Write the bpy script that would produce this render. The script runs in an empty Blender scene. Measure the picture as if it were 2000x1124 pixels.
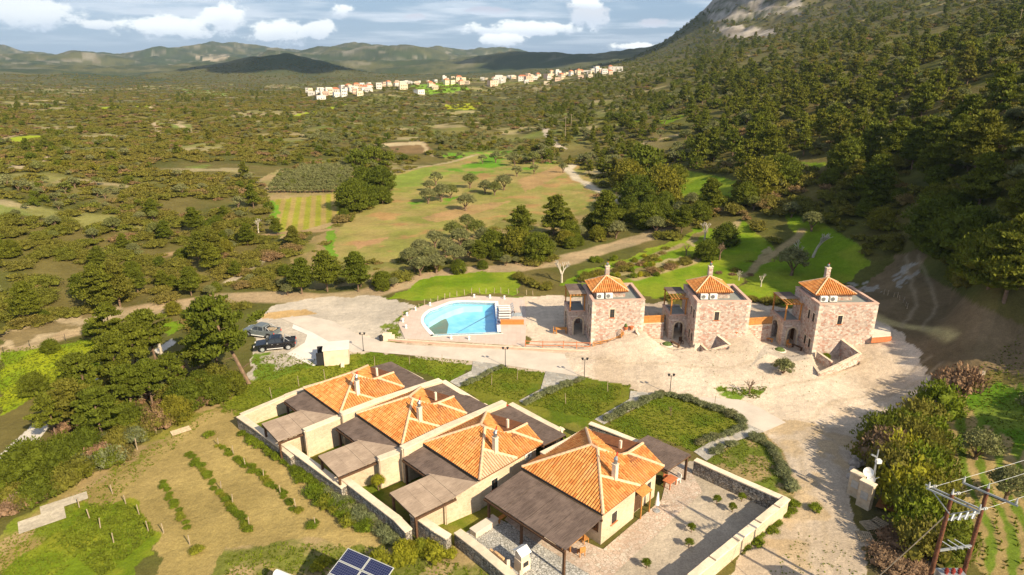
import bpy, bmesh, math, random
import numpy as np
from mathutils import Vector, Matrix
R = math.radians
S = bpy.context.scene
rng = np.random.default_rng(7)
random.seed(7)
# ------------------------------------------------------------------ camera
F = 1270.0; PITCH = R(19.4); CH = 36.0
cp, sp = math.cos(PITCH), math.sin(PITCH)
cam = bpy.data.objects.new('camera', bpy.data.cameras.new('camera'))
S.collection.objects.link(cam); S.camera = cam
cam.data.sensor_width = 36; cam.data.lens = 36 * F / 2000
cam.data.clip_start = 0.5; cam.data.clip_end = 30000
cam.location = (0, 0, CH); cam.rotation_euler = (R(90) - PITCH, 0, 0)
# ------------------------------------------------------------------ light
SUN_AZ, SUN_EL = R(43), R(33)          # sun behind the camera, to its right
sun_dir = Vector((math.sin(SUN_AZ) * math.cos(SUN_EL), -math.cos(SUN_AZ) * math.cos(SUN_EL), math.sin(SUN_EL)))
sun = bpy.data.objects.new('sun', bpy.data.lights.new('sun', 'SUN'))
S.collection.objects.link(sun)
sun.data.energy = 5.0; sun.data.angle = R(0.5); sun.data.color = (1.0, 0.85, 0.60)
sun.rotation_euler = sun_dir.to_track_quat('Z', 'Y').to_euler()
S.view_settings.view_transform = 'Standard'; S.view_settings.look = 'None'
S.view_settings.exposure = 0.78; S.view_settings.gamma = 1
S.view_settings.use_curve_mapping = False
S.cycles.max_bounces = 6; S.cycles.diffuse_bounces = 2; S.cycles.glossy_bounces = 2
S.cycles.transmission_bounces = 4; S.cycles.transparent_max_bounces = 8
S.cycles.volume_bounces = 0; S.cycles.caustics_reflective = False; S.cycles.caustics_refractive = False

def ray(u, v):
    a = (np.asarray(u, float) - 1000) / F; b = (562 - np.asarray(v, float)) / F
    return a, cp + b * sp, -sp + b * cp
def G(u, v, z=0.0):                     # the point at height z seen at photo pixel u, v
    a, y, w = ray(u, v); t = (z - CH) / w
    return Vector((float(a * t), float(y * t), z))
def PX(x, y, z):
    x = np.asarray(x, float); y = np.asarray(y, float); z = np.asarray(z, float) - CH
    zc = y * cp - z * sp; yc = y * sp + z * cp
    zs = np.where(zc > 0.5, zc, 0.5)
    return 1000 + F * x / zs, 562 - F * yc / zs, zc

# ------------------------------------------------------------------ node helper
class NT:
    def __init__(s, tree): s.t = tree; s.n = tree.nodes; s.l = tree.links
    def a(s, typ, inp=None, **kw):
        nd = s.n.new(typ)
        for k, v in kw.items(): setattr(nd, k, v)
        for k, v in (inp or {}).items():
            sock = nd.inputs[k]
            if isinstance(v, bpy.types.NodeSocket): s.l.new(v, sock)
            else: sock.default_value = v
        return nd
    def m(s, op, x, y=0.0, z=0.0, clamp=False):
        nd = s.n.new('ShaderNodeMath'); nd.operation = op; nd.use_clamp = clamp
        for i, v in enumerate((x, y, z)):
            if isinstance(v, bpy.types.NodeSocket): s.l.new(v, nd.inputs[i])
            else: nd.inputs[i].default_value = v
        return nd.outputs[0]
    def vm(s, op, x, y=(0, 0, 0)):
        nd = s.n.new('ShaderNodeVectorMath'); nd.operation = op
        for i, v in enumerate((x, y)):
            if isinstance(v, bpy.types.NodeSocket): s.l.new(v, nd.inputs[i])
            else: nd.inputs[i].default_value = v
        return nd.outputs['Value'] if op in ('DOT_PRODUCT', 'LENGTH') else nd.outputs['Vector']
    def mix(s, f, A, B, mode='MIX'):
        nd = s.n.new('ShaderNodeMix'); nd.data_type = 'RGBA'; nd.blend_type = mode
        for i, v in ((0, f), (6, A), (7, B)):
            if isinstance(v, bpy.types.NodeSocket): s.l.new(v, nd.inputs[i])
            else: nd.inputs[i].default_value = v if i == 0 else (*v, 1) if len(v) == 3 else v
        return nd.outputs[2]
    def ramp(s, f, lo, hi, a=0.0, b=1.0):
        nd = s.n.new('ShaderNodeMapRange'); nd.interpolation_type = 'SMOOTHSTEP'
        s.l.new(f, nd.inputs[0])
        for i, v in ((1, lo), (2, hi), (3, a), (4, b)): nd.inputs[i].default_value = v
        return nd.outputs[0]
    def noise(s, vec, scale, detail=4.0, rough=0.55, out=0):
        nd = s.a('ShaderNodeTexNoise', {'Scale': scale, 'Detail': detail, 'Roughness': rough})
        if vec is not None: s.l.new(vec, nd.inputs['Vector'])
        return nd.outputs[out]

# ------------------------------------------------------------------ world: sky with clouds
W = bpy.data.worlds.new('World'); S.world = W; W.use_nodes = True
t = NT(W.node_tree); t.n.clear()
sky = t.a('ShaderNodeTexSky', sky_type='NISHITA', sun_disc=False, sun_elevation=SUN_EL, sun_rotation=math.atan2(sun_dir.x, sun_dir.y), altitude=100, air_density=1.0, dust_density=0.6, ozone_density=1.5)
tc = t.a('ShaderNodeTexCoord').outputs['Generated']
sep = t.a('ShaderNodeSeparateXYZ', {0: tc})
zz = t.m('MAXIMUM', sep.outputs[2], 0.0)
den = t.m('ADD', zz, 0.05)
pl = t.a('ShaderNodeCombineXYZ', {0: t.m('DIVIDE', sep.outputs[0], den), 1: t.m('DIVIDE', sep.outputs[1], den)}).outputs[0]
st = t.noise(pl, 0.42, 9, 0.58)
stw = t.ramp(st, 0.44, 0.64)
up = t.ramp(sep.outputs[2], 0.0, 0.05)
st_m = t.m('MULTIPLY', t.m('MULTIPLY', stw, up), 0.85)
base = t.mix(0.6, sky.outputs[0], (4.2, 6.8, 11.2))
base = t.mix(t.ramp(sep.outputs[2], 0.0, 0.5), base, sky.outputs[0])
col = t.mix(st_m, base, (13.5, 14.2, 15.4))
sq = t.vm('MULTIPLY', tc, (1, 1, 1.7))
nz = t.noise(sq, 32, 10, 0.62)
nz2 = t.noise(sq, 9, 3, 0.5)
def d0(u, v):
    a, y, w = ray(u, v); return Vector((float(a), float(y), float(w))).normalized()
# small cumulus puffs: where they hang (photo pixels give the bearing), half width, half height, greyness
for (u, v, rw, rh, g) in ((345, 52, 92, 20, 0), (435, 38, 46, 26, 0), (545, 62, 58, 26, 0), (668, 22, 26, 15, 0), (620, 60, 34, 20, .1), (60, 28, 75, 24, .1),
                          (950, 22, 55, 8, .9), (1150, 26, 46, 30, .55), (1150, 6, 34, 14, 0), (1280, 46, 34, 10, .8), (1020, 58, 120, 16, .0), (985, 78, 50, 13, .1),
                          (190, 48, 30, 8, .2), (810, 34, 22, 8, .8), (1240, 92, 60, 8, .0)):
    c = d0(u, v); right = Vector((c.y, -c.x, 0)).normalized(); upv = right.cross(c)
    df = t.vm('SUBTRACT', tc, tuple(c))
    x = t.vm('DOT_PRODUCT', df, tuple(right * (F / rw))); y = t.vm('DOT_PRODUCT', df, tuple(upv * (F / rh)))
    rr = t.m('SQRT', t.m('ADD', t.m('MULTIPLY', x, x), t.m('MULTIPLY', y, y)))
    mk = t.m('ADD', t.m('SUBTRACT', 1.0, rr), t.m('MULTIPLY', t.m('SUBTRACT', nz, 0.5), 2.4))
    mk = t.ramp(mk, 0.0, 0.42)
    front = t.ramp(t.vm('DOT_PRODUCT', tc, tuple(c)), 0.8, 0.9)
    mk = t.m('MULTIPLY', mk, front)
    sh = t.ramp(t.m('ADD', y, t.m('MULTIPLY', t.m('SUBTRACT', nz2, .5), 2.0)), -1.1, 0.4)
    lo = (11.5, 12.6, 14.6); hi = tuple(20.0 * (1 - g) + 8.4 * g for _ in range(2)) + (19.0 * (1 - g) + 10.4 * g,)
    cc = t.mix(sh, lo, hi)
    col = t.mix(t.m('MULTIPLY', mk, 0.9), col, cc)
bg = t.a('ShaderNodeBackground', {0: col, 1: 0.05})
t.l.new(bg.outputs[0], t.a('ShaderNodeOutputWorld').inputs[0])

# ------------------------------------------------------------------ materials
MAT = {}
def mat(name, col, rough=0.9, var=0.25, scale=3.0, bump=0.0, bscale=20.0, metal=0.0, spec=0.3, coord='Object', col2=None):
    if name in MAT: return MAT[name]
    m = bpy.data.materials.new(name); m.use_nodes = True
    t = NT(m.node_tree); t.n.clear()
    v = t.a('ShaderNodeTexCoord').outputs[coord]
    n1 = t.noise(v, scale, 6, 0.65)
    c2 = col2 or tuple(c * (1 - var) for c in col)
    c1 = col if col2 else tuple(min(1, c * (1 + var)) for c in col)
    cc = t.mix(t.ramp(n1, 0.3, 0.7), c2, c1)
    oi = t.a('ShaderNodeObjectInfo').outputs['Random']
    cc = t.mix(1.0, cc, t.a('ShaderNodeCombineColor', {i: t.ramp(oi, 0, 1, 0.9, 1.08) for i in range(3)}).outputs[0], 'MULTIPLY')
    b = t.a('ShaderNodeBsdfPrincipled', {'Base Color': cc, 'Roughness': rough, 'Metallic': metal, 'Specular IOR Level': spec})
    if bump:
        nb = t.noise(v, bscale, 5, 0.6)
        t.l.new(t.a('ShaderNodeBump', {'Height': nb, 'Strength': bump, 'Distance': 0.1}).outputs[0], b.inputs['Normal'])
    t.l.new(b.outputs[0], t.a('ShaderNodeOutputMaterial').inputs[0])
    MAT[name] = m; return m
def stone(name, cols, mortar, scale=3.0, mortar_w=0.06, zs=1.5, bump=0.6, rough=0.92):
    m = bpy.data.materials.new(name); m.use_nodes = True
    t = NT(m.node_tree); t.n.clear()
    v0 = t.a('ShaderNodeTexCoord').outputs['Object']
    v = t.vm('MULTIPLY', v0, (1, 1, zs))
    wob = t.noise(v, 4, 2, 0.5, out=1)
    v = t.vm('ADD', v, t.vm('MULTIPLY', t.vm('SUBTRACT', wob, (.5, .5, .5)), (.25, .25, .25)))
    vo = t.a('ShaderNodeTexVoronoi', {'Vector': v, 'Scale': scale})
    ve = t.a('ShaderNodeTexVoronoi', {'Vector': v, 'Scale': scale}, feature='DISTANCE_TO_EDGE')
    sc = t.a('ShaderNodeSeparateColor', {0: vo.outputs['Color']})
    c = t.mix(t.ramp(sc.outputs[0], .25, .75), cols[0], cols[1])
    c = t.mix(t.ramp(sc.outputs[1], .72, .82), c, cols[2])
    c = t.mix(t.ramp(sc.outputs[2], .78, .9), c, cols[3])
    c = t.mix(t.m('MULTIPLY', t.noise(v, 9, 4), .35), c, tuple(x * .6 for x in cols[0]))
    big = t.ramp(t.noise(v0, .35, 3), .35, .65, .86, 1.1)
    c = t.mix(1.0, c, t.a('ShaderNodeCombineColor', {i: big for i in range(3)}).outputs[0], 'MULTIPLY')
    e = t.ramp(ve.outputs[0], mortar_w * .3, mortar_w * 1.3)
    c = t.mix(e, mortar, c)
    b = t.a('ShaderNodeBsdfPrincipled', {'Base Color': c, 'Roughness': rough, 'Specular IOR Level': .2})
    h = t.m('ADD', e, t.m('MULTIPLY', t.noise(v, 12, 4), .4))
    t.l.new(t.a('ShaderNodeBump', {'Height': h, 'Strength': bump, 'Distance': .05}).outputs[0], b.inputs['Normal'])
    t.l.new(b.outputs[0], t.a('ShaderNodeOutputMaterial').inputs[0])
    MAT[name] = m; return m
def attr_mat(name, base, spread, attr='tint', rough=0.85):
    m = bpy.data.materials.new(name); m.use_nodes = True
    t = NT(m.node_tree); t.n.clear()
    at = t.a('ShaderNodeAttribute', attribute_name=attr).outputs['Fac']
    v = t.a('ShaderNodeTexCoord').outputs['Object']
    c = t.mix(at, base, spread)
    lich = t.ramp(t.noise(v, .8, 5, .7), .5, .75)
    c = t.mix(t.m('MULTIPLY', lich, .4), c, (.62, .42, .24))
    c = t.mix(t.m('MULTIPLY', t.noise(v, 14, 3), .3), c, tuple(x * .5 for x in base))
    b = t.a('ShaderNodeBsdfPrincipled', {'Base Color': c, 'Roughness': rough, 'Specular IOR Level': .25})
    t.l.new(b.outputs[0], t.a('ShaderNodeOutputMaterial').inputs[0])
    MAT[name] = m; return m
def leaf_mat(name, c1, c2, c3, trans=.25):
    """foliage: per-plant colour, patches across the land, clump variation"""
    m = bpy.data.materials.new(name); m.use_nodes = True
    t = NT(m.node_tree); t.n.clear()
    oi = t.a('ShaderNodeObjectInfo')
    geo = t.a('ShaderNodeNewGeometry')
    land = t.ramp(t.noise(oi.outputs['Location'], .012, 3, .6), .38, .62)
    f = t.m('ADD', t.m('MULTIPLY', land, .5), t.m('MULTIPLY', oi.outputs['Random'], .55), clamp=True)
    c = t.mix(f, c1, c2)
    c = t.mix(t.ramp(t.m('FRACT', t.m('MULTIPLY', oi.outputs['Random'], 7.31)), .8, 1.0), c, c3)
    cl = t.ramp(t.noise(geo.outputs['Position'], 1.1, 3, .6), .3, .7, .72, 1.3)
    c = t.mix(1.0, c, t.a('ShaderNodeCombineColor', {i: cl for i in range(3)}).outputs[0], 'MULTIPLY')
    b = t.a('ShaderNodeBsdfPrincipled', {'Base Color': c, 'Roughness': .75, 'Specular IOR Level': .15})
    tr = t.a('ShaderNodeBsdfTranslucent', {'Color': t.mix(.5, c, tuple(min(1, x * 1.5) for x in c2))})
    mx = t.a('ShaderNodeMixShader', {0: trans, 1: b.outputs[0], 2: tr.outputs[0]})
    t.l.new(mx.outputs[0], t.a('ShaderNodeOutputMaterial').inputs[0])
    MAT[name] = m; return m

STONE_T = stone('pink_rubble_stone', [(.56, .43, .36), (.70, .59, .51), (.47, .26, .2), (.40, .33, .29)], (.47, .37, .31), 3.3, .06, 1.4)
STONE_V = stone('cream_rubble_stone', [(.62, .49, .34), (.66, .54, .39), (.57, .43, .30), (.56, .46, .34)], (.6, .49, .35), 4.4, .04, 1.5, .3)
STONE_W = stone('grey_dry_stone', [(.30, .27, .23), (.46, .41, .35), (.36, .28, .2), (.2, .18, .16)], (.09, .075, .06), 4.2, .08, 1.2, .8)
CRAZY = stone('crazy_paving', [(.58, .45, .36), (.64, .52, .43), (.54, .40, .31), (.62, .54, .45)], (.36, .28, .21), 3.8, .06, 1.0, .5)
COBBLE = stone('white_cobbles', [(.52, .5, .47), (.62, .6, .57), (.42, .41, .4), (.55, .52, .47)], (.2, .19, .17), 4.6, .09, 1.0, .6)
PATHM = stone('grey_flagstones', [(.42, .39, .35), (.5, .47, .42), (.36, .34, .31), (.5, .44, .36)], (.3, .27, .23), 1.9, .05, 1.0, .3)
COPE = mat('cream_coping', (.72, .59, .44), var=.12, scale=1.3, bump=.15)
COPEP = mat('pink_coping', (.55, .36, .28), var=.12, scale=2)
CONC = mat('pale_concrete', (.64, .555, .47), var=.10, scale=.35, bump=.15, bscale=8)
CONC2 = mat('patched_concrete', (.64, .60, .55), var=.08, scale=.5, bump=.1, bscale=8)
DECK = None
TILE = attr_mat('terracotta_tile', (.52, .17, .04), (.77, .36, .115))
TDARK = mat('roof_underlay', (.20, .075, .03), var=.2)
TILE_P = attr_mat('mortar_washed_tile', (.62, .38, .22), (.72, .5, .33))
CAP = mat('ridge_mortar', (.70, .46, .29), var=.15, scale=4, bump=.2)
WOODD = mat('dark_wood', (.10, .052, .028), var=.3, scale=6)
WOODO = mat('orange_wood', (.50, .22, .06), var=.25, scale=5)
WOODG = mat('weathered_wood', (.36, .28, .19), var=.3, scale=6)
BARK = mat('bark', (.20, .13, .085), var=.35, scale=4, bump=.5, bscale=15)
BARKP = mat('pale_bark', (.55, .47, .36), var=.25, scale=4)
METAL = mat('galvanised_metal', (.50, .52, .54), rough=.5, metal=.6, var=.1)
DMETAL = mat('dark_metal', (.04, .04, .045), rough=.5, metal=.3, var=.1)
WHITE = mat('white_paint', (.80, .78, .74), rough=.6, var=.05)
GLASSD = mat('dark_window_glass', (.02, .025, .03), rough=.12, spec=.8, var=.1)
REDP = mat('terracotta_pot_clay', (.52, .17, .07), var=.15)
ORANGE = mat('orange_plaster', (.62, .21, .055), var=.08)
MEMB = mat('roof_membrane', (.26, .27, .25), var=.12, scale=1.5)
DGLASS = GLASSD
FLUE = mat('flue_steel', (.25, .27, .29), rough=.4, metal=.7, var=.1)
REDC = mat('red_cowl', (.6, .05, .03), var=.1)
def reed(name, c, c2):
    m = bpy.data.materials.new(name); m.use_nodes = True
    t = NT(m.node_tree); t.n.clear()
    v = t.a('ShaderNodeTexCoord').outputs['Object']
    n1 = t.noise(t.vm('MULTIPLY', v, (1.2, 26, 1)), 1.0, 5, .7)
    n2 = t.noise(v, .9, 4, .6)
    cc = t.mix(t.ramp(n1, .3, .7), c, c2)
    cc = t.mix(t.m('MULTIPLY', t.ramp(n2, .4, .7), .35), cc, tuple(x * 1.5 for x in c2))
    b = t.a('ShaderNodeBsdfPrincipled', {'Base Color': cc, 'Roughness': .85, 'Specular IOR Level': .2})
    t.l.new(t.a('ShaderNodeBump', {'Height': n1, 'Strength': .5, 'Distance': .03}).outputs[0], b.inputs['Normal'])
    t.l.new(b.outputs[0], t.a('ShaderNodeOutputMaterial').inputs[0]); MAT[name] = m; return m
REED_D = reed('dark_reed_mat', (.065, .045, .038), (.185, .135, .112))
REED_L = reed('pale_reed_mat', (.23, .165, .12), (.38, .29, .22))  # paler colour holds the sun and sheen on the tilted villa mats

# ------------------------------------------------------------------ numpy value noise
def vnoise(x, y, seed=0):
    xi = np.floor(x).astype(np.int64); yi = np.floor(y).astype(np.int64)
    fx = x - xi; fy = y - yi; fx = fx * fx * (3 - 2 * fx); fy = fy * fy * (3 - 2 * fy)
    def h(a, b):
        n = (a * 374761393 + b * 668265263 + seed * 69069) & 0xffffffff
        n = ((n ^ (n >> 13)) * 1274126177) & 0xffffffff
        return ((n ^ (n >> 16)) & 0xffff) / 65535.0
    return (h(xi, yi) * (1 - fx) + h(xi + 1, yi) * fx) * (1 - fy) + (h(xi, yi + 1) * (1 - fx) + h(xi + 1, yi + 1) * fx) * fy
def fbm(x, y, sc, octv=4, seed=0):
    s = 0; a = 1; tot = 0
    for o in range(octv):
        s = s + a * vnoise(x / sc, y / sc, seed + o * 17); tot += a; a *= .5; sc /= 2.03
    return s / tot
def smooth(e0, e1, x):
    k = np.clip((x - e0) / (e1 - e0), 0, 1); return k * k * (3 - 2 * k)
def inpoly(px, py, poly):
    inside = np.zeros(np.shape(px), bool); n = len(poly)
    for i in range(n):
        x1, y1 = poly[i][:2]; x2, y2 = poly[(i + 1) % n][:2]
        if y1 == y2: continue
        c = ((y1 > py) != (y2 > py)) & (px < (x2 - x1) * (py - y1) / (y2 - y1) + x1)
        inside ^= c
    return inside
def segdist(px, py, pts):
    d = np.full(np.shape(px), 1e9)
    for (x1, y1), (x2, y2) in zip(pts[:-1], pts[1:]):
        dx, dy = x2 - x1, y2 - y1; tt = np.clip(((px - x1) * dx + (py - y1) * dy) / (dx * dx + dy * dy + 1e-9), 0, 1)
        d = np.minimum(d, np.hypot(px - x1 - tt * dx, py - y1 - tt * dy))
    return d

# ------------------------------------------------------------------ terrain: a heightfield surveyed along bearings
CP = []  # (azimuth, ln D, z/D)
def cpt(u, v, D):
    a, y, w = ray(u, v); hor = math.hypot(a, y); CP.append((math.atan2(a, y), math.log(D), (CH + w / hor * D) / D))
for az in range(-85, 86, 17):
    for D in (8, 20, 40, 60, 80, 100, 118):
        if az > 20 and D > 95: continue
        CP.append((R(az), math.log(D), 0.0))
for az in (-85, -65):
    for D, s in ((300, 0.0), (900, -.03), (3000, -.02), (9000, -.012)): CP.append((R(az), math.log(D), s))
for az in (60, 85):
    for D, s in ((160, .28), (400, .28), (1200, .25), (3000, .18), (9000, .05)): CP.append((R(az), math.log(D), s))
for row in ((-300, ((300, 262), (240, 400), (205, 700), (165, 1400), (140, 2500), (125, 4000), (118, 6500))),
            (0, ((400, 166), (300, 268), (240, 420), (205, 720), (176, 1250), (150, 2200), (132, 3600), (108, 6000), (135, 9500))),
            (230, ((300, 268), (245, 400), (205, 720), (178, 1250), (152, 2200), (132, 3600), (121, 5200), (135, 9500))),
            (400, ((350, 208), (300, 266), (240, 410), (198, 720), (172, 1300), (150, 2200), (122, 3400), (97, 5200), (130, 9500))),
            (560, ((350, 208), (300, 266), (240, 410), (195, 700), (178, 1200), (150, 2200), (118, 3300), (96, 5200), (130, 9500))),
            (720, ((350, 208), (300, 266), (240, 400), (200, 560), (178, 700), (176, 1100), (150, 2200), (115, 3300), (94, 5200), (130, 9500))),
            (860, ((300, 266), (240, 400), (190, 620), (162, 850), (160, 1300), (140, 2300), (122, 3300), (100, 5200), (130, 9500))),
            (1000, ((300, 262), (240, 385), (190, 600), (160, 900), (155, 1300), (138, 2300), (122, 3300), (108, 5200), (130, 9500))),
            (1120, ((300, 258), (240, 360), (190, 540), (150, 880), (143, 1000), (142, 1300), (125, 2300), (120, 3300), (122, 5200), (135, 9500))),
            (1230, ((330, 215), (250, 320), (190, 470), (150, 720), (130, 1050), (122, 1400), (112, 1900), (122, 3000), (130, 9500))),
            (1290, ((130, 900), (100, 1300), (90, 1600), (118, 2500))),
            (1340, ((340, 195), (250, 285), (190, 400), (150, 560), (120, 850), (96, 1150), (54, 1600), (90, 2400))),
            (1450, ((340, 180), (250, 255), (190, 345), (140, 500), (100, 750), (60, 1150), (-60, 1700), (-40, 2400))),
            (1600, ((340, 165), (250, 225), (180, 310), (120, 440), (80, 640), (40, 1000), (-110, 1700), (-100, 2600))),
            (1800, ((420, 128), (340, 148), (250, 190), (150, 290), (90, 410), (50, 590), (5, 850), (-120, 1600))),
            (2000, ((430, 105), (340, 122), (250, 150), (150, 220), (80, 320), (30, 450), (-30, 700), (-150, 1500))),
            (2250, ((430, 100), (300, 125), (100, 240), (0, 420), (-100, 900))),
            (1750, ((505, 123),)), (1850, ((490, 115), (640, 100))), (1900, ((560, 97),)), (1970, ((690, 88), (560, 92))), (1600, ((480, 131), (420, 143))),
            (1350, ((480, 128), (420, 150), (380, 172))), (1000, ((480, 127), (420, 153), (380, 178), (340, 214)))):
    for v, D in row[1]: cpt(row[0], v, D)
CPA = np.array(CP); KX = 3.0
def _ker(r): return r
_d = np.hypot((CPA[:, None, 0] - CPA[None, :, 0]) * KX, CPA[:, None, 1] - CPA[None, :, 1])
_n = len(CPA); _M = np.zeros((_n + 1, _n + 1)); _M[:_n, :_n] = _ker(_d) - np.eye(_n) * .02; _M[:_n, _n] = 1; _M[_n, :_n] = 1
_w = np.linalg.solve(_M, np.append(CPA[:, 2], 0))
# an interpolated table keeps the look-up fast
AZG = np.linspace(R(-88), R(88), 240); LG = np.linspace(math.log(5), math.log(12000), 260)
_aa, _ll = np.meshgrid(AZG, LG, indexing='ij')
_tab = np.zeros_like(_aa)
for k in range(_n): _tab += _w[k] * _ker(np.hypot((_aa - CPA[k, 0]) * KX, _ll - CPA[k, 1]))
_tab += _w[_n]
_tab = _tab * smooth(math.log(85), math.log(125), _ll + .35 * smooth(R(22), R(34), _aa))

POOL_OUT = [(823, 634), (823.6, 619), (836, 607), (854, 600), (877, 591), (890, 589), (905, 588), (966, 589.8), (971.5, 590), (973.3, 593), (978, 646), (978.6, 651), (973, 653.3), (855, 658), (845, 658.3), (840, 656)]
POOL_IN = [(829, 633), (829, 621), (840, 609.5), (857, 603), (879, 594), (905, 591.5), (963, 593), (966, 593.2), (966.4, 596), (971, 646), (971.5, 650), (967, 650.6), (856, 654.6), (849, 654.8), (846, 652)]
def w2(pts, z=0): return [tuple(G(u, v, z)[:2]) for u, v in pts]
POOLW = w2(POOL_OUT)
_pc = np.mean(np.array(POOLW), 0)
POOLT = [tuple(_pc + (np.array(p) - _pc) * .975) for p in POOLW]
# towers: front left corner on the ground, bearing of the front, height, width
TOW = [(10.45, 78.9, 5.0, 6.4, 6.95), (23.6, 77.4, 1.0, 6.9, 6.9), (38.2, 75.4, 2.3, 7.3, 7.5)]
TEND = [20.3, 34.2, 58.0]
def wl(p, zs): return [tuple(G(u, v, z)[:2]) for (u, v), z in zip(p, zs)]
PIT = [wl([(1584, 700), (1640, 662), (1682, 692), (1602, 730)], (0, 2.3, 2.0, .5)), wl([(1353, 688), (1396, 651), (1424, 672), (1362, 692)], (0, 2.2, 1.9, .4)),
       wl([(1155, 678), (1200, 640), (1216, 655), (1212, 668), (1165, 680)], (0, 1.4, 1.2, .6, 0))]
COURT = [w2([(1240, 640), (1250, 668), (1266, 682), (1285, 690), (1312, 695), (1355, 690), (1352, 640), (1297, 622), (1243, 632)]), w2([(1448, 645), (1458, 672), (1478, 690), (1500, 700), (1545, 707), (1587, 702), (1566, 645), (1510, 626), (1452, 636)]), [(4, 76), (10.5, 78.5), (10.5, 86), (4, 88)]]
def zlocal(x, y):
    z = np.zeros(np.shape(x)); tyx = 78.9 - .128 * (x - 10.45)
    fr = .95 * np.clip((y - tyx + 13) / 12, 0, 1) * smooth(5, 19, x) * (1 - smooth(46, 62, x)) * (1 - smooth(tyx + 10, tyx + 22, y))
    for (tx, ty, an, H, Wd), xe in zip(TOW, TEND):
        hh = 2.3 if tx < 30 else 2.7
        g = fr + np.clip(.16 * (x - tx), 0, 1.1) * smooth(ty - 7, ty + .5, y) * (1 - smooth(xe - 2.5, xe + .5, x) if xe < 50 else 1 - smooth(xe, xe + 12, x)) * (1 - smooth(ty + 10, ty + 22, y))
        z = np.maximum(z, g)
    for p in PIT + COURT: z = np.where(inpoly(x, y, p), np.minimum(z, 0.0), z)
    return z
def zt(x, y, fine=True):
    x = np.asarray(x, float); y = np.asarray(y, float)
    D = np.hypot(x, y) + 1e-6; az = np.arctan2(x, y)
    fa = np.clip((az - AZG[0]) / (AZG[1] - AZG[0]), 0, len(AZG) - 1.001); fl = np.clip((np.log(D) - LG[0]) / (LG[1] - LG[0]), 0, len(LG) - 1.001)
    i = fa.astype(int); j = fl.astype(int); fa = fa - i; fl = fl - j
    s = (_tab[i, j] * (1 - fa) + _tab[i + 1, j] * fa) * (1 - fl) + (_tab[i, j + 1] * (1 - fa) + _tab[i + 1, j + 1] * fa) * fl
    z = s * D
    k = smooth(115, 200, D)
    z = z + k * (fbm(x, y, 60, 4, 3) - .5) * np.minimum(D * .022, 9)
    z = z + smooth(900, 2500, D) * (fbm(x, y, 520, 6, 9) - .5) * np.minimum(D * .045, 190)
    z = z + smooth(2600, 3600, D) * (1 - smooth(7500, 9000, D)) * ((1 - np.abs(2 * fbm(x, y, 800, 4, 19) - 1)) - .75) * 80
    # steep mountain flank: ribs
    rib = smooth(R(14), R(20), az) * smooth(900, 1300, D)
    z = z + rib * (np.abs(fbm(x, y, 170, 5, 31) - .5) * -90 + 12)
    z = z + rib * (fbm(x, y, 38, 4, 33) - .5) * 34
    # the hill in the valley and the ridge behind the village
    z = z + 62 * np.exp(-(((x + 640) / 215) ** 2 + ((y - 1920) / 240) ** 2)) * (.8 + .4 * fbm(x, y, 120, 4, 5))
    z = z + 14 * np.exp(-(((x - 60) / 330) ** 2 + ((y - 2650) / 350) ** 2)) * (.7 + .6 * fbm(x, y, 160, 4, 6))
    z = z + 8 * np.exp(-(((x - 480) / 300) ** 2 + ((y - 2500) / 350) ** 2)) * (.7 + .6 * fbm(x, y, 160, 4, 8))
    # wooded rise beyond the right edge of the yard
    z = z + 33 * np.exp(-(((x - 97) / 17) ** 2 + ((y - 54) / 22) ** 2))
    # terraces on the slope behind the towers
    z = z + zlocal(x, y)
    z = np.where(inpoly(x, y, POOLT), -2.6, z)
    return z
def T(u, v, dz=0.0, tmax=9000):
    """first point of the land seen at photo pixel u, v"""
    a, yy, w = ray(u, v); a, yy, w = float(a), float(yy), float(w)
    tt = np.exp(np.linspace(math.log(25), math.log(tmax), 900))
    h = CH + w * tt - zt(a * tt, yy * tt) - dz
    k = np.argmax(h < 0)
    if k == 0: return None
    t0, t1 = tt[k - 1], tt[k]; h0, h1 = h[k - 1], h[k]
    q = t0 + (t1 - t0) * h0 / (h0 - h1)
    return Vector((a * q, yy * q, float(zt(a * q, yy * q))))

# ------------------------------------------------------------------ object helpers
COL = S.collection
def tag(o, label=None, cat=None, group=None, kind=None):
    if label: o['label'] = label
    if cat: o['category'] = cat
    if group: o['group'] = group
    if kind: o['kind'] = kind
    return o
def empty(name, loc=(0, 0, 0), rz=0.0, label=None, cat=None, group=None):
    o = bpy.data.objects.new(name, None); COL.objects.link(o)
    o.location = loc; o.rotation_euler = (0, 0, rz); o.empty_display_size = .3
    return tag(o, label, cat, group)
def mesh_obj(name, verts, faces, m, parent=None, smooth_=False, tint=None, mats=None):
    me = bpy.data.meshes.new(name); me.from_pydata([tuple(map(float, v)) for v in verts], [], faces); me.update()
    if mats: [me.materials.append(x) for x in mats]
    elif m: me.materials.append(m)
    if smooth_: me.shade_smooth()
    if tint is not None:
        at = me.attributes.new('tint', 'FLOAT', 'POINT'); at.data.foreach_set('value', np.asarray(tint, np.float32))
    o = bpy.data.objects.new(name, me); COL.objects.link(o)
    if parent: o.parent = parent
    return o
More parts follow.
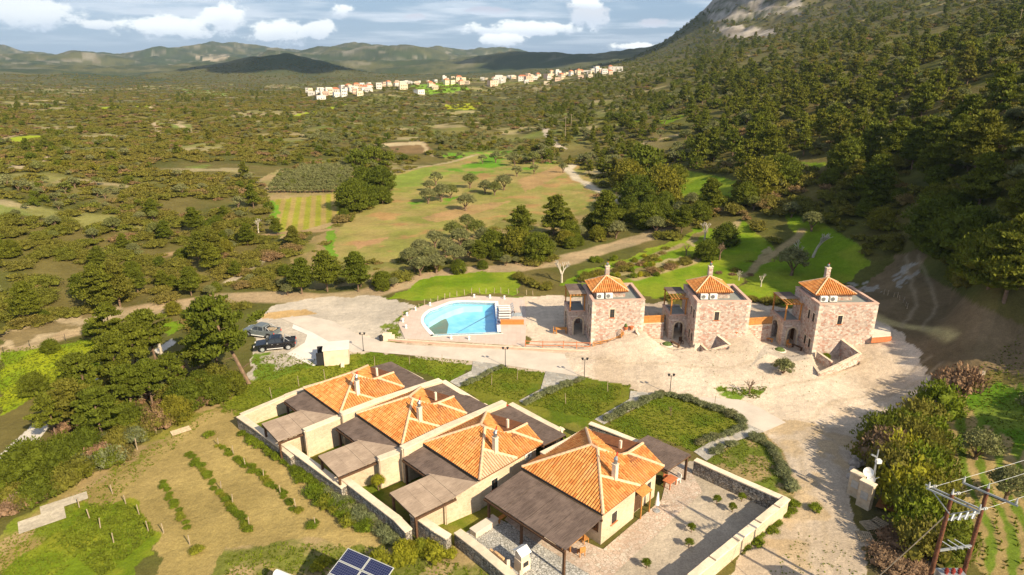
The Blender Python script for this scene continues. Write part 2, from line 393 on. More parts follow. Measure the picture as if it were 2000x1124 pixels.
class MB:
    def __init__(s): s.v = []; s.f = []
    def poly(s, pts):
        n = len(s.v); s.v += [tuple(p) for p in pts]; s.f.append(tuple(range(n, n + len(pts)))); return s
    def box(s, x0, x1, y0, y1, z0, z1, M=None):
        n = len(s.v)
        P = [(x0, y0, z0), (x1, y0, z0), (x1, y1, z0), (x0, y1, z0), (x0, y0, z1), (x1, y0, z1), (x1, y1, z1), (x0, y1, z1)]
        s.v += [tuple(M @ Vector(p)) for p in P] if M else P
        s.f += [tuple(n + i for i in q) for q in ((0, 3, 2, 1), (4, 5, 6, 7), (0, 1, 5, 4), (1, 2, 6, 5), (2, 3, 7, 6), (3, 0, 4, 7))]; return s
    def prism(s, pts, z0, z1):
        """outline in x, y pulled up from z0 to z1"""
        n = len(s.v); k = len(pts)
        s.v += [(p[0], p[1], z0) for p in pts] + [(p[0], p[1], z1) for p in pts]
        s.f.append(tuple(n + i for i in reversed(range(k)))); s.f.append(tuple(n + k + i for i in range(k)))
        s.f += [(n + i, n + (i + 1) % k, n + k + (i + 1) % k, n + k + i) for i in range(k)]; return s
    def cyl(s, p0, p1, r0, r1=None, n=8, cap=True):
        r1 = r0 if r1 is None else r1; p0 = Vector(p0); p1 = Vector(p1); d = (p1 - p0).normalized()
        a = d.cross(Vector((0, 0, 1)) if abs(d.z) < .9 else Vector((1, 0, 0))).normalized(); b = d.cross(a); k = len(s.v)
        for p, r in ((p0, r0), (p1, r1)):
            for i in range(n):
                an = 2 * math.pi * i / n; s.v.append(tuple(p + a * r * math.cos(an) + b * r * math.sin(an)))
        s.f += [(k + i, k + n + i, k + n + (i + 1) % n, k + (i + 1) % n) for i in range(n)]
        if cap: s.f += [tuple(k + i for i in range(n)), tuple(k + n + i for i in reversed(range(n)))]
        return s
    def bar(s, p0, p1, w, h):
        """a squared beam from p0 to p1"""
        p0 = Vector(p0); p1 = Vector(p1); d = (p1 - p0).normalized()
        a = d.cross(Vector((0, 0, 1)) if abs(d.z) < .95 else Vector((1, 0, 0))).normalized(); b = a.cross(d); k = len(s.v)
        for p in (p0, p1):
            for q, r in ((-1, -1), (1, -1), (1, 1), (-1, 1)): s.v.append(tuple(p + a * q * w / 2 + b * r * h / 2))
        s.f += [(k, k + 1, k + 5, k + 4), (k + 1, k + 2, k + 6, k + 5), (k + 2, k + 3, k + 7, k + 6), (k + 3, k, k + 4, k + 7), (k + 3, k + 2, k + 1, k), (k + 4, k + 5, k + 6, k + 7)]
        return s
    def build(s, name, m, parent=None, smooth_=False, bevel=0.0):
        o = mesh_obj(name, s.v, s.f, m, parent, smooth_)
        bm = bmesh.new(); bm.from_mesh(o.data); bmesh.ops.recalc_face_normals(bm, faces=bm.faces)
        if bevel: bmesh.ops.bevel(bm, geom=[e for e in bm.edges], offset=bevel, segments=1, affect='EDGES')
        bmesh.ops.triangulate(bm, faces=[f for f in bm.faces if len(f.verts) > 4])
        bm.to_mesh(o.data); bm.free(); return o
def dup(o, name=None, parent=None):
    c = o.copy(); COL.objects.link(c)
    if parent is not None: c.parent = parent
    for ch in list(o.children): dup(ch, None, c)
    return c
# ------------------------------------------------------------------ terrain mesh and its cover
az_in = np.linspace(R(-46), R(46), 860)
az_all = np.concatenate([np.linspace(R(-87), R(-46.4), 90), az_in, np.linspace(R(46.4), R(87), 90)])
rr_ = np.concatenate([np.geomspace(3, 34, 30)[:-1], np.geomspace(34, 160, 400)[:-1], np.geomspace(160, 1200, 230)[:-1], np.geomspace(1200, 9800, 120)])
AZ, RR = np.meshgrid(az_all, rr_, indexing='ij')
TX = RR * np.sin(AZ); TY = RR * np.cos(AZ); TZ = zt(TX, TY)
nA, nR = AZ.shape
TX, TY, TZ = TX.ravel(), TY.ravel(), TZ.ravel()
base = np.zeros((nA * nR, 3)); D_ = np.hypot(TX, TY)
def C(*c): return np.array(c)
def lay(mask, col, col2=None, sc=6, seed=1, th=.12, strength=1.0):
    """paint a cover; two colours mix in patches"""
    m = np.asarray(mask, float)
    if m.ndim == 0 or not m.any(): return
    idx = m > 0; mm = (m[idx] * strength)[:, None]
    c = np.broadcast_to(np.asarray(col, float), (idx.sum(), 3))
    if col2 is not None:
        n = smooth(.5 - th, .5 + th, fbm(TX[idx], TY[idx], sc, 4, seed))[:, None]
        c = c * (1 - n) + np.asarray(col2, float) * n
    base[idx] = base[idx] * (1 - mm) + c * mm
# wobble the borders so that soft covers meet unevenly
def coords(j):
    wx = TX + (fbm(TX, TY, 2.2, 4, 41) - .5) * 2 * j; wy = TY + (fbm(TX, TY, 2.2, 4, 42) - .5) * 2 * j
    return PX(wx, wy, TZ)
U0, V0, ZC = PX(TX, TY, TZ); ok0 = ZC > 5
U1, V1, _ = coords(1.1); U2, V2, _ = coords(np.clip(D_ * .02, 1, 12))
Uh, Vh, _ = coords(.25)
def reg(poly, lvl=1):
    U, V = ((U0, V0), (U1, V1), (U2, V2), (Uh, Vh))[lvl]
    return inpoly(U, V, poly) & ok0
def track(pts, w, soft=.6, lvl=0):
    """a way given by photo points, w metres half width"""
    P = []
    for p in pts:
        q = T(*p)
        if q is not None: P.append((q.x, q.y))
    wx = TX + (fbm(TX, TY, 5, 3, 51) - .5) * 1.6; wy = TY + (fbm(TX, TY, 5, 3, 52) - .5) * 1.6
    d = segdist(wx, wy, P); return 1 - smooth(w - soft, w + soft, d)
# maquis floor
lay(np.ones(len(TX)), C(.095, .095, .022), C(.14, .115, .036), 14, 2)
lay(smooth(250, 900, D_), C(.085, .088, .036), C(.12, .105, .05), 60, 3)
lay(smooth(900, 2200, D_), C(.05, .068, .026), C(.105, .105, .042), 190, 4, .1)
rk = smooth(.60, .70, fbm(TX, TY, 150, 6, 77)) * smooth(1300, 2600, D_)
lay(rk, C(.36, .31, .25), C(.20, .17, .11), 60, 5, strength=.25)
# fields and clearings
cl = smooth(.69, .75, fbm(TX, TY * 1.6, 34, 4, 91)) * (D_ > 160) * (D_ < 900)
lay(cl, C(.30, .24, .12), C(.16, .2, .04), 25, 6)
lf = (1 - smooth(R(6), R(16), AZ.ravel())) * (D_ > 150) * (D_ < 1500)
lay(lf * smooth(.52, .66, fbm(TX, TY, 55, 5, 171)), C(.20, .17, .055), C(.15, .17, .04), 16, 172, strength=.8)
lay(lf * smooth(.63, .67, fbm(TX, TY * 1.8, 30, 4, 173)), C(.36, .29, .16), C(.24, .23, .07), 12, 174, strength=.8)
for p in ([(0, 271), (60, 265), (96, 266), (60, 276), (0, 282)], [(175, 211), (232, 208), (236, 213), (180, 216)], [(255, 203), (300, 203), (300, 209), (262, 209)], [(610, 226), (690, 200), (560, 228)], [(0, 250), (45, 246), (40, 258), (0, 262)]):
    lay(reg(p, 0), C(.30, .36, .02))
lay(reg([(352, 174), (420, 178), (470, 184), (430, 188), (370, 184)], 1), C(.20, .30, .05), C(.32, .26, .14), 60)
lay(reg([(380, 110), (450, 108), (440, 118), (385, 118)], 1), C(.42, .35, .26))
lay(reg([(0, 262), (40, 250), (50, 262), (0, 275)], 1), C(.34, .26, .14))
lay(reg([(800, 168), (880, 160), (920, 175), (840, 185)], 1), C(.2, .34, .03))
lay(reg([(870, 205), (945, 200), (930, 214), (865, 214)], 1), C(.36, .38, .02))
big = [(770, 340), (850, 322), (940, 303), (1000, 320), (1130, 322), (1155, 350), (1160, 400), (1100, 432), (1000, 425), (905, 462), (780, 510), (655, 515), (640, 470), (680, 430), (740, 395), (760, 368)]
big2 = [(600, 470), (660, 440), (760, 470), (1000, 420), (1160, 395), (1190, 430), (1100, 462), (1000, 485), (850, 515), (700, 555), (600, 570), (560, 520)]
lay(reg(big2), C(.27, .20, .085), C(.19, .18, .045), 6, 12)
lay(reg(big), C(.31, .245, .085), C(.22, .22, .05), 6, 11, .22)
lay(reg(big) * smooth(.58, .70, fbm(TX + 9, TY * 1.4, 7, 5, 13)), C(.38, .21, .09), strength=.7)
lay(reg([(768, 345), (850, 323), (900, 330), (860, 352), (800, 378), (765, 375)]), C(.20, .25, .04), C(.30, .26, .07), 8)
lay(reg([(1010, 352), (1090, 325), (1110, 335), (1080, 350), (1025, 375)]), C(.38, .23, .11), strength=.75)
lay(reg([(825, 425), (920, 400), (1005, 392), (960, 410), (850, 436)]), C(.38, .23, .11), strength=.7)
lay(reg([(690, 476), (758, 462), (752, 470), (700, 487)]), C(.42, .24, .12), strength=.75)
for p in ([(850, 330), (930, 318), (905, 305), (1060, 302), (1100, 322), (1010, 335), (930, 340)], [(860, 300), (1000, 296), (960, 310), (870, 312)], [(800, 396), (900, 384), (870, 400), (810, 410)]):
    lay(reg(p), C(.12, .26, .015), C(.28, .24, .07), 7)
lay(reg([(740, 280), (830, 275), (850, 300), (780, 300)]), C(.2, .13, .06))
lay(reg([(730, 282), (830, 276), (834, 282), (740, 288)]), C(.48, .38, .22))
vin = [(535, 390), (600, 384), (640, 380), (675, 375), (668, 405), (660, 430), (600, 448), (545, 462), (538, 430)]
mg = [(512, 348), (550, 328), (640, 340), (700, 335), (692, 378), (660, 440), (545, 468), (525, 400)]
lay(reg(mg), C(.34, .25, .12), C(.25, .22, .08), 6)
a_, b_ = G(560, 455, 0), G(575, 388, 0); dv = (b_ - a_).normalized()
row = np.abs(((TX * dv.y - TY * dv.x) / 2.5) % 1 - .5) * 2
lay(reg(vin, 0), C(.34, .25, .08)); lay(reg(vin, 0) * smooth(.35, .6, row), C(.26, .26, .03))
lay(reg([(527, 392), (540, 390), (550, 462), (538, 455)]), C(.14, .27, .02))
lay(reg([(635, 450), (650, 440), (655, 500), (640, 520)]), C(.14, .25, .02))
# dirt ways
lay(track([(-60, 712), (0, 690), (80, 665), (150, 645), (240, 612), (330, 600), (420, 585), (520, 580), (620, 585), (700, 580), (760, 562), (880, 532), (1000, 524), (1100, 510), (1180, 486), (1260, 464), (1312, 440), (1296, 428)], 2.4), C(.40, .29, .17), C(.34, .26, .15), 3)
lay(reg([(0, 650), (120, 622), (240, 600), (240, 618), (120, 650), (0, 690)]), C(.40, .31, .19), C(.2, .15, .07), 3, 8, .05)
lay(track([(1205, 390), (1165, 370), (1130, 352), (1108, 332), (1130, 312)], 1.6), C(.52, .44, .32))
lay(track([(1100, 292), (1082, 280), (1070, 262), (1062, 246), (1050, 232)], 1.7), C(.52, .43, .33))
lay(track([(1130, 312), (1180, 300), (1260, 280), (1330, 262)], 1.2), C(.36, .28, .15))
lay(track([(440, 552), (480, 530), (548, 490)], .9, .3), C(.46, .38, .27))
lay(track([(300, 505), (400, 480), (470, 465), (560, 455), (640, 450)], 1.0), C(.34, .23, .12))
lay(track([(690, 335), (740, 340), (800, 330), (900, 312), (930, 303)], .8), C(.42, .33, .2))
lay(track([(825, 280), (835, 296), (850, 305)], .9), C(.44, .34, .2))
for p in ([(330, 235), (360, 250), (385, 262)], [(320, 262), (300, 240)], [(0, 335), (60, 322), (110, 300)], [(270, 215), (330, 205)], [(0, 310), (50, 330)]):
    lay(track(p, 1.5), C(.42, .33, .2))
# green winter fields
GR, GR2 = C(.14, .22, .010), C(.21, .26, .02)
for p in ([(757, 583), (830, 545), (900, 534), (945, 530), (1012, 532), (1015, 575), (930, 573), (830, 588)],
          [(1095, 556), (1135, 528), (1230, 502), (1330, 462), (1320, 500), (1250, 526), (1160, 560)], [(1190, 556), (1330, 515), (1400, 470), (1450, 430), (1512, 482), (1510, 515), (1420, 568), (1270, 582)],
          [(1330, 470), (1360, 440), (1400, 450), (1385, 490), (1310, 510), (1250, 530)],
          [(1310, 330), (1380, 340), (1445, 357), (1430, 388), (1350, 392), (1298, 372), (1330, 360)], [(1520, 408), (1600, 432), (1680, 480), (1698, 520), (1620, 572), (1560, 600), (1420, 575), (1500, 520), (1560, 470)],
          [(310, 640), (400, 604), (450, 600), (430, 612), (330, 655)], [(1560, 318), (1620, 318), (1600, 330)], [(1270, 235), (1350, 222), (1300, 245)], [(1180, 250), (1290, 225), (1240, 240)]):
    lay(reg(p), GR, GR2, 5, 21)
lay(reg([(0, 692), (190, 660), (240, 650), (190, 720), (160, 740), (60, 780), (0, 810)]), C(.16, .24, .01), C(.27, .30, .012), 4, 22, .25)
for p in ([(1130, 548), (1260, 522), (1330, 500), (1330, 506), (1262, 530), (1140, 556)], [(1340, 472), (1372, 445), (1380, 450), (1350, 485)], [(1500, 480), (1520, 500), (1480, 520), (1460, 530)]):
    lay(reg(p), C(.34, .28, .14), C(.2, .16, .06), 3)
for s in ([(1140, 545), (1250, 512), (1330, 480)], [(1240, 545), (1350, 512), (1420, 470), (1440, 435)], [(1450, 540), (1520, 490), (1570, 450)]):
    lay(track(s, .8, .4), C(.34, .26, .13))
# the estate: fine greens, soil, gravel
LAWN, LAWN2 = C(.115, .165, .010), C(.19, .21, .02)
lay(reg([(430, 806), (500, 742), (560, 715), (600, 718), (680, 690), (715, 688), (830, 698), (917, 707), (920, 724), (880, 746), (765, 715), (600, 760), (480, 812)]), LAWN, LAWN2, 3, 23)
lay(reg([(430, 830), (560, 800), (1000, 770), (1200, 830), (1240, 860), (1190, 950), (900, 1060), (640, 950), (470, 850)]), C(.11, .145, .012), C(.18, .17, .03), 2.5, 24)
soil = [(395, 815), (450, 800), (520, 850), (600, 915), (700, 1000), (790, 1048), (740, 1062), (640, 1085), (560, 1124), (540, 1200), (230, 1200), (290, 1124), (300, 1060), (232, 1010), (200, 955), (300, 880)]
lay(reg([(-40, 1130), (-40, 1080), (60, 1000), (200, 920), (300, 850), (400, 795), (470, 800), (300, 900), (200, 980), (280, 1200), (-200, 1200)]), C(.16, .20, .018), C(.28, .21, .07), 4, 25)
lay(reg(soil, 1), C(.35, .26, .10), C(.30, .225, .08), 5, 26, .3)
lay(reg([(-40, 1095), (60, 1010), (150, 940), (250, 880), (380, 800), (440, 770), (480, 745), (490, 750), (440, 790), (300, 870), (150, 975), (0, 1090)]), C(.33, .24, .11), C(.22, .2, .04), 3, 27)
lay(reg([(40, 1090), (150, 990), (262, 975), (305, 1040), (290, 1090), (200, 1180), (-40, 1180)]), C(.13, .18, .01), C(.22, .23, .02), 3, 28)
lay(reg([(440, 1075), (540, 1050), (740, 1070), (900, 1060), (1000, 1124), (1050, 1200), (400, 1200)]), C(.34, .25, .12), C(.15, .16, .03), 2, 29)
lay(reg([(0, 888), (80, 815), (95, 835), (60, 880), (0, 915)], 0), C(.62, .56, .48)); lay(reg([(165, 745), (200, 735), (205, 760), (170, 770)], 0), C(.6, .54, .46)); lay(reg([(300, 685), (335, 662), (345, 670), (310, 692)], 0), C(.6, .54, .46))
GV, GV2 = C(.60, .49, .385), C(.52, .42, .32)
lay(reg([(500, 660), (495, 640), (520, 600), (620, 581), (740, 578), (815, 598), (790, 640), (795, 665), (700, 665), (640, 690), (560, 720), (500, 745), (485, 740)]), C(.44, .385, .32), C(.52, .45, .37), 5, 30, .2)
lay(reg([(500, 612), (600, 603), (620, 612), (500, 625)]), C(.5, .33, .15))
lay(reg([(495, 690), (570, 685), (620, 712), (560, 735), (500, 745)]) * smooth(.47, .55, fbm(TX, TY, 2.4, 4, 33)), C(.13, .2, .02))
lay(reg([(740, 640), (800, 605), (830, 585), (1030, 578), (1030, 590), (830, 603), (780, 640), (790, 668), (760, 668)]) * smooth(.45, .56, fbm(TX, TY, 1.8, 4, 34)), C(.16, .20, .03))
plz = [(1020, 582), (1075, 576), (1140, 582), (1210, 596), (1290, 590), (1350, 606), (1470, 590), (1560, 606), (1705, 612), (1745, 640), (1800, 690), (1808, 740), (1730, 800), (1620, 850), (1520, 842), (1490, 845), (1300, 780), (1150, 740), (900, 712), (790, 690), (640, 690), (640, 640), (760, 668), (1030, 676)]
lay(reg(plz), GV, GV2, 7, 35, .2)
lay(reg(plz) * smooth(.58, .68, fbm(TX * 1.6, TY, 9, 5, 36)) * .35, C(.42, .31, .21))
lay(reg([(1380, 762), (1440, 756), (1500, 766), (1480, 782), (1430, 782)]) * smooth(.46, .54, fbm(TX, TY, 1.5, 4, 37)), C(.13, .2, .02))
lay(reg([(1480, 840), (1540, 820), (1640, 835), (1720, 790), (1800, 740), (1930, 720), (1900, 760), (1760, 815), (1700, 850), (1670, 900), (1662, 985), (1690, 1060), (1705, 1200), (1380, 1200), (1440, 1110), (1545, 985), (1545, 930), (1510, 870)]), C(.52, .43, .34), C(.44, .35, .26), 6, 38, .2)
lay(reg([(1480, 840), (1540, 820), (1640, 835), (1800, 740), (1700, 850), (1662, 985), (1705, 1200), (1440, 1110), (1545, 985), (1510, 870)]) * smooth(.55, .64, fbm(TX, TY, 3.5, 4, 39)), C(.44, .31, .16), strength=.55)
lay(reg([(1690, 560), (1750, 500), (1810, 482), (1790, 530), (1900, 590), (2060, 660), (2060, 740), (1930, 722), (1810, 742), (1800, 690), (1745, 640), (1705, 610), (1660, 570)]), C(.205, .145, .082), C(.155, .112, .06), 4, 40, .2)  # brown earth, its colour lowered to deepen the shade on the bank
lay(track([(1705, 615), (1745, 632), (1800, 640), (1850, 660)], .8), C(.42, .34, .16))
lay(reg([(1655, 553), (1715, 552), (1720, 570), (1680, 572)]) * smooth(.45, .5, fbm(TX, TY, 1.6, 3, 43)), C(.38, .36, .33), strength=.7)
lay(reg([(1740, 515), (1790, 512), (1780, 565), (1745, 560)]) * smooth(.48, .55, fbm(TX, TY, 1.6, 3, 44)), C(.38, .36, .33), strength=.7)
# vineyard on the right, its rows running away from the camera
vr = [(1826, 840), (1850, 800), (1935, 770), (2000, 745), (2300, 800), (2500, 1400), (1960, 1400), (1910, 1124), (1905, 1040), (1850, 960)]
wob = (fbm(TX, TY, 14, 2, 45) - .5) * 4
rw = np.abs((((TX * .86 - TY * .5) + wob) / 1.25) % 1 - .5) * 2
lay(reg(vr), C(.36, .265, .115), C(.30, .22, .09), 4, 46)
lay(reg(vr) * smooth(.45, .7, rw + (fbm(TX, TY, 1.2, 3, 47) - .5) * .9), C(.13, .185, .02))
lay(reg([(1880, 770), (1960, 750), (2080, 800), (2080, 900), (1990, 870), (1900, 810)]), C(.10, .19, .012), C(.17, .22, .03), 3, 48)
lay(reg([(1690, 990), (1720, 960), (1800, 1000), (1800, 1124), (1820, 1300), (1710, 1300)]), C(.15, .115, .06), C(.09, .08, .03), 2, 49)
# lawns between the paths
for p in ([(895, 757), (950, 736), (980, 716), (1010, 722), (1066, 728), (1056, 760), (1012, 783), (960, 790)], [(1022, 789), (1062, 770), (1110, 749), (1135, 737), (1231, 754), (1228, 780), (1160, 820), (1090, 830)],
          [(1192, 823), (1300, 768), (1400, 800), (1464, 832), (1356, 882), (1283, 852), (1230, 858), (1190, 845)]):
    lay(reg(p, 3), C(.095, .135, .010), C(.165, .17, .02), 2.5, 61)
lay(reg([(1382, 900), (1435, 864), (1493, 846), (1530, 880), (1552, 968), (1525, 975), (1470, 945)], 3), C(.30, .22, .10), C(.12, .15, .02), 2.2, 62, .06)
for p in ([(1810, 700), (1700, 760), (1600, 800), (1535, 860), (1560, 960), (1570, 1060), (1540, 1200)], [(1835, 712), (1720, 775), (1625, 815), (1565, 865), (1592, 960), (1605, 1060), (1585, 1200)], [(1480, 700), (1420, 720), (1330, 715), (1200, 705), (1050, 690)], [(1100, 720), (900, 700), (760, 680), (680, 664), (620, 640)], [(1700, 700), (1600, 740), (1500, 760), (1420, 752)], [(1760, 640), (1790, 600), (1780, 540), (1770, 500)], [(1800, 645), (1830, 600), (1810, 540), (1795, 500)]):
    lay(track(p, .22, .2), C(.40, .31, .21), strength=.4)
yard = [(1120, 1300), (1168, 1124), (1180, 1075), (1250, 1022), (1295, 980), (1320, 905), (1356, 900), (1500, 968), (1522, 985), (1340, 1124), (1180, 1300)]
lay(reg(yard, 3), C(.46, .385, .30), C(.40, .335, .26), 4, 63, .3)
for p in ([(1460, 722), (1500, 668), (1530, 672), (1584, 700), (1545, 708), (1500, 690)],):
    lay(reg(p, 3), C(.42, .36, .30))

cliff = reg([(1370, 20), (1390, -200), (1640, -200), (1580, 20), (1500, 72), (1430, 75), (1400, 60)], 2) * (D_ > 700)
lay(cliff * smooth(.42, .52, fbm(TX, TZ * 1.5, 38, 5, 88)), C(.42, .37, .32), C(.22, .19, .16), 24, 89)
far_rock = smooth(.60, .66, fbm(TX, TY, 60, 5, 97)) * smooth(2200, 3200, D_)
lay(far_rock, C(.34, .30, .25), C(.24, .2, .15), 60, 5, strength=.55)
lay(smooth(.48, .60, fbm(TX, TY, 42, 5, 98)) * smooth(1400, 2200, D_), C(.035, .05, .026), strength=.6)
me = bpy.data.meshes.new('ground')
idx = np.arange(nA * nR).reshape(nA, nR)
q = np.stack([idx[:-1, :-1], idx[:-1, 1:], idx[1:, 1:], idx[1:, :-1]], -1).reshape(-1, 4)
me.vertices.add(nA * nR); me.vertices.foreach_set('co', np.stack([TX, TY, TZ], 1).astype(np.float32).ravel())
me.loops.add(q.size); me.loops.foreach_set('vertex_index', q.ravel().astype(np.int32))
me.polygons.add(len(q)); me.polygons.foreach_set('loop_start', np.arange(0, q.size, 4, dtype=np.int32))
me.update(calc_edges=True); me.validate()
if me.polygons[0].normal.z < 0: me.flip_normals()
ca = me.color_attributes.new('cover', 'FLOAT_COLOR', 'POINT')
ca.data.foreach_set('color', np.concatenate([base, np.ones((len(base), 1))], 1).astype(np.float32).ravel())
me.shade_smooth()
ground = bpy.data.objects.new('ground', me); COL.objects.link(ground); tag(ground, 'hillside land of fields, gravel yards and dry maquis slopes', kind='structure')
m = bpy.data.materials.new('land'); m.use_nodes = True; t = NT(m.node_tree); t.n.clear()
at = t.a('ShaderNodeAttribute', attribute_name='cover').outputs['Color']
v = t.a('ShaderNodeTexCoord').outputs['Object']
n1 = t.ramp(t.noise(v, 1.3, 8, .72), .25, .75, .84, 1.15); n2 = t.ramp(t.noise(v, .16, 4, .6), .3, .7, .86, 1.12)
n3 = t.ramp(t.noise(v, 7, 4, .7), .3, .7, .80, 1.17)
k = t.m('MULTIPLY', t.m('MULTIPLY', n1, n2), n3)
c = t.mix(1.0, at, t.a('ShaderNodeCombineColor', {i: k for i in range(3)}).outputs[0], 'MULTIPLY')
# cliffs: bare limestone where the land is steep and high
gn = t.a('ShaderNodeNewGeometry'); sz = t.a('ShaderNodeSeparateXYZ', {0: gn.outputs['Normal']}).outputs[2]; ps = t.a('ShaderNodeSeparateXYZ', {0: gn.outputs['Position']})
steep = t.m('MULTIPLY', t.ramp(t.m('ADD', sz, t.m('MULTIPLY', t.m('SUBTRACT', t.noise(v, .02, 6, .7), .5), .5)), .80, .68), t.ramp(ps.outputs[2], 110, 150))
lime = t.mix(t.ramp(t.noise(v, .035, 6, .7), .35, .65), (.17, .15, .125), (.42, .38, .33))
c = t.mix(steep, c, lime)
b = t.a('ShaderNodeBsdfPrincipled', {'Base Color': c, 'Roughness': .95, 'Specular IOR Level': .1})
hh = t.m('ADD', t.m('MULTIPLY', t.noise(v, 2.2, 6, .65), .7), t.m('MULTIPLY', t.noise(v, .09, 5, .6), 6))
t.l.new(t.a('ShaderNodeBump', {'Height': hh, 'Strength': .55, 'Distance': .22}).outputs[0], b.inputs['Normal'])
t.l.new(b.outputs[0], t.a('ShaderNodeOutputMaterial').inputs[0]); me.materials.append(m)

def sheet(name, pts, z, m, label=None, thick=0.0, follow=False, kind='structure', parent=None, zf=0.0):
    """a flat sheet (or slab) whose outline is given by photo points lying at height zf"""
    P = [G(u, v, zf) for u, v in pts]
    mb = MB()
    if thick: mb.prism([(p.x, p.y) for p in P], z - thick, z)
    else: mb.poly([(p.x, p.y, z) for p in P])
    o = mb.build(name, m, parent)
    if not parent: tag(o, label, kind=kind)
    return o
def dens(pts, n=6):
    """round an outline through its points"""
    out = []; k = len(pts)
    for i in range(k):
        p0, p1, p2, p3 = (np.array(pts[(i + j) % k], float) for j in (-1, 0, 1, 2))
        for s in range(n):
            q = s / n; out.append(tuple(.5 * ((2 * p1) + (-p0 + p2) * q + (2 * p0 - 5 * p1 + 4 * p2 - p3) * q * q + (-p0 + 3 * p1 - 3 * p2 + p3) * q ** 3)))
    return out
sheet('road', [(548, 622), (600, 617), (650, 628), (700, 655), (745, 666), (800, 675), (1030, 685), (1110, 693), (1190, 716), (1300, 728), (1400, 765), (1480, 795), (1535, 826), (1493, 844), (1462, 830), (1400, 798), (1302, 766), (1230, 752), (1134, 736), (1066, 726), (980, 713), (921, 706), (830, 697), (715, 687), (690, 690), (650, 672), (610, 650), (575, 634)], .035, CONC, 'pale concrete lane curving between the pool and the lawns')
sheet('driveway', [(573, 634), (610, 650), (660, 678), (685, 693), (640, 705), (612, 716), (560, 692), (595, 670), (600, 655), (570, 642)], .045, CONC2, 'patched concrete drive beside the parked pickups')
for p, l in (([(878, 746), (921, 725), (924, 706), (980, 713), (948, 736), (896, 757)], 'grey flagstone path to the left villa gates'),
             ([(1013, 784), (1056, 761), (1066, 726), (1134, 737), (1108, 750), (1060, 770), (1023, 789)], 'grey flagstone path between the second and third lawns'),
             ([(1161, 820), (1229, 781), (1233, 753), (1302, 767), (1193, 822.5), (1180, 830)], 'grey flagstone path between the third and fourth lawns'),
             ([(1355, 883), (1410, 850), (1462, 830), (1493, 844), (1433, 864), (1380, 901)], 'grey flagstone path curving to the nearest villa')):
    sheet('footpath', p, .05, PATHM, l)
# patio paving in front of and beside the nearest villa
sheet('patio', [(896, 1050), (960, 1008), (1030, 1040), (1185, 1130), (1120, 1180), (1010, 1140)], .03, COBBLE, 'white cobbled terrace before the nearest villa')
sheet('paving', [(1010, 990), (1110, 1045), (1178, 1074), (1292, 977), (1310, 905), (1340, 905), (1372, 962), (1180, 1140), (1030, 1050), (985, 1016)], .04, CRAZY, 'pink crazy paving round the nearest villa')
# ------------------------------------------------------------------ swimming pool and its deck
def ring_mesh(name, outer, inner, z0, z1, m, parent=None):
    """flat slab between two outlines"""
    bm = bmesh.new()
    def loop(P, z): return [bm.verts.new((x, y, z)) for x, y in P]
    o1, i1 = loop(outer, z1), loop(inner, z1)
    ed = [bm.edges.new((L[i], L[(i + 1) % len(L)])) for L in (o1, i1) for i in range(len(L))]
    bmesh.ops.triangle_fill(bm, use_beauty=True, edges=ed)
    o0, i0 = loop(outer, z0), loop(inner, z0)
    for A, B in ((o0, o1), (i0, i1)):
        for i in range(len(A)): j = (i + 1) % len(A); bm.faces.new((A[i], A[j], B[j], B[i]))
    bmesh.ops.recalc_face_normals(bm, faces=bm.faces)
    me = bpy.data.meshes.new(name); bm.to_mesh(me); bm.free(); me.materials.append(m)
    o = bpy.data.objects.new(name, me); COL.objects.link(o)
    if parent: o.parent = parent
    return o
m = bpy.data.materials.new('deck_tiles'); m.use_nodes = True; t = NT(m.node_tree); t.n.clear()
v = t.a('ShaderNodeTexCoord').outputs['Object']
br = t.a('ShaderNodeTexBrick', {'Vector': v, 'Color1': (.56, .43, .36, 1), 'Color2': (.60, .48, .41, 1), 'Mortar': (.42, .34, .29, 1), 'Scale': 1.0, 'Mortar Size': .012, 'Brick Width': .6, 'Row Height': .6})
br.offset = 0
cc = t.mix(t.m('MULTIPLY', t.ramp(t.noise(v, .5, 5, .6), .35, .7), .35), br.outputs[0], (.66, .57, .49))
b = t.a('ShaderNodeBsdfPrincipled', {'Base Color': cc, 'Roughness': .8, 'Specular IOR Level': .3})
t.l.new(b.outputs[0], t.a('ShaderNodeOutputMaterial').inputs[0]); MAT['deck_tiles'] = m
deck_px = [(778, 634), (783, 622), (803, 606), (835, 595), (877, 584), (930, 578.5), (1025, 584), (1028, 630), (1026, 677), (900, 669), (791, 663)]
deck_w = w2(deck_px); out_w = w2(POOL_OUT)
def rounded(P, n=5): return [tuple(p) for p in dens(P, n)]
PO = rounded(out_w, 4); PI = rounded(w2(POOL_IN), 4)
deck = ring_mesh('pool_deck', deck_w, PO, -.3, .08, MAT['deck_tiles']); tag(deck, 'pink tiled sun deck round the swimming pool', kind='structure')
pool = empty('swimming_pool', G(905, 625), 0, 'turquoise swimming pool with rounded left end and white rim', 'swimming pool')
def local(P, o): return [(x - o.location.x, y - o.location.y) for x, y in P]
ring_mesh('coping', local(PO, pool), local(PI, pool), -.3, .13, WHITE, pool)
def lmat(name, c, c2, sc=.6):
    return mat(name, c, rough=.6, col2=c2, scale=sc)
LINER = lmat('blue_pool_liner', (.36, .74, .93), (.22, .62, .90)); LINER_D = lmat('shade_blue_liner', (.02, .20, .50), (.03, .25, .55))
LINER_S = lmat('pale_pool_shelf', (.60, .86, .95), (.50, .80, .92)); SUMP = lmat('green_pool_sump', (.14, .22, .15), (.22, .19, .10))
PL = local(PI, pool)
mb = MB(); k = len(PL)
for i in range(k):
    (x0, y0), (x1, y1) = PL[i], PL[(i + 1) % k]; mb.poly([(x0, y0, -1.45), (x1, y1, -1.45), (x1, y1, .1), (x0, y0, .1)])
mb.build('basin_wall', LINER, pool)
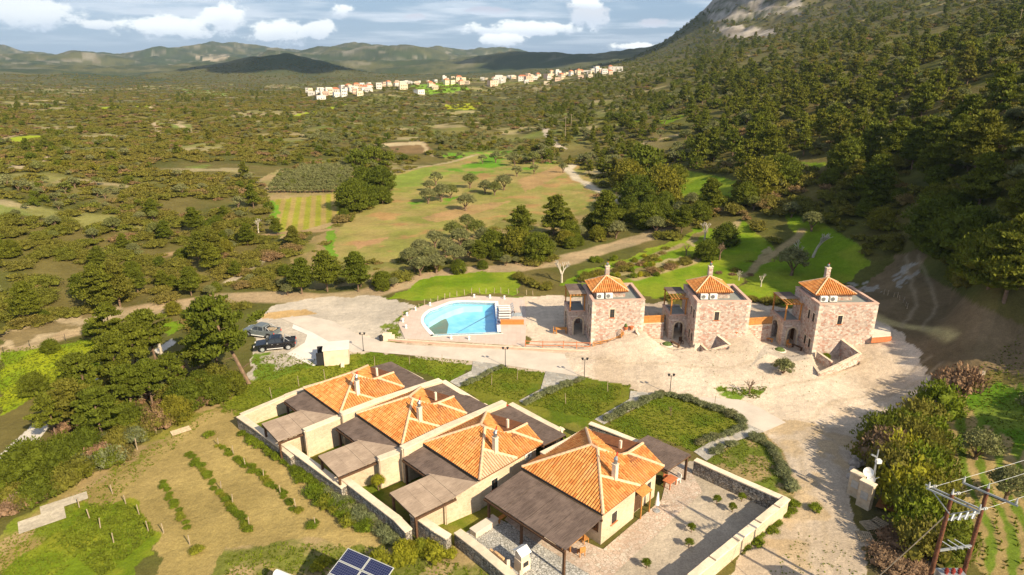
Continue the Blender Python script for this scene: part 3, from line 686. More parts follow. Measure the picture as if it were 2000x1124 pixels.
MB().poly([(x, y, -1.45) for x, y in PL]).build('basin_floor', LINER, pool)
sh = [(829, 633), (829, 621), (840, 609.5), (857, 603), (879, 594), (905, 591.5), (966, 593), (966, 597), (905, 600), (885, 606), (862, 616), (838, 630), (835, 636)]
MB().prism([(x, y) for x, y in local(w2(sh, -.5), pool)], -1.44, -.5).build('shelf', LINER_S, pool)
MB().prism([(x, y) for x, y in local(wl([(834, 631), (862, 620), (872, 622), (876, 632), (872, 653), (848, 655)], [-1.2] * 6), pool)], -1.44, -1.32).build('sump', SUMP, pool)  # green-brown patch, darker than the basin floor round it
MB().prism([(x, y) for x, y in local(wl([(963, 597), (966, 597), (973, 648), (969, 649)], [-.3] * 4), pool)], -1.43, -.25).build('wall_shade_strip', LINER_D, pool)  # dark blue strip painting the shadow on the right basin wall
m = bpy.data.materials.new('pool_water'); m.use_nodes = True; t = NT(m.node_tree); t.n.clear()
v = t.a('ShaderNodeTexCoord').outputs['Object']
bp = t.a('ShaderNodeBump', {'Height': t.noise(v, 1.6, 4, .6), 'Strength': .25, 'Distance': .06}).outputs[0]
gl = t.a('ShaderNodeBsdfGlossy', {'Color': (1, 1, 1, 1), 'Roughness': .03, 'Normal': bp}); tr = t.a('ShaderNodeBsdfTransparent', {'Color': (.86, .96, 1.0, 1)})
fr = t.a('ShaderNodeLayerWeight', {'Blend': .5, 'Normal': bp})
mx = t.a('ShaderNodeMixShader', {0: t.ramp(fr.outputs[1], .3, 1.0, .02, .30), 1: tr.outputs[0], 2: gl.outputs[0]})
t.l.new(mx.outputs[0], t.a('ShaderNodeOutputMaterial').inputs[0]); MAT['pool_water'] = m
wo = MB().poly([(x, y, -.08) for x, y in PL]).build('water', m, pool)
if wo.data.polygons[0].normal.z < 0: wo.data.flip_normals()

# ------------------------------------------------------------------ garden and party walls
def wall(pts, th, m, label, cap=COPE, base=-.6, name='garden_wall', group=None, cat='wall', capt=.1, over=.06, shear=None):
    """pts: (u, v, top height) of the middle of the wall top, as seen in the photo"""
    P = [G(u, v, z) for u, v, z in pts]
    o = empty(name, (P[0].x, P[0].y, 0), 0, label, cat, group)
    off = Vector((P[0].x, P[0].y, 0)); b = MB(); c = MB()
    for i, (p, q) in enumerate(zip(P[:-1], P[1:])):
        d = Vector((q.x - p.x, q.y - p.y, 0)).normalized(); n = Vector((-d.y, d.x, 0))
        e0 = 0 if i == 0 else th / 2 - .002 * i; e1 = 0 if i == len(P) - 2 else th / 2 - .002 * i
        a = p - off - d * e0; z = q - off + d * e1
        if abs(z.x - a.x) + abs(z.y - a.y) < .05: continue
        for mb, w, zt_, zb in ((b, th / 2, -capt, None), (c, th / 2 + over, .0, -capt)):
            k = len(mb.v)
            for pt in (a, z):
                for s in (-1, 1):
                    mb.v.append(tuple(pt + n * s * w + Vector((0, 0, (base - pt.z) if zb is None else zb))))
                    mb.v.append(tuple(pt + n * s * w + Vector((0, 0, zt_ + (.001 * i)))))
            mb.f += [(k, k + 1, k + 5, k + 4), (k + 2, k + 6, k + 7, k + 3), (k + 1, k + 3, k + 7, k + 5), (k, k + 2, k + 3, k + 1), (k + 4, k + 5, k + 7, k + 6), (k, k + 4, k + 6, k + 2)]
    b.build('wall_face', m, o); c.build('coping', cap, o); return o

# ------------------------------------------------------------------ tiled roof faces
def tile_face(poly, parent, m, name='roof_tiles', pitch=.25, ln=.42, under=None, lab=None):
    P = [Vector(p) for p in poly]; n = Vector((0, 0, 0))
    for i in range(len(P)): n += (P[i] - P[0]).cross(P[(i + 1) % len(P)] - P[0])
    n.normalize()
    if n.z < 0: n = -n
    dn = (n * n.z - Vector((0, 0, 1))).normalized(); ac = n.cross(dn)
    O = P[0]; Q = [((p - O).dot(ac), (p - O).dot(dn)) for p in P]
    a0 = min(q[0] for q in Q); a1 = max(q[0] for q in Q)
    V = []; Fc = []; tint = []
    k = max(1, int((a1 - a0) / pitch)); pt = (a1 - a0) / k
    for i in range(k):
        a = a0 + (i + .5) * pt; ys = []
        for j in range(len(Q)):
            (x0, y0), (x1, y1) = Q[j], Q[(j + 1) % len(Q)]
            if (x0 > a) != (x1 > a): ys.append(y0 + (a - x0) * (y1 - y0) / (x1 - x0))
        if len(ys) < 2: continue
        y0, y1 = min(ys), max(ys); y = y1 + .04
        while y > y0 + .05:
            yt = max(y0, y - ln); r = pt * .43; tn = min(1, max(0, random.gauss(.5, .24))); lift = random.uniform(0, .012)
            b = len(V)
            for (yy, up) in ((y, .045 + lift), (yt - .04, .012)):
                for an in (0, 50, 90, 130, 180):
                    V.append(tuple(O + ac * (a + r * .96 * math.cos(R(an))) + dn * yy + n * (up + r * .72 * math.sin(R(an))))); tint.append(tn)
            Fc += [(b + q, b + q + 1, b + q + 6, b + q + 5) for q in range(4)]
            # closed lower mouth of the tile
            Fc.append((b + 4, b + 3, b + 2, b + 1, b))
            y = yt
    o = mesh_obj(name, V, Fc, m, parent, tint=tint); tag(o, lab, kind='stuff')
    return o
def caps(parent, p, q, m=CAP, name='ridge_cap', r=.13):
    """a row of mortared ridge tiles"""
    p = Vector(p); q = Vector(q); mb = MB(); L = (q - p).length; k = max(1, int(L / .42)); d = (q - p) / k
    for i in range(k):
        a = p + d * i + Vector((0, 0, .07)); mb.cyl(a - d * .06, a + d * 1.02, r * 1.1, r * .95, 7)
    return mb.build(name, m, parent)
def window(parent, cx, cy, z0, w, h, nx, ny, frame=COPE, sill=None, door=False, bars=True):
    """a window set in the face through (cx, cy) whose outward normal is (nx, ny)"""
    M = Matrix.Translation((cx, cy, z0)) @ Matrix.Rotation(math.atan2(ny, nx) - math.pi / 2, 4, 'Z')   # local +y points outward
    b = MB(); t_ = .09
    b.box(-w / 2 - t_, -w / 2, -.12, .025, 0, h, M); b.box(w / 2, w / 2 + t_, -.12, .025, 0, h, M); b.box(-w / 2 - t_ - .03, w / 2 + t_ + .03, -.12, .03, h, h + .12, M)
    f = b.build('door' if door else 'window', frame, parent)
    g = MB().box(-w / 2, w / 2, -.09, .008, 0, h, M).build('leaf' if door else 'pane', WOODD if door else GLASSD, f)
    if bars:
        s = MB(); s.box(-.02, .02, .008, .02, 0, h, M); s.box(-w / 2, w / 2, .008, .018, h * .5 - .02, h * .5 + .02, M); s.build('glazing_bar', WOODD, f)
    if sill: MB().box(-w / 2 - .12, w / 2 + .12, -.05, .10, -.07, -.002, M).build('sill', sill, f)
    return f

def pergola_part(parent, corners, z, m, post_at=(), mat_n=4, name='pergola', beams=True, zb=0.0):
    """corners (x, y, z) of a reed roof in order; post_at list of (x, y, ztop)"""
    c = [Vector(p) for p in corners]
    # mats lie side by side along the first edge
    for i in range(mat_n):
        a, b = i / mat_n, (i + 1) / mat_n - .004
        q = [c[0].lerp(c[1], a), c[0].lerp(c[1], b), c[3].lerp(c[2], b), c[3].lerp(c[2], a)]
        dz = Vector((0, 0, random.uniform(-.012, .02)))
        mb = MB(); k = 0; mb.v = [tuple(p + dz) for p in q] + [tuple(p + dz - Vector((0, 0, .05))) for p in q]
        mb.f = [(0, 1, 2, 3), (7, 6, 5, 4), (0, 4, 5, 1), (1, 5, 6, 2), (2, 6, 7, 3), (3, 7, 4, 0)]
        mb.build('reed_mat', m, parent)
    dn = Vector((0, 0, -.14)); bm_ = []
    nb = 5
    for i in range(nb):
        a = .02 + .96 * i / (nb - 1)
        p, q = c[0].lerp(c[1], a) + dn, c[3].lerp(c[2], a) + dn
        MB().bar(p, q, .1, .14).build('rafter', WOODD, parent)
    for p, q in ((c[0], c[1]), (c[3], c[2])):
        MB().bar(p + dn * 1.9, q + dn * 1.9, .14, .16).build('beam', WOODD, parent)
    for x, y, ztop in post_at:
        MB().box(x - .09, x + .09, y - .09, y + .09, zb, ztop).build('post', WOODD, parent)

# ------------------------------------------------------------------ villas
def villa(Bp, Lp, n, label, stone_lab=None, last=False, tiles_small=TILE):
    ZE = 3.2
    B = G(*Bp, ZE); L = G(*Lp, ZE); w = math.hypot(L.x - B.x, L.y - B.y)
    ey = Vector((L.x - B.x, L.y - B.y, 0)) / w; rz = math.atan2(-ey.x, ey.y)
    o = empty('villa', (B.x, B.y, 0), rz, label, 'villa')
    k = w / 8.6; dx = 8.6 * k if last else 7.7
    e = .28
    # walls with a recess half way along the sunny side
    pts = [(e, e), (4.7 * k, e), (4.7 * k, e + .35), (dx - e, e + .35), (dx - e, w - e), (e, w - e)]
    MB().prism(pts, -.5, ZE - .12).build('wall', STONE_V, o)
    # roof
    ap = (dx * .49, w * .535, ZE + 2.05 * k); ap2 = (dx * .49, w * .455, ZE + 2.02 * k)
    tq = .30; Q = (2.5 * k, 2.35 * k, 0)
    def onhip(s): return (ap2[0] * s, ap2[1] * s, ZE + (ap2[2] - ZE) * s)
    Q = onhip(.56); Sx = (4.9 * k, 0, ZE)
    Bc, Lc, Tc, Rc = (0, 0, ZE), (0, w, ZE), (dx, w, ZE), (dx, .1, ZE)
    N = (dx * .74, w * .27, ZE + 1.30 * k); NB = (dx, w * .27, ZE + 1.25 * k); NV = (dx * .66, w * .33, ZE + 1.12 * k)
    def under(pl, nm='roof_deck'):
        mb = MB(); mb.v = [tuple(p) for p in pl] + [(p[0], p[1], p[2] - .14) for p in pl]; q = len(pl)
        mb.f = [tuple(range(q)), tuple(reversed(range(q, 2 * q)))] + [(i, i + q, (i + 1) % q + q, (i + 1) % q) for i in range(q)]
        return mb
    faces = [([Bc, Lc, ap, ap2], TILE), ([Lc, Tc, ap], TILE), ([Bc, Q, Sx], tiles_small), ([Sx, Q, ap2, NV, N, Rc], TILE), ([Tc, NB, N, NV, ap2, ap], TILE)]
    rf = None; mbs = MB()
    for pl, tm in faces:
        u = under(pl); kk = len(mbs.v); mbs.v += u.v; mbs.f += [tuple(i + kk for i in f) for f in u.f]
    rf = mbs.build('roof', TDARK, o)
    for pl, tm in faces[:4]: tile_face(pl, rf, tm)
    tile_face([Tc, (dx, w * .42, ZE + .0), NV, ap2, ap], rf, TILE)
    tile_face([N, NB, (dx, w * .42, ZE + .25), NV], rf, TILE); tile_face([N, Rc, NB], rf, TILE)
    for p, q in ((Bc, Q), (Q, ap2), (ap2, ap), (Lc, ap), (Tc, ap), (Q, Sx), (ap2, NV), (NV, N), (N, Rc), (N, NB), ((dx, w * .42, ZE + .05), NV)): caps(rf, p, q)
    # gutter along the eaves
    MB().bar((-.06, 0, ZE - .05), (-.06, w, ZE - .05), .12, .12).build('gutter', DMETAL, rf)
    # chimney
    cx, cy = 3.35 * k, 1.45 * k
    zc = ZE + .75 * k
    ch = MB().box(cx - .19, cx + .19, cy - .19, cy + .19, ZE, ZE + 2.15).build('chimney', COPE, rf)
    MB().box(cx - .23, cx + .23, cy - .23, cy + .23, ZE + 2.15, ZE + 2.22).build('chimney_cap', COPE, ch)
    MB().cyl((cx, cy, ZE + 2.22), (cx, cy, ZE + 2.6), .15, .17).cyl((cx, cy, ZE + 2.6), (cx + .1, cy, ZE + 2.9), .2, .06).build('cowl', FLUE, ch)
    MB().cyl((cx + .1, cy, ZE + 2.86), (cx + .18, cy, ZE + 3.2), .08, .04).build('cowl_tip', REDC, ch)
    # vent stub on the back slope
    MB().box(dx * .80, dx * .80 + .2, w * .40, w * .40 + .2, ZE, ZE + 1.75).build('vent_stack', COPE, rf)
    # doors and windows
    for yy, ww, hh, dr in ((1.1, .9, 1.2, False), (3.0, 1.5, 2.2, True), (5.4, 1.5, 2.2, True)):
        if yy + 1 < w: window(o, e, yy, .02 if dr else 1.0, ww, hh, -1, 0, WOODD, None, dr)
    window(o, 1.9, e, 1.2, .7, 1.0, 0, -1, COPE, REDP)
    if last: window(o, 5.6, e + .35, .05, .95, 2.1, 0, -1, WOODD, None, True); window(o, 7.3, e + .35, 1.1, .6, .9, 0, -1, COPE, REDP)
    # front pergola
    zf = 2.95
    if last:
        pergola_part(o, [(-4.45, -.05, 2.62), (-4.45, w, 2.62), (-.12, w, zf), (-.12, -.05, zf)], 0, REED_D, [(-4.2, .25, 2.4), (-4.2, 4.6, 2.4), (-4.2, w - .3, 2.4)], 4)
        pergola_part(o, [(dx + .1, -.25, 2.95), (dx + .1, w * .5, 2.95), (dx + 3.9, w * .5, 2.7), (dx + 3.9, -.25, 2.7)], 0, REED_D, [(dx + 3.7, 0, 2.45), (dx + 3.7, w * .5 - .3, 2.45)], 3)
    else:
        pergola_part(o, [(-2.35, 3.0, 2.72), (-2.35, w, 2.72), (-.12, w, zf), (-.12, .3, zf)], 0, REED_D, [(-2.2, w - .3, 2.5), (-2.2, 4.2, 2.5)], 3)
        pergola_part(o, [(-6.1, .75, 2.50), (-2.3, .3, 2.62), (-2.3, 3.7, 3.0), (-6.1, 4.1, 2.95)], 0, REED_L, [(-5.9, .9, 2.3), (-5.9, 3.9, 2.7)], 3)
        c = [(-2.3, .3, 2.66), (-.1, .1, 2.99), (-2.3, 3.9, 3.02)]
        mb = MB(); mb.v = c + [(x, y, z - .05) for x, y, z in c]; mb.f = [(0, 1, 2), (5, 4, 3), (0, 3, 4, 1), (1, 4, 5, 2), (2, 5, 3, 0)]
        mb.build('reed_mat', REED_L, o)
        pergola_part(o, [(dx + .08, 0, 3.0), (dx + .08, w, 3.0), (dx + 3.1, w, 2.75), (dx + 3.1, 0, 2.75)], 0, REED_D, [(dx + 2.9, .3, 2.5), (dx + 2.9, w - .3, 2.5)], 4)
    return o
V4 = villa((1178, 1005), (1020, 913), 4, 'largest cream stone villa with two free standing pergolas, beside the gravel yard', last=True)
V3 = villa((937, 938), (827, 866), 3, 'stone villa with pale mortar washed patch on its tiled roof', tiles_small=TILE_P)
V2 = villa((785.5, 869.8), (697.6, 809), 2, 'stone villa with tiled roof, second from the lawn end of its row')
V1 = villa((664, 809), (595, 760), 1, 'stone villa with tiled roof at the lawn end of the row')
# rear corner air unit of the patched villa
# walls: fronts (grey stone under a flat cream top), long party walls, backs
wall([(467, 812, 1.5), (505, 838, 1.5), (552, 873, 1.45), (572, 890, 1.4)], .55, STONE_W, 'low stone front wall of the villa at the lawn end')
wall([(553, 864, 1.6), (600, 898, 1.6), (640, 927, 1.55), (672, 950, 1.5)], .55, STONE_W, 'stone front wall of the second villa garden, above the bushes')
wall([(664, 927, 1.65), (725, 974, 1.6), (775, 1012, 1.6), (798, 1036, 1.5)], .55, STONE_W, 'stone front wall of the third villa garden, above the yellow bushes')
wall([(806, 1001, 1.9), (850, 1032, 1.8), (876, 1048, 1.7)], .55, STONE_W, 'short stone front wall beside the nearest villa garden')
wall([(893, 1037, 1.3), (940, 1073, 1.3), (1000, 1124, 1.2), (1080, 1195, 1.2)], .6, STONE_W, 'stone wall closing the white cobbled terrace')
wall([(470, 810, 1.5), (560, 772, 1.9), (597, 757, 2.3), (640, 744, 2.5), (765, 711, 2.5)], .5, STONE_V, 'long side wall of the villa row next to the open lawn')
wall([(766, 712, 2.6), (822, 741, 2.6)], .55, STONE_V, 'back wall behind the first villa pergola')
wall([(865, 744, 2.9), (928, 783, 2.7), (942, 793, 2.6)], .55, STONE_V, 'back wall behind the second villa pergola')
wall([(997, 788, 2.9), (1050, 817, 2.7), (1090, 838, 2.6)], .55, STONE_V, 'back wall behind the third villa pergola')
wall([(554, 862, 1.6), (597, 842, 2.0), (600, 838, 2.9), (669, 810, 3.0), (672, 806, 3.5), (740, 780, 3.6), (860, 741, 3.2)], .6, STONE_V, 'tall plastered party wall between the first and second villas')
wall([(666, 925, 1.65), (742, 899, 2.1), (745, 893, 3.0), (788, 877, 3.0), (790, 872, 3.6), (870, 833, 3.7), (985, 784, 3.3)], .6, STONE_V, 'tall plastered party wall between the second and third villas')
wall([(808, 1000, 1.9), (866, 976, 2.1), (870, 968, 2.6), (935, 938, 2.8)], .55, STONE_V, 'garden wall between the third and nearest villas')
wall([(1060, 886, 3.5), (1108, 862, 3.4), (1150, 838, 3.2)], .6, STONE_V, 'tall wall between the third villa pergola and nearest roof')
wall([(1152, 826, 2.3), (1200, 844, 2.2), (1255, 866, 2.1)], .45, STONE_W, 'grey stone wall behind the nearest villa beside the fourth lawn')
wall([(1358, 897, 1.5), (1440, 934, 1.5), (1535, 975, 1.5)], .5, STONE_W, 'grey stone wall along the back of the gravel yard')
wall([(1535, 975, 1.5), (1500, 1003, 1.45), (1440, 1052, 1.45), (1350, 1126, 1.45), (1250, 1210, 1.45)], .5, STONE_V, 'cream wall along the lane side of the gravel yard', base=-.4)
# stepped coping stones on the lane wall
for i, (u, v) in enumerate(((1528, 981), (1492, 1010), (1450, 1044), (1405, 1081), (1362, 1117))):
    p = G(u, v, 1.55); o = empty('coping_block', p, R(40), 'raised coping block on the lane wall of the gravel yard', 'coping stone', 'coping blocks along the yard wall')
    MB().box(-.8, .8, -.3, .3, -.05, .07).build('slab', COPE, o, bevel=.02)
# gate pillars behind the villas
for i, (u, v) in enumerate(((829, 786), (947, 828), (1094, 876))):
    p = G(u, v, 0)
    o = empty('gate_pillar', p, R(45), ['white capped gate pillar behind the first villa pergola', 'white capped gate pillar behind the second villa pergola', 'white capped gate pillar behind the third villa pergola'][i], 'gate pillar', 'gate pillars')
    MB().box(-.17, .17, -.17, .17, -.2, 2.1).build('shaft', COPE, o); MB().box(-.3, .3, -.3, .3, 2.1, 2.18).prism([(-.22, -.22), (.22, -.22), (.22, .22), (-.22, .22)], 2.18, 2.28).build('cap', COPE, o)
    MB().box(-.19, -.171, -.12, .12, 1.4, 1.7).build('lamp_plate', DMETAL, o)
# AC unit beside the patched villa
p = G(1030, 895, 2.0)
def ac_unit(loc, rz, label, grp=None, s=1.0):
    o = empty('air_conditioner', loc, rz, label, 'air conditioner', grp)
    MB().box(-.42 * s, .42 * s, -.16 * s, .16 * s, .05 * s, .68 * s).build('casing', WHITE, o, bevel=.02)
    M = Matrix.Translation((-.12 * s, -.161 * s, .37 * s)) @ Matrix.Rotation(R(90), 4, 'X')
    f = MB(); f.cyl(M @ Vector((0, 0, 0)), M @ Vector((0, 0, .015)), .24 * s, n=16); f.build('fan_grille', DMETAL, o)
    g = MB()
    for a in range(4): g.box(-.36 * s, .12 * s, -.185 * s, -.178 * s, (.18 + .12 * a) * s, (.2 + .12 * a) * s)
    g.build('grille_bars', WHITE, o)
    MB().box(-.35 * s, -.28 * s, -.14 * s, .14 * s, -.01, .05 * s).box(.28 * s, .35 * s, -.14 * s, .14 * s, -.01, .05 * s).build('foot', DMETAL, o)
    return o
ac_unit((p.x, p.y, 1.9), R(45), 'white air conditioner on the shaded side of the patched villa')
# ------------------------------------------------------------------ stone towers
def arch_panel(w, h, ax, aw, ah, n=10):
    """outline of a wall panel w wide, h high with an arch of width aw and height ah centred at ax (lower left at 0, 0)"""
    r = aw / 2; sp_ = ah - r * 1.15; pts = [(0, -1), (ax - r, -1), (ax - r, sp_)]
    for i in range(1, n):
        a = math.pi - math.pi * i / n; pts.append((ax + r * math.cos(a), sp_ + r * 1.15 * math.sin(a)))
    return pts + [(ax + r, sp_), (ax + r, -1), (w, -1), (w, h), (0, h)]
def panel_mb(outline, M, th):
    mb = MB(); k = len(outline)
    mb.v = [tuple(M @ Vector((x, 0, z))) for x, z in outline] + [tuple(M @ Vector((x, th, z))) for x, z in outline]
    mb.f = [tuple(range(k)), tuple(reversed(range(k, 2 * k)))] + [(i, i + k, (i + 1) % k + k, (i + 1) % k) for i in range(k)]
    return mb
def arch_ring(M, ax, aw, ah, th=.06, wd=.2, n=10):
    r = aw / 2; sp_ = ah - r * 1.15; mb = MB()
    P = [(ax + r * math.cos(math.pi - math.pi * i / n), sp_ + r * 1.15 * math.sin(math.pi - math.pi * i / n)) for i in range(n + 1)]
    Q = [(ax + (r + wd) * math.cos(math.pi - math.pi * i / n), sp_ + (r + wd) * 1.15 * math.sin(math.pi - math.pi * i / n)) for i in range(n + 1)]
    P = [(ax - r, 0)] + P + [(ax + r, 0)]; Q = [(ax - r - wd, 0)] + Q + [(ax + r + wd, 0)]
    for i in range(len(P) - 1):
        g = .03; a, b, c, d = P[i], P[i + 1], Q[i + 1], Q[i]; k = len(mb.v)
        for y in (-th, .01):
            mb.v += [tuple(M @ Vector((x, y, z))) for x, z in (a, b, c, d)]
        mb.f += [(k, k + 1, k + 2, k + 3), (k + 7, k + 6, k + 5, k + 4), (k, k + 4, k + 5, k + 1), (k + 1, k + 5, k + 6, k + 2), (k + 2, k + 6, k + 7, k + 3), (k + 3, k + 7, k + 4, k)]
    return mb
QU = [mat('quoin_pale', (.70, .60, .49), var=.12), mat('quoin_pink', (.62, .45, .36), var=.12), mat('quoin_grey', (.56, .49, .42), var=.12)]
def tower(tx, ty, ang, H, Wd, label, idx):
    o = empty('stone_tower', (tx, ty, 0), R(ang), label, 'tower house'); Dp = 6.6
    fz = H - .42
    MB().box(0, Wd, 0, Dp, -1, fz - .1).build('wall', STONE_T, o)
    pw = MB(); p_ = .32
    pw.box(0, Wd, 0, p_, fz - .1, H - .12).box(0, Wd, Dp - p_, Dp, fz - .1, H - .12).box(0, p_, p_, Dp - p_, fz - .1, H - .12).box(Wd - p_, Wd, p_, Dp - p_, fz - .1, H - .12)
    pp = pw.build('parapet', STONE_T, o); c = MB(); e = .04
    c.box(-e, Wd + e, -e, p_ + e, H - .12, H).box(-e, Wd + e, Dp - p_ - e, Dp + e, H - .12, H).box(-e, p_ + e, p_ + e, Dp - p_ - e, H - .12, H).box(Wd - p_ - e, Wd + e, p_ + e, Dp - p_ - e, H - .12, H)
    c.build('coping', COPEP, pp)
    MB().box(p_, Wd - p_, p_, Dp - p_, fz - .1, fz).build('flat_roof', MEMB, o)
    # pavilion with hipped tile roof
    x0, x1, y0, y1 = .6, Wd * .70, 2.15, 6.2; ze = H + .5
    pv = MB().box(x0, x1, y0, y1, fz, ze).build('pavilion', STONE_T, o)
    g = .32; cx, cy = (x0 + x1) / 2 - .1, (y0 + y1) / 2; A = (cx, cy, ze + 1.45)
    c1, c2, c3, c4 = (x0 - g, y0 - g, ze), (x1 + g, y0 - g, ze), (x1 + g, y1 + g, ze), (x0 - g, y1 + g, ze)
    mb = MB(); mb.v = [c1, c2, c3, c4, A, *[(x, y, z - .12) for x, y, z in (c1, c2, c3, c4)]]
    mb.f = [(0, 1, 4), (1, 2, 4), (2, 3, 4), (3, 0, 4), (8, 7, 6, 5), (0, 5, 6, 1), (1, 6, 7, 2), (2, 7, 8, 3), (3, 8, 5, 0)]
    rf = mb.build('roof', TDARK, o)
    for a, b in ((c1, c2), (c2, c3), (c3, c4), (c4, c1)): tile_face([a, b, A], rf, TILE, pitch=.27)
    for a in (c1, c2, c3, c4): caps(rf, a, A, r=.09)
    # chimney
    hx, hy = cx + .35, cy + 1.0; ch = MB().box(hx - .27, hx + .27, hy - .27, hy + .27, ze, H + 3.0).build('chimney', STONE_T, rf)
    MB().box(hx - .32, hx + .32, hy - .32, hy + .32, H + 3.0, H + 3.08).build('chimney_cap', COPE, ch)
    MB().cyl((hx, hy, H + 3.08), (hx, hy, H + 3.35), .14).cyl((hx, hy, H + 3.35), (hx + .05, hy, H + 3.5), .2, .12).build('cowl', FLUE, ch)
    MB().cyl((hx + .05, hy, H + 3.5), (hx + .1, hy, H + 3.68), .07, .03).build('cowl_tip', REDC, ch)
    # windows
    window(o, Wd * .385, 0, H * .62, .6, 1.15, 0, -1, COPE, REDP)
    for yy in (.95, 2.15):
        window(o, 0, yy, H * .62, .5, 1.15, -1, 0, COPE, COPEP); window(o, 0, yy + .0, 1.0, .5, 1.15, -1, 0, COPE, COPEP)
    # porch with two arches and a roof terrace
    px0, px1, py0, py1, ph = -2.35, 0, 3.75, 7.9, 3.45; th = .4
    M1 = Matrix.Translation((px0, py0, 0))
    a1 = panel_mb(arch_panel(px1 - px0 - .005, ph, 1.32, 1.25, 2.5), M1, th).build('porch_front', STONE_T, o)
    arch_ring(M1, 1.32, 1.25, 2.5).build('arch_ring', STONE_V, a1)
    M2 = Matrix.Translation((px0, py1, 0)) @ Matrix.Rotation(R(-90), 4, 'Z')
    a2 = panel_mb(arch_panel(py1 - py0 - th, ph, 2.0, 1.7, 2.75), M2, th).build('porch_side', STONE_T, o)
    arch_ring(M2, 2.0, 1.7, 2.75).build('arch_ring', STONE_V, a2)
    MB().box(px0 + .4, px1 - .003, py1 - th, py1 - .003, -1, ph).build('porch_back', STONE_T, o)
    MB().box(px0 + .41, px1 - .01, py0 + .41, py1 - .41, 3.1, 3.3).build('terrace_floor', MEMB, o)
    cp_ = MB().box(px0 - .04, px1 - .01, py0 - .04, py0 + .3, ph, ph + .1).box(px0 - .04, px0 + .3, py0 + .3, py1 + .04, ph, ph + .1).build('terrace_coping', COPEP, o)
    # pergola over the terrace
    zt_, zb = 5.75, ph + .1
    for x, y in ((px0 + .15, py0 + .12), (px0 + .15, py1 - .3), (-.25, py0 + .12)): MB().box(x - .08, x + .08, y - .08, y + .08, zb, zt_).build('post', WOODO, o)
    MB().bar((px0 - .1, py0 + .12, zt_ + .07), (.0, py0 + .12, zt_ + .07), .12, .14).build('beam', WOODO, o); MB().bar((px0 - .1, py1 - .3, zt_ + .07), (.0, py1 - .3, zt_ + .07), .12, .14).build('beam', WOODO, o)
    for i in range(6):
        x = px0 + .1 + i * .44
        if x < -.05: MB().bar((x, py0 - .35, zt_ + .2), (x, py1 + .1, zt_ + .2), .11, .12).build('rafter', WOODO, o)
    y_s = py0 + (1.5 if idx else -.1)
    for i in range(3):
        ya, yb = y_s + (py1 - y_s) * i / 3, y_s + (py1 - y_s) * (i + 1) / 3 - .02
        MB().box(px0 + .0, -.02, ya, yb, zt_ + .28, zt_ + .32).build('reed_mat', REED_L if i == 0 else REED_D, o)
    # corner stones
    for (qx, qy, sx_, sy_) in ((0, 0, 1, 1), (Wd, 0, -1, 1)):
        z = -.1 if qx == 0 else 1.6; k = 0
        while z < H - .5:
            hq = .26 + .07 * ((k * 7) % 3) / 2; la, lb_ = (.52, .30) if k % 2 else (.30, .52)
            x0q, x1q = sorted((qx - .018 * sx_, qx + la * sx_)); y0q, y1q = sorted((qy - .018, qy + lb_))
            MB().box(x0q, x1q, y0q, y1q, z + .012, z + hq).build('quoin', QU[k % 3], o); z += hq; k += 1
    # front door under the porch
    window(o, 0, 5.6, .05, .95, 2.1, -1, 0, COPE, None, True)
    # downpipe
    MB().cyl((x0 - .05, y0 - .08, fz), (x0 - .05, y0 - .08, ze), .04, n=6).build('downpipe', DMETAL, o)
    return o
tl = ['pink stone tower house nearest the pool, with wooden railing at its foot', 'pink stone tower house standing in the middle of the three', 'pink stone tower house beside the shaded dirt road']
for i, (tx, ty, an, H, Wd) in enumerate(TOW):
    o = tower(tx, ty, an, H, Wd, tl[i], i)
    a = R(an)
    for j, lx in enumerate((1.35, 2.55)):
        lx, ly = lx, 1.7
        ac_unit((tx + lx * math.cos(a) - ly * math.sin(a), ty + lx * math.sin(a) + ly * math.cos(a), H - .41), a,
                ['left', 'right'][j] + ' white air conditioner on the roof of the ' + ['pool side', 'middle', 'road side'][i] + ' tower house', 'air conditioners on the tower roofs', 1.15)
# retaining walls and light wells beside the towers
wall([(1584, 706, .5), (1601, 728, .9), (1640, 710, 1.4), (1680, 690, 1.9), (1639, 659, 2.5)], .3, STONE_T, 'triangular stone planter wall at the foot of the road side tower', cat='planter wall', name='planter_wall', base=-.5, capt=.07, over=.02)
wall([(1597, 687, 1.0), (1625, 706, 1.0)], .25, STONE_T, 'low inner wall across the triangular planter of the road side tower', cat='planter wall', name='planter_wall', base=-.3, capt=.06, over=.02)
wall([(1357, 690, .5), (1388, 684, .9), (1424, 672, 1.7), (1396, 650, 2.3)], .3, STONE_T, 'triangular stone planter wall at the foot of the middle tower', cat='planter wall', name='planter_wall', base=-.5, capt=.07, over=.02)
wall([(1369, 672, .9), (1386, 688, .9)], .25, STONE_T, 'low inner wall across the planter of the middle tower', cat='planter wall', name='planter_wall', base=-.3, capt=.06, over=.02)
for i, pts in enumerate(([(1243, 632, 2.3), (1244, 647, 2.1), (1252, 661, 1.6), (1265, 676, 1.15), (1285, 688, .95), (1310, 693, .85)], [(1450, 636, 2.3), (1451, 650, 2.1), (1462, 668, 1.5), (1478, 684, 1.1), (1500, 698, .9), (1540, 706, .8)])):
    wall(pts, .28, STONE_T, ['curved retaining wall dropping to the middle tower court', 'curved retaining wall dropping to the road side tower court'][i], cat='retaining wall', name='retaining_wall', base=-.5, capt=.08, over=.02)
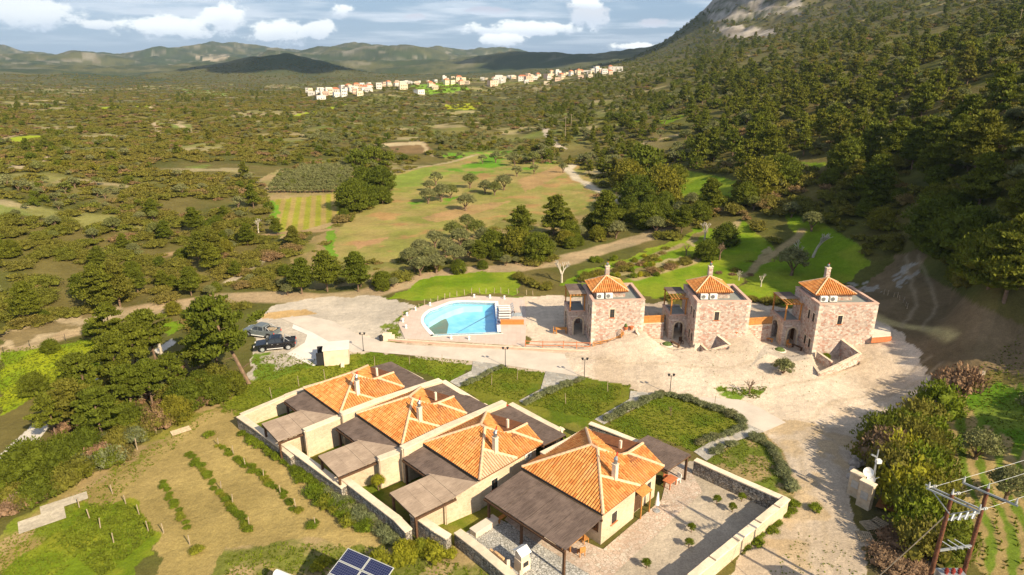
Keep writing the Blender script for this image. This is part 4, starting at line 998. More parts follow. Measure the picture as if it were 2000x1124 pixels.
for i, pts in enumerate(([(1247, 632, 2.4), (1296, 630, 2.4)], [(1455, 636, 2.4), (1507, 633, 2.4)])):
    wall(pts, .3, STONE_T, ['stone wall under the slatted screen by the middle tower', 'stone wall under the slatted screen by the road side tower'][i], cat='wall', base=-.5, capt=.08, over=.02)
    o = empty('slatted_screen', (0, 0, 0), 0, ['orange wooden screen beside the middle tower porch', 'orange wooden screen beside the road side tower porch'][i], 'screen')
    p, q = G(pts[0][0] + 3, pts[0][1], 2.4), G(pts[1][0], pts[1][1], 2.4); o.location = p; d = q - p
    for k in range(7): MB().bar((0, 0, .1 + k * .15), (d.x, d.y, .1 + k * .15), .03, .125).build('slat', WOODO, o)
    for k in range(4): s = d * (k / 3); MB().box(s.x - .04, s.x + .04, s.y + .02, s.y + .1, 0, 1.12).build('post', WOODO, o)
wall([(1706, 590, 2.9), (1722, 600, 2.9), (1770, 612, 2.9), (1850, 618, 3.6)], .25, STONE_W, 'low bank wall behind the road side tower', cat='wall', name='bank_wall', base=-.5, capt=.05, over=.0) if False else None
# wooden railings
def railing(pts, label, h=1.0, m=WOODO, nr=4, step=1.4, col=None):
    P = [G(u, v, z) for u, v, z in pts]; o = empty('railing', P[0], 0, label, 'railing'); off = P[0]
    for p, q in zip(P[:-1], P[1:]):
        n = max(1, round((q - p).length / step))
        for k in range(n): a = p.lerp(q, k / n) - off; MB().box(a.x - .045, a.x + .045, a.y - .045, a.y + .045, a.z - .1, a.z + h).build('post', m, o)
        for k in range(nr):
            z = Vector((0, 0, h * (k + .7) / nr)); MB().bar(p - off + z, q - off + z, .04, .09).build('rail', m, o)
    a = P[-1] - off; MB().box(a.x - .045, a.x + .045, a.y - .045, a.y + .045, a.z - .1, a.z + h).build('post', m, o); return o
railing([(1158, 682, 0), (1172, 680, 0), (1192, 676, .1), (1207, 670, .4), (1217, 662, .9)], 'curved orange railing round the well of the tower nearest the pool')
railing([(1026, 678, .1), (1060, 680, .05), (1100, 680, 0), (1152, 682, 0)], 'thin red railing between the lane and the gravel terrace', nr=2, m=REDP, step=2.0)
railing([(1186, 640, 1.5), (1207, 649, 1.5), (1214, 660, 1.3)], 'short wooden railing above the well of the tower nearest the pool', m=WOODO, nr=3)
# step terrace to the right of the last tower
P = [G(1703, 660, 2.7), G(1740, 657, 2.7), G(1738, 642, 2.7), G(1703, 636, 2.7)]
mb = MB().prism([(p.x, p.y) for p in P], 2.2, 2.82); o = mb.build('step_platform', CONC); tag(o, 'pale concrete step platform beside the road side tower', 'platform')
P = [G(1703, 662, 2.7), G(1742, 659, 2.7), G(1742, 657, 2.7), G(1703, 659.5, 2.7)]
tag(MB().prism([(p.x, p.y) for p in P], 2.1, 2.7).build('brick_step', REDP), 'red brick step in front of the concrete platform', 'step')

# ------------------------------------------------------------------ deck furniture
wall([(758, 661, .35), (792, 664, .35), (900, 671, .35), (1025, 679, .35), (1150, 685, .3)], .25, COPEP, 'low pink kerb wall between the pool deck and the lane', cat='kerb wall', name='kerb_wall', base=-.1, capt=.05, over=.01)
p = G(758, 664); o = empty('gate_post', p, 0, 'squat cream gate block at the pool end of the lane', 'gate post')
MB().box(-.7, .5, -.4, .4, -.1, .95).build('block', COPE, o, bevel=.04); MB().box(.5, .9, -.3, .3, -.1, .7).build('side_block', COPE, o, bevel=.03)
p = G(745, 666); o = empty('waste_bin', p, 0, 'dark waste bin beside the gate block', 'bin'); MB().cyl((0, 0, 0), (0, 0, .7), .27, .32, 12).build('drum', DMETAL, o); MB().cyl((0, 0, .7), (0, 0, .78), .34, .28, 12).build('lid', DMETAL, o)
o = empty('privacy_wall', G(978, 634), 0, 'bright orange low wall on the pool deck', 'wall'); q = G(1023, 634) - G(978, 634)
MB().bar((0, 0, .3), (q.x, q.y, .3), .55, .6).build('wall_body', ORANGE, o); MB().bar((-.02, 0, .62), (q.x + .02, q.y, .62), .62, .05).build('cap', ORANGE, o)
dk = [(880, 589.5), (905, 588), (926, 581), (957, 582), (985, 584), (840, 597), (811, 606), (795, 617), (787, 629), (793, 641), (881, 662), (916, 663.5)]
lights = None
for i, (u, v) in enumerate(dk[2:]):
    p = G(u, v, .08)
    if lights is None:
        o = empty('deck_light', p, 0, 'small white bollard light on the pool deck', 'deck light', 'white bollard lights round the pool deck')
        MB().cyl((0, 0, 0), (0, 0, .05), .2, n=10).build('base', WHITE, o); MB().cyl((0, 0, .05), (0, 0, .42), .1, .12, 10).build('shaft', WHITE, o); MB().cyl((0, 0, .42), (0, 0, .52), .2, .12, 10).build('hood', WHITE, o); lights = o
    else: o = dup(lights); o.location = p
def lounger(loc, rz, label):
    o = empty('sun_lounger', loc, rz, label, 'sun lounger', 'sun loungers beside the pool')
    MB().box(0, 1.8, -.25, .25, .28, .33).build('seat', WHITE, o); MB().poly([(0, -.25, .34), (0, .25, .34), (-.45, .25, .75), (-.45, -.25, .75)]).box(-.01, 0, -.25, .25, .3, .34).build('backrest', WHITE, o)
    for x in (.15, 1.75):
        for y in (-.2, .2): MB().box(x - .03, x + .03, y - .03, y + .03, 0, .28).build('leg', METAL, o)
    return o
for (u, v), l in zip(((996, 601), (997, 605), (998, 609), (998, 614), (998, 619), (998, 624)), ('white sun lounger furthest from the orange wall', 'white sun lounger second furthest from the orange wall', 'white sun lounger just before the brown mat', 'white sun lounger just past the brown mat', 'white sun lounger second from the orange wall', 'white sun lounger closest to the orange wall')):
    lounger(G(u, v, .08), R(182), l)
o = empty('side_mat', G(986, 613, .09), R(5), 'brown folded towel mat between two sun loungers', 'mat'); MB().box(-1.0, 1.2, -.14, .14, 0, .12).build('fold', WOODD, o); MB().box(.9, 1.5, -.14, .14, .1, .3).build('rolled_end', WOODD, o)
o = empty('pool_step_rail', G(974, 620, .1), 0, 'dark blue rail and grey steps on the pool rim', 'pool rail'); MB().box(-.25, .2, -3.0, 3.6, 0, .14).build('step_strip', mat('blue_grey_tiles', (.16, .17, .26)), o)
for k in range(6): MB().cyl((-.3, -2.6 + k * 1.1, 0), (-.3, -2.6 + k * 1.1, .35), .06, n=6).build('cap_post', mat('blue_paint', (.05, .22, .5)), o)
o = empty('shower_tray', G(1010, 615, .09), 0, 'grey blue drain tray set in the pool deck', 'shower tray'); MB().box(-.8, .8, -.7, .7, 0, .05).build('tray', mat('blue_grey_stone', (.33, .36, .38)), o); MB().cyl((.6, .5, .05), (.6, .5, 2.1), .03, n=6).bar((.6, .5, 2.1), (.25, .5, 2.1), .03, .03).build('pipe', METAL, o)

# ------------------------------------------------------------------ lamps along the lane
def lamp(p, label, h=2.6):
    o = empty('street_lamp', p, 0, label, 'lamp post', 'lamp posts along the lane')
    MB().cyl((0, 0, 0), (0, 0, .08), .14, n=8).build('base', DMETAL, o); MB().cyl((0, 0, .08), (0, 0, h - .2), .045, .035, 8).build('pole', DMETAL, o)
    MB().bar((-.28, 0, h - .25), (.28, 0, h - .25), .04, .04).cyl((-.28, 0, h - .28), (-.28, 0, h - .02), .06, .17, 8).cyl((.28, 0, h - .28), (.28, 0, h - .02), .06, .17, 8).build('lamp_head', DMETAL, o); return o
for (u, v), l in zip(((710, 686), (987, 716), (1141, 738), (1308, 771), (1303, 690)), ('black twin headed lamp near the concrete drive', 'black twin headed lamp where the path to the second villa starts', 'black twin headed lamp between the second and third lawns', 'black twin headed lamp at the corner of the fourth lawn', '')):
    if l: lamp(G(u, v), l)

# ------------------------------------------------------------------ pump house at the drive
p = G(652, 713); o = empty('pump_house', p, R(12), 'cream concrete pump house with open metal doors by the drive', 'pump house')
MB().box(-1.1, 1.9, -.2, 2.2, -.3, 2.05).build('wall', COPE, o); MB().box(-1.2, 2.0, -.3, 2.3, 2.05, 2.2).build('roof', CONC2, o)
d1 = MB().box(-1.14, -1.1, .1, 1.9, .1, 1.9).build('door', WOODD, o); MB().box(-1.18, -1.14, .9, .96, .9, 1.1).build('handle', METAL, d1)
MB().box(-2.0, -1.15, 1.95, 2.0, .1, 1.8).build('door', DMETAL, o); MB().box(-2.0, -1.15, -.05, 0, .1, 1.8).build('door', DMETAL, o)
MB().box(.2, .9, 2.3, 2.9, -.3, 1.5).build('side_block', COPE, o); MB().box(.9, 1.3, -1.0, -.35, -.2, .35).build('kerb_block', COPE, o)

# ------------------------------------------------------------------ pickup trucks
def pickup(p, rz, body, label, load=None):
    o = empty('pickup_truck', p, rz, label, 'pickup truck')
    # side outline, x forward, z up
    prof = [(-2.55, .55), (-2.5, 1.02), (-1.15, 1.06), (-.9, 1.66), (.45, 1.72), (1.15, 1.15), (2.3, 1.02), (2.55, .8), (2.58, .45), (-2.5, .42)]
    lower = [(-2.55, .45), (-2.55, 1.05), (-.98, 1.08), (-.9, 1.1), (1.15, 1.12), (2.3, 1.02), (2.56, .82), (2.58, .42), (2.05, .38), (1.95, .75), (1.55, .88), (1.15, .75), (1.05, .38), (-1.15, .38), (-1.25, .75), (-1.65, .88), (-2.05, .75), (-2.15, .4)]
    def side(pr, w, inset=0.0, zc=1.1):
        mb = MB(); k = len(pr); f = lambda z, s: s * (w - inset * max(0, z - zc))
        mb.v = [(x, f(z, -1), z) for x, z in pr] + [(x, f(z, 1), z) for x, z in pr]
        mb.f = [tuple(range(k)), tuple(reversed(range(k, 2 * k)))] + [(i, i + k, (i + 1) % k + k, (i + 1) % k) for i in range(k)]; return mb
    b = side(lower, .9).build('body', body, o, bevel=.025)
    cab = side([(-1.0, 1.08), (-.88, 1.62), (-.7, 1.74), (.4, 1.76), (.62, 1.68), (1.22, 1.1)], .86, .28).build('cab', body, o, bevel=.02)
    # glass set a little proud of the cab
    for s in (-1, 1):
        for xs in (((-.82, 1.16), (-.78, 1.58), (-.15, 1.62), (-.15, 1.16)), ((-.05, 1.16), (-.05, 1.62), (.42, 1.62), (.95, 1.16))):
            mb = MB(); pts = [(x, s * (.868 - .28 * max(0, z - 1.1)), z) for x, z in xs]
            mb.poly(pts if s < 0 else pts[::-1]); mb.poly([(x, y - s * .02, z) for x, y, z in pts]); mb.build('side_window', GLASSD, cab)
    MB().poly([(1.19, -.78, 1.145), (1.19, .78, 1.145), (.66, .68, 1.68), (.66, -.68, 1.68)]).poly([(1.17, -.78, 1.135), (1.17, .78, 1.135), (.64, .68, 1.67), (.64, -.68, 1.67)]).build('windscreen', GLASSD, cab)
    MB().poly([(-1.0, .72, 1.16), (-1.0, -.72, 1.16), (-.9, -.66, 1.6), (-.9, .66, 1.6)]).poly([(-.98, .72, 1.16), (-.98, -.72, 1.16), (-.88, -.66, 1.6), (-.88, .66, 1.6)]).build('rear_window', GLASSD, cab)
    # load bed recess
    MB().box(-2.45, -1.12, -.74, .74, 1.065, 1.085).build('bed_floor', DMETAL, b)
    for s in (-1, 1): MB().box(-2.5, -1.05, s * .82 - .06, s * .82 + .06, 1.05, 1.2).build('bed_rail', body, b)
    MB().box(-2.56, -2.46, -.8, .8, .75, 1.2).build('tailgate', body, b)
    MB().box(-2.68, -2.5, -.85, .85, .45, .62).build('rear_bumper', METAL, b); MB().box(2.5, 2.66, -.85, .85, .42, .62).build('front_bumper', body, b)
    for s in (-1, 1):
        MB().box(2.42, 2.6, s * .7 - .16, s * .7 + .16, .72, .88).build('headlight', WHITE, b); MB().box(-2.6, -2.5, s * .8 - .07, s * .8 + .07, .75, 1.02).build('tail_light', REDC, b)
        MB().box(.78, .95, s * .98 - .1, s * .98 + .1, 1.15, 1.33).build('wing_mirror', METAL, cab)
        MB().box(-1.0, 1.0, s * .93 - .07, s * .93 + .07, .38, .44).build('side_step', WHITE, b)
        for xh in (-.4, .3): MB().box(xh - .1, xh + .1, s * .905 - .015, s * .905 + .015, .95, .99).build('door_handle', METAL, b)
        for x in (-1.65, 1.55):
            w = MB().cyl((x, s * .70, .38), (x, s * .93, .38), .38, n=20).build('wheel', DMETAL, o)
            MB().cyl((x, s * .93, .38), (x, s * .945, .38), .25, n=14).build('rim', METAL, w)
    # roll bar and roof rails
    rb = MB()
    for s in (-1, 1): rb.cyl((-1.15, s * .72, 1.1), (-1.25, s * .62, 1.68), .04).cyl((-1.25, s * .62, 1.66), (-1.9, s * .74, 1.15), .035)
    rb.cyl((-1.25, -.62, 1.68), (-1.25, .62, 1.68), .04).build('roll_bar', METAL, b)
    if load: MB().box(-2.2, -1.4, -.5, .4, 1.1, 1.28).box(-1.9, -1.3, -.1, .6, 1.28, 1.4).build('cargo', WOODG, o)
    return o
CARB = mat('black_car_paint', (.012, .012, .016), rough=.12, spec=.8, var=.02); CARG = mat('grey_car_paint', (.13, .15, .16), rough=.3, spec=.6, var=.1)
pickup(G(539, 681), R(194), CARB, 'black double cab pickup truck with chrome roll bar')
pickup(G(512, 656), R(163), CARG, 'grey blue pickup truck with a loaded bed, half under the pine', True)

# ------------------------------------------------------------------ twin pillars with mast and dishes, poles
DISH = WHITE
for i, (u, v, h) in enumerate(((1668, 968, 2.2), (1686, 990, 2.4))):
    o = empty('meter_pillar', G(u, v), R(35), ['cream rendered meter pillar further from the camera', 'cream rendered meter pillar carrying the dish mast'][i], 'pillar', 'pair of rendered pillars beside the lane')
    MB().box(-.27, .27, -.55, .55, -.2, h).build('shaft', STONE_V, o); MB().box(-.31, .31, -.6, .6, h, h + .1).build('cap', COPE, o)
    MB().box(-.3, -.272, -.3, .3, .9, 1.6).build('meter_door', METAL, o)
o = empty('aerial_mast', G(1693, 985), 0, 'grey steel mast holding satellite dishes above the pillars', 'mast')
MB().cyl((0, 0, 0), (0, 0, 5.4), .05, n=8).build('pole', METAL, o); MB().cyl((.25, .1, 2.4), (.03, 0, 4.3), .03, n=6).build('brace', METAL, o)
for z, dx_, r, nm in ((2.6, -.15, .34, 'satellite_dish'), (3.3, -.5, .42, 'satellite_dish')):
    bm = bmesh.new(); bmesh.ops.create_uvsphere(bm, u_segments=14, v_segments=10, radius=1)
    bmesh.ops.delete(bm, geom=[v for v in bm.verts if v.co.z > -.55], context='VERTS')
    for v_ in bm.verts: v_.co = Vector((v_.co.x * r * 1.2, v_.co.y * r * 1.2, (v_.co.z + .55) * r * .6))
    me = bpy.data.meshes.new(nm); bm.to_mesh(me); bm.free(); me.materials.append(DISH); d = bpy.data.objects.new(nm, me); COL.objects.link(d); d.parent = o
    d.location = (dx_, -.1, z); d.rotation_euler = (R(60), R(20), R(-50))
    MB().bar((0, 0, z), (dx_, -.05, z), .03, .03).build('bracket', METAL, o)
MB().box(-.05, .35, -.25, .1, 4.2, 4.5).build('antenna_box', WHITE, o); MB().bar((-.5, 0, 4.95), (.0, 0, 4.7), .12, .12).build('spike_aerial', METAL, o); MB().bar((0, 0, 2.4), (.75, .3, 2.5), .05, .05).build('side_arm', METAL, o)
POLE = mat('creosoted_pole', (.16, .062, .032), var=.4, scale=5, bump=.5, bscale=9)
pA = G(1860, 966, 12.0); pB = G(1930, 954, 12.2)
tops = []
for i, (pp, lab) in enumerate(((pA, 'brown wooden utility pole with braced double crossarm'), (pB, 'brown wooden utility pole with single slanting crossarm'))):
    o = empty('utility_pole', (pp.x, pp.y, 0), 0, lab, 'utility pole')
    MB().cyl((0, 0, -.2), (0, 0, pp.z), .155, .11, 12).build('pole', POLE, o)
    d = Vector((.62, -.78, 0)); L = 1.4; z = pp.z - .25
    if i == 0:
        MB().bar(Vector((-.05, -.16, z)) - d * L, Vector((-.05, -.16, z)) + d * L, .07, .09).build('crossarm', METAL, o)
        MB().bar(Vector((.1, .16, z)) - d * L, Vector((.1, .16, z)) + d * L, .07, .09).build('crossarm', METAL, o)
        MB().bar((0, -.2, z - 1.0), Vector((0, -.2, z)) - d * L * .8, .05, .05).bar((0, -.2, z - 1.0), Vector((0, -.2, z)) + d * L * .8, .05, .05).build('brace', METAL, o)
    else: MB().bar(Vector((0, -.2, z)) - d * L, Vector((0, -.2, z)) + d * L, .08, .1).build('crossarm', METAL, o)
    for s in (-1, 0, 1):
        q = d * L * s * .94 + Vector((0, -.16 if s else 0, z + (.1 if s else .25)))
        MB().cyl(q, q + Vector((0, 0, .12)), .07).cyl(q + Vector((0, 0, .12)), q + Vector((0, 0, .36)), .06, .03).build('insulator', mat('grey_porcelain', (.45, .45, .43), rough=.3), o)
        if i == 0:
            e = q + Vector((.75, .35, -.15)); MB().cyl(q, e, .035, n=6).cyl(q.lerp(e, .5), q.lerp(e, .62), .09).cyl(q.lerp(e, .7), q.lerp(e, .82), .09).build('strain_insulator', mat('grey_porcelain', (.45, .45, .43), rough=.3), o)
        tops.append((Vector((pp.x, pp.y, 0)) + q, i, s))
dAB = Vector((pB.x - pA.x, pB.y - pA.y, 0))
o = empty('fuse_rack', (pA.x, pA.y, 9.9), 0, 'galvanised fuse rack and lower beam joining the two utility poles', 'fuse rack')
MB().bar((.1, 0, .3), (dAB.x, dAB.y, .6), .07, .1).build('rack_beam', METAL, o); MB().bar((.1, -.05, -1.9), (dAB.x, dAB.y - .05, -1.8), .1, .13).build('lower_beam', METAL, o)
for k in range(4): q = dAB * (.2 + .2 * k); MB().cyl((q.x - .2, q.y - .15, .3), (q.x + .1, q.y + .1, .65), .06).cyl((q.x + .05, q.y, .2), (q.x + .05, q.y, .45), .05).build('fuse', METAL, o)
for k in range(3): q = dAB * (.3 + .2 * k); MB().cyl((q.x - .3, q.y + .3, -1.55), (q.x + .3, q.y - .3, -1.75), .03).build('pin', METAL, o)
o = empty('transformer', (pA.x + dAB.x * .45, pA.y + dAB.y * .45 - .5, 5.2), 0, 'grey pole transformer with red bushings at the bottom edge', 'transformer')
MB().box(-.75, .75, -.45, .45, 0, 1.35).build('tank', METAL, o)
for k in range(3):
    x = -.4 + .4 * k; MB().cyl((x, 0, 1.35), (x, 0, 1.75), .1, .05).cyl((x, 0, 1.5), (x, 0, 1.55), .14).cyl((x, 0, 1.62), (x, 0, 1.66), .12).build('bushing', mat('red_porcelain', (.25, .04, .03), rough=.3), o)
def wire(p, q, label, sag=.6, r=.014, m=METAL):
    p = Vector(p); q = Vector(q); mb = MB(); n = 14; pts = [p.lerp(q, i / n) - Vector((0, 0, sag * 4 * (i / n) * (1 - i / n))) for i in range(n + 1)]
    for a, b in zip(pts[:-1], pts[1:]): mb.cyl(a - p, b - p, r, n=4, cap=False)
    o = mb.build('power_line', m); o.location = p; tag(o, label, 'power line', 'wires from the utility poles'); return o
for (q, i, s) in tops:
    if i == 0: wire(q + Vector((.75, .35, -.15)), q + Vector((60, 24, 2)), 'thin overhead wire running right over the vineyard', 1.2, .011)
wire((pA.x, pA.y, 10.6), G(1585, 1240, 0), 'pale guy cable slanting from the braced pole to the ground', .15, .035, WOODG)
wire((pA.x, pA.y, 9.0), G(1697, 975) + Vector((0, 0, 5.1)), 'thin dark cable from the braced pole to the dish mast', .5, .012, DMETAL)

# ------------------------------------------------------------------ solar array at the bottom edge
CELL = bpy.data.materials.new('solar_cells'); CELL.use_nodes = True; t = NT(CELL.node_tree); t.n.clear()
v = t.a('ShaderNodeTexCoord').outputs['Object']
br = t.a('ShaderNodeTexBrick', {'Vector': v, 'Color1': (.012, .016, .06, 1), 'Color2': (.016, .02, .075, 1), 'Mortar': (.12, .13, .2, 1), 'Scale': 1.0, 'Mortar Size': .008, 'Brick Width': .16, 'Row Height': .16}); br.offset = 0
b = t.a('ShaderNodeBsdfPrincipled', {'Base Color': br.outputs[0], 'Roughness': .15, 'Specular IOR Level': .6}); t.l.new(b.outputs[0], t.a('ShaderNodeOutputMaterial').inputs[0])
ALU = mat('aluminium_frame', (.62, .62, .60), rough=.45, metal=.3, var=.04)
zt0 = 3.1
c0, c1, c2 = G(680, 1071, 4.0), G(770, 1110, 4.0), G(648, 1140, 3.3)
o = empty('solar_array', c0, 0, 'blue solar panel array on a frame at the bottom edge', 'solar array')
ax = (c1 - c0).normalized(); dnv = (c2 - c0); dnv = (dnv - ax * dnv.dot(ax)).normalized(); nn = ax.cross(dnv).normalized()
if nn.z < 0: nn = -nn
Mx = Matrix((ax, dnv, nn)).transposed().to_4x4()
for r_ in range(4):
    for c_ in range(2):
        pw_, ph_ = (c1 - c0).length / 2 - .03, 1.0
        M = Mx @ Matrix.Translation((c_ * (pw_ + .05), r_ * (ph_ + .04), 0))
        f = MB(); g = .045
        f.box(0, pw_, 0, g, -.04, .03, M).box(0, pw_, ph_ - g, ph_, -.04, .03, M).box(0, g, g, ph_ - g, -.04, .03, M).box(pw_ - g, pw_, g, ph_ - g, -.04, .03, M)
        fo = f.build('panel', ALU, o)
        s = mesh_obj('cell_sheet', [(g, g, 0), (pw_ - g, g, 0), (pw_ - g, ph_ - g, 0), (g, ph_ - g, 0)], [(0, 1, 2, 3)], CELL, fo); s.matrix_local = M @ Matrix.Translation((0, 0, .012))
for a, b_ in ((.3, .4), (1.8, .4), (3.2, .4), (.3, 3.2), (3.2, 3.2)):
    q = Mx @ Vector((min(a, (c1 - c0).length - .3), b_, -.1)); MB().cyl(q, (q.x, q.y, -c0.z), .06, n=6).build('strut', METAL, o)
MB().bar(Mx @ Vector((0, .6, -.08)), Mx @ Vector(((c1 - c0).length, .6, -.08)), .07, .07).build('rail', METAL, o)
p = G(553, 1124, 1.5); o = empty('water_heater', (p.x, p.y, 1.2), R(-25), 'white cylindrical water tank cut by the bottom edge', 'water tank')
MB().cyl((-.7, 0, .2), (.7, 0, .2), .3, n=16).build('tank', WHITE, o); MB().box(-.5, -.42, -.2, .2, -1.4, 0).box(.42, .5, -.2, .2, -1.4, 0).build('stand', METAL, o)

# ------------------------------------------------------------------ furniture on terraces
def table_set(p, rz, label, m=WOODO, chairs=True, long=1.6):
    o = empty('table', p, rz, label, 'table'); MB().box(-long / 2, long / 2, -.4, .4, .70, .76).build('top', m, o)
    for x in (-long / 2 + .15, long / 2 - .15):
        for y in (-.3, .3): MB().box(x - .04, x + .04, y - .04, y + .04, 0, .70).build('leg', m, o)
    return o
def chair(p, rz, label, m=WOODO, grp=None):
    o = empty('chair', p, rz, label, 'chair', grp); MB().box(-.24, .24, -.24, .24, .42, .47).build('seat', m, o); MB().box(-.24, .24, .2, .25, .47, .95).build('backrest', m, o)
    for x in (-.2, .2):
        for y in (-.2, .2): MB().box(x - .025, x + .025, y - .025, y + .025, 0, .42).build('leg', m, o)
    return o
def bench(p, rz, label, m=WOODO, L=1.6):
    o = empty('bench', p, rz, label, 'bench'); MB().box(-L / 2, L / 2, -.17, .17, .40, .45).build('seat', m, o)
    for x in (-L / 2 + .15, L / 2 - .15): MB().box(x - .04, x + .04, -.15, .15, 0, .4).build('leg', m, o)
    return o
table_set(G(1488, 658), R(-38), 'orange wooden table in the court of the road side tower'); bench(G(1474, 663), R(-38), 'orange bench left of the court table by the road side tower'); bench(G(1498, 666), R(-38), 'orange bench in front of the court table by the road side tower')
table_set(G(1276, 652), R(-40), 'orange wooden table in the court of the middle tower'); bench(G(1263, 656), R(-40), 'orange bench left of the table by the middle tower'); bench(G(1284, 659), R(-40), 'orange bench before the table by the middle tower')
table_set(G(1096, 651), R(0), 'dark orange table in the tower shadow by the pool terrace'); chair(G(1084, 652), R(80), 'orange chair left of the table in the tower shadow')
chair(G(1540, 678), R(30), 'orange chair in the sun at the road side tower porch'); chair(G(1330, 672), R(20), 'brown wooden chair at the middle tower wall', WOODD); bench(G(1556, 682), R(-60), 'dark bench against the shaded wall of the road side tower', WOODD)
bench(G(1318, 676), R(-60), 'dark bench against the shaded wall of the middle tower', WOODD)
# nearest villa
table_set(G(1120, 1066), R(45), 'round edged wooden table under the large pergola corner', WOODO, long=1.8)
for (u, v, a), l in zip(((1142, 1060, 120), (1135, 1085, 200), (1105, 1075, -60)), ('wooden armchair beside the villa glass doors', 'wooden chair in the sun at the pergola corner', 'wooden chair behind the corner post of the pergola')): chair(G(u, v), R(a), l)
table_set(G(1308, 950), R(45), 'red brown table beside the back door of the nearest villa', REDP, long=1.3)
chair(G(1322, 943), R(-60), 'white chair beside the red brown table', WHITE); chair(G(1300, 938), R(80), 'red brown chair between the villa wall and table', REDP)
bench(G(985, 1015), R(45), 'orange bench in the shade of the large pergola', WOODO)
o = empty('masonry_bench', G(948, 1033), R(44), 'cream masonry bench at the end of the cobbled terrace', 'bench'); MB().box(-1.3, 1.1, -.35, .35, 0, .5).build('base', COPE, o); MB().box(-1.35, 1.15, -.4, .4, .5, .58).build('seat', CONC, o)
# door canopy and things by the sunny side door
q = V4.matrix_world if False else None
def vloc(vo, x, y, z=0):
    a = vo.rotation_euler.z; return Vector((vo.location.x + x * math.cos(a) - y * math.sin(a), vo.location.y + x * math.sin(a) + y * math.cos(a), z))
o = empty('door_canopy', vloc(V4, 5.6, .62), V4.rotation_euler.z, 'small wooden canopy over the side door of the nearest villa', 'canopy')
MB().poly([(-.7, .0, 2.55), (.7, .0, 2.55), (.7, -.95, 2.3), (-.7, -.95, 2.3)]).poly([(-.7, -.0, 2.5), (.7, 0, 2.5), (.7, -.95, 2.25), (-.7, -.95, 2.25)]).build('boards', WOODO, o)
for x in (-.62, .62): MB().bar((x, -.85, 2.25), (x, -.85, 0), .08, .08).build('post', WOODO, o)
o = empty('folded_parasol', vloc(V4, 6.8, -.6), 0, 'white folded parasol and stand near the side door', 'parasol'); MB().cyl((0, 0, 0), (0, 0, .1), .3).cyl((0, 0, .1), (0, 0, 2.0), .03).build('stand', METAL, o); MB().cyl((0, 0, 1.9), (0, 0, .7), .06, .2).build('canopy', WHITE, o)
# oven and curved screen on the cobbled terrace
o = empty('garden_oven', G(1020, 1112), R(40), 'white roofed masonry barbecue on the cobbled terrace', 'barbecue'); MB().box(-.45, .45, -.4, .4, 0, 1.1).build('base', COPE, o); MB().box(-.4, .4, -.35, .35, 1.1, 1.6).build('hood', COPE, o)
MB().poly([(-.5, -.5, 1.65), (.5, -.5, 1.65), (.5, .1, 1.95), (-.5, .1, 1.95)]).poly([(-.5, .6, 1.65), (.5, .6, 1.65), (.5, .1, 1.95), (-.5, .1, 1.95)]).build('roof_slab', WHITE, o); MB().box(-.25, .25, -.42, -.4, .55, .95).build('fire_opening', DMETAL, o)
o = empty('curved_screen', G(958, 1100), 0, 'ochre wall with wavy top and stout ribs round the barbecue corner', 'screen wall'); pts = [G(u, v, 0) for u, v in ((955, 1100), (990, 1128), (1015, 1150), (1045, 1170))]; off = pts[0]
OCH = mat('ochre_plaster', (.56, .34, .17), var=.12)
for i, (p, q_) in enumerate(zip(pts[:-1], pts[1:])):
    for k in range(4):
        a, b_ = p.lerp(q_, k / 4) - off, p.lerp(q_, (k + 1) / 4) - off; h = 1.15 + .3 * math.sin((i * 4 + k) * .75 + .6)
        MB().bar((a.x, a.y, h / 2), (b_.x, b_.y, h / 2), .18, h).build('panel', OCH, o)
    a = q_ - off; MB().box(a.x - .12, a.x + .12, a.y - .14, a.y + .14, 0, 1.5).build('rib', COPE, o)
# pots
POT = None
def pot(p, label, r=.3, h=.5, m=REDP, plant=True):
    o = empty('plant_pot', p, random.random() * 6, label, 'plant pot'); MB().cyl((0, 0, 0), (0, 0, h), r * .7, r, 12).cyl((0, 0, h), (0, 0, h + .06), r * 1.1, r * 1.1, 12).build('pot', m, o)
    if plant: MB().cyl((0, 0, h + .05), (.02, 0, h + .5), r * .85, r * .3, 7).build('plant', GREENB, o, smooth_=True)
    return o
GREENB = mat('pot_plant_green', (.08, .12, .03), var=.5, scale=6)
pot(G(1481, 713, .1), 'orange clay pot alone on the gravel by the olive tree', .35, .6, plant=False)
pot(G(1243, 700, .1), 'small red pot on the pale gravel before the towers', .3, .4, plant=False)
pot(G(1222, 644, 2.2), 'red trough pot nearest the tower by the pool', .3, .35); pot(G(1233, 643, 2.3), 'red trough pot against the curved retaining wall', .3, .35, plant=False)
pot(G(1425, 653, 2.2), 'clay trough at the foot of the middle tower', .25, .35); pot(G(1437, 653, 2.2), 'red trough beside the curved retaining wall', .3, .35)
pot(G(985, 803, 0), 'dark pot with creeper behind the third villa', .3, .5, DMETAL); pot(G(992, 800, 0), 'red watering can shaped pot behind the third villa', .22, .4, REDC, False)
o = empty('boiler', G(1503, 650, 0), 0, 'dark blue barrel beside the road side tower porch', 'barrel'); MB().cyl((0, 0, 0), (0, 0, .95), .3, n=14).build('drum', mat('blue_drum', (.03, .07, .12)), o); MB().cyl((0, 0, .95), (0, 0, 1.0), .31, n=14).build('lid', DMETAL, o)
# round planted beds in the courts
for i, (u, v) in enumerate(((1303, 674), (1523, 685))):
    o = empty('round_bed', G(u, v), 0, ['round green bed in the middle tower court', 'round green bed in the road side tower court'][i], 'flower bed'); MB().cyl((0, 0, 0), (0, 0, .12), .8, n=18).build('kerb', CONC, o); MB().cyl((0, 0, .12), (0, 0, .34), .68, .4, n=12).build('plants', GREENB, o)
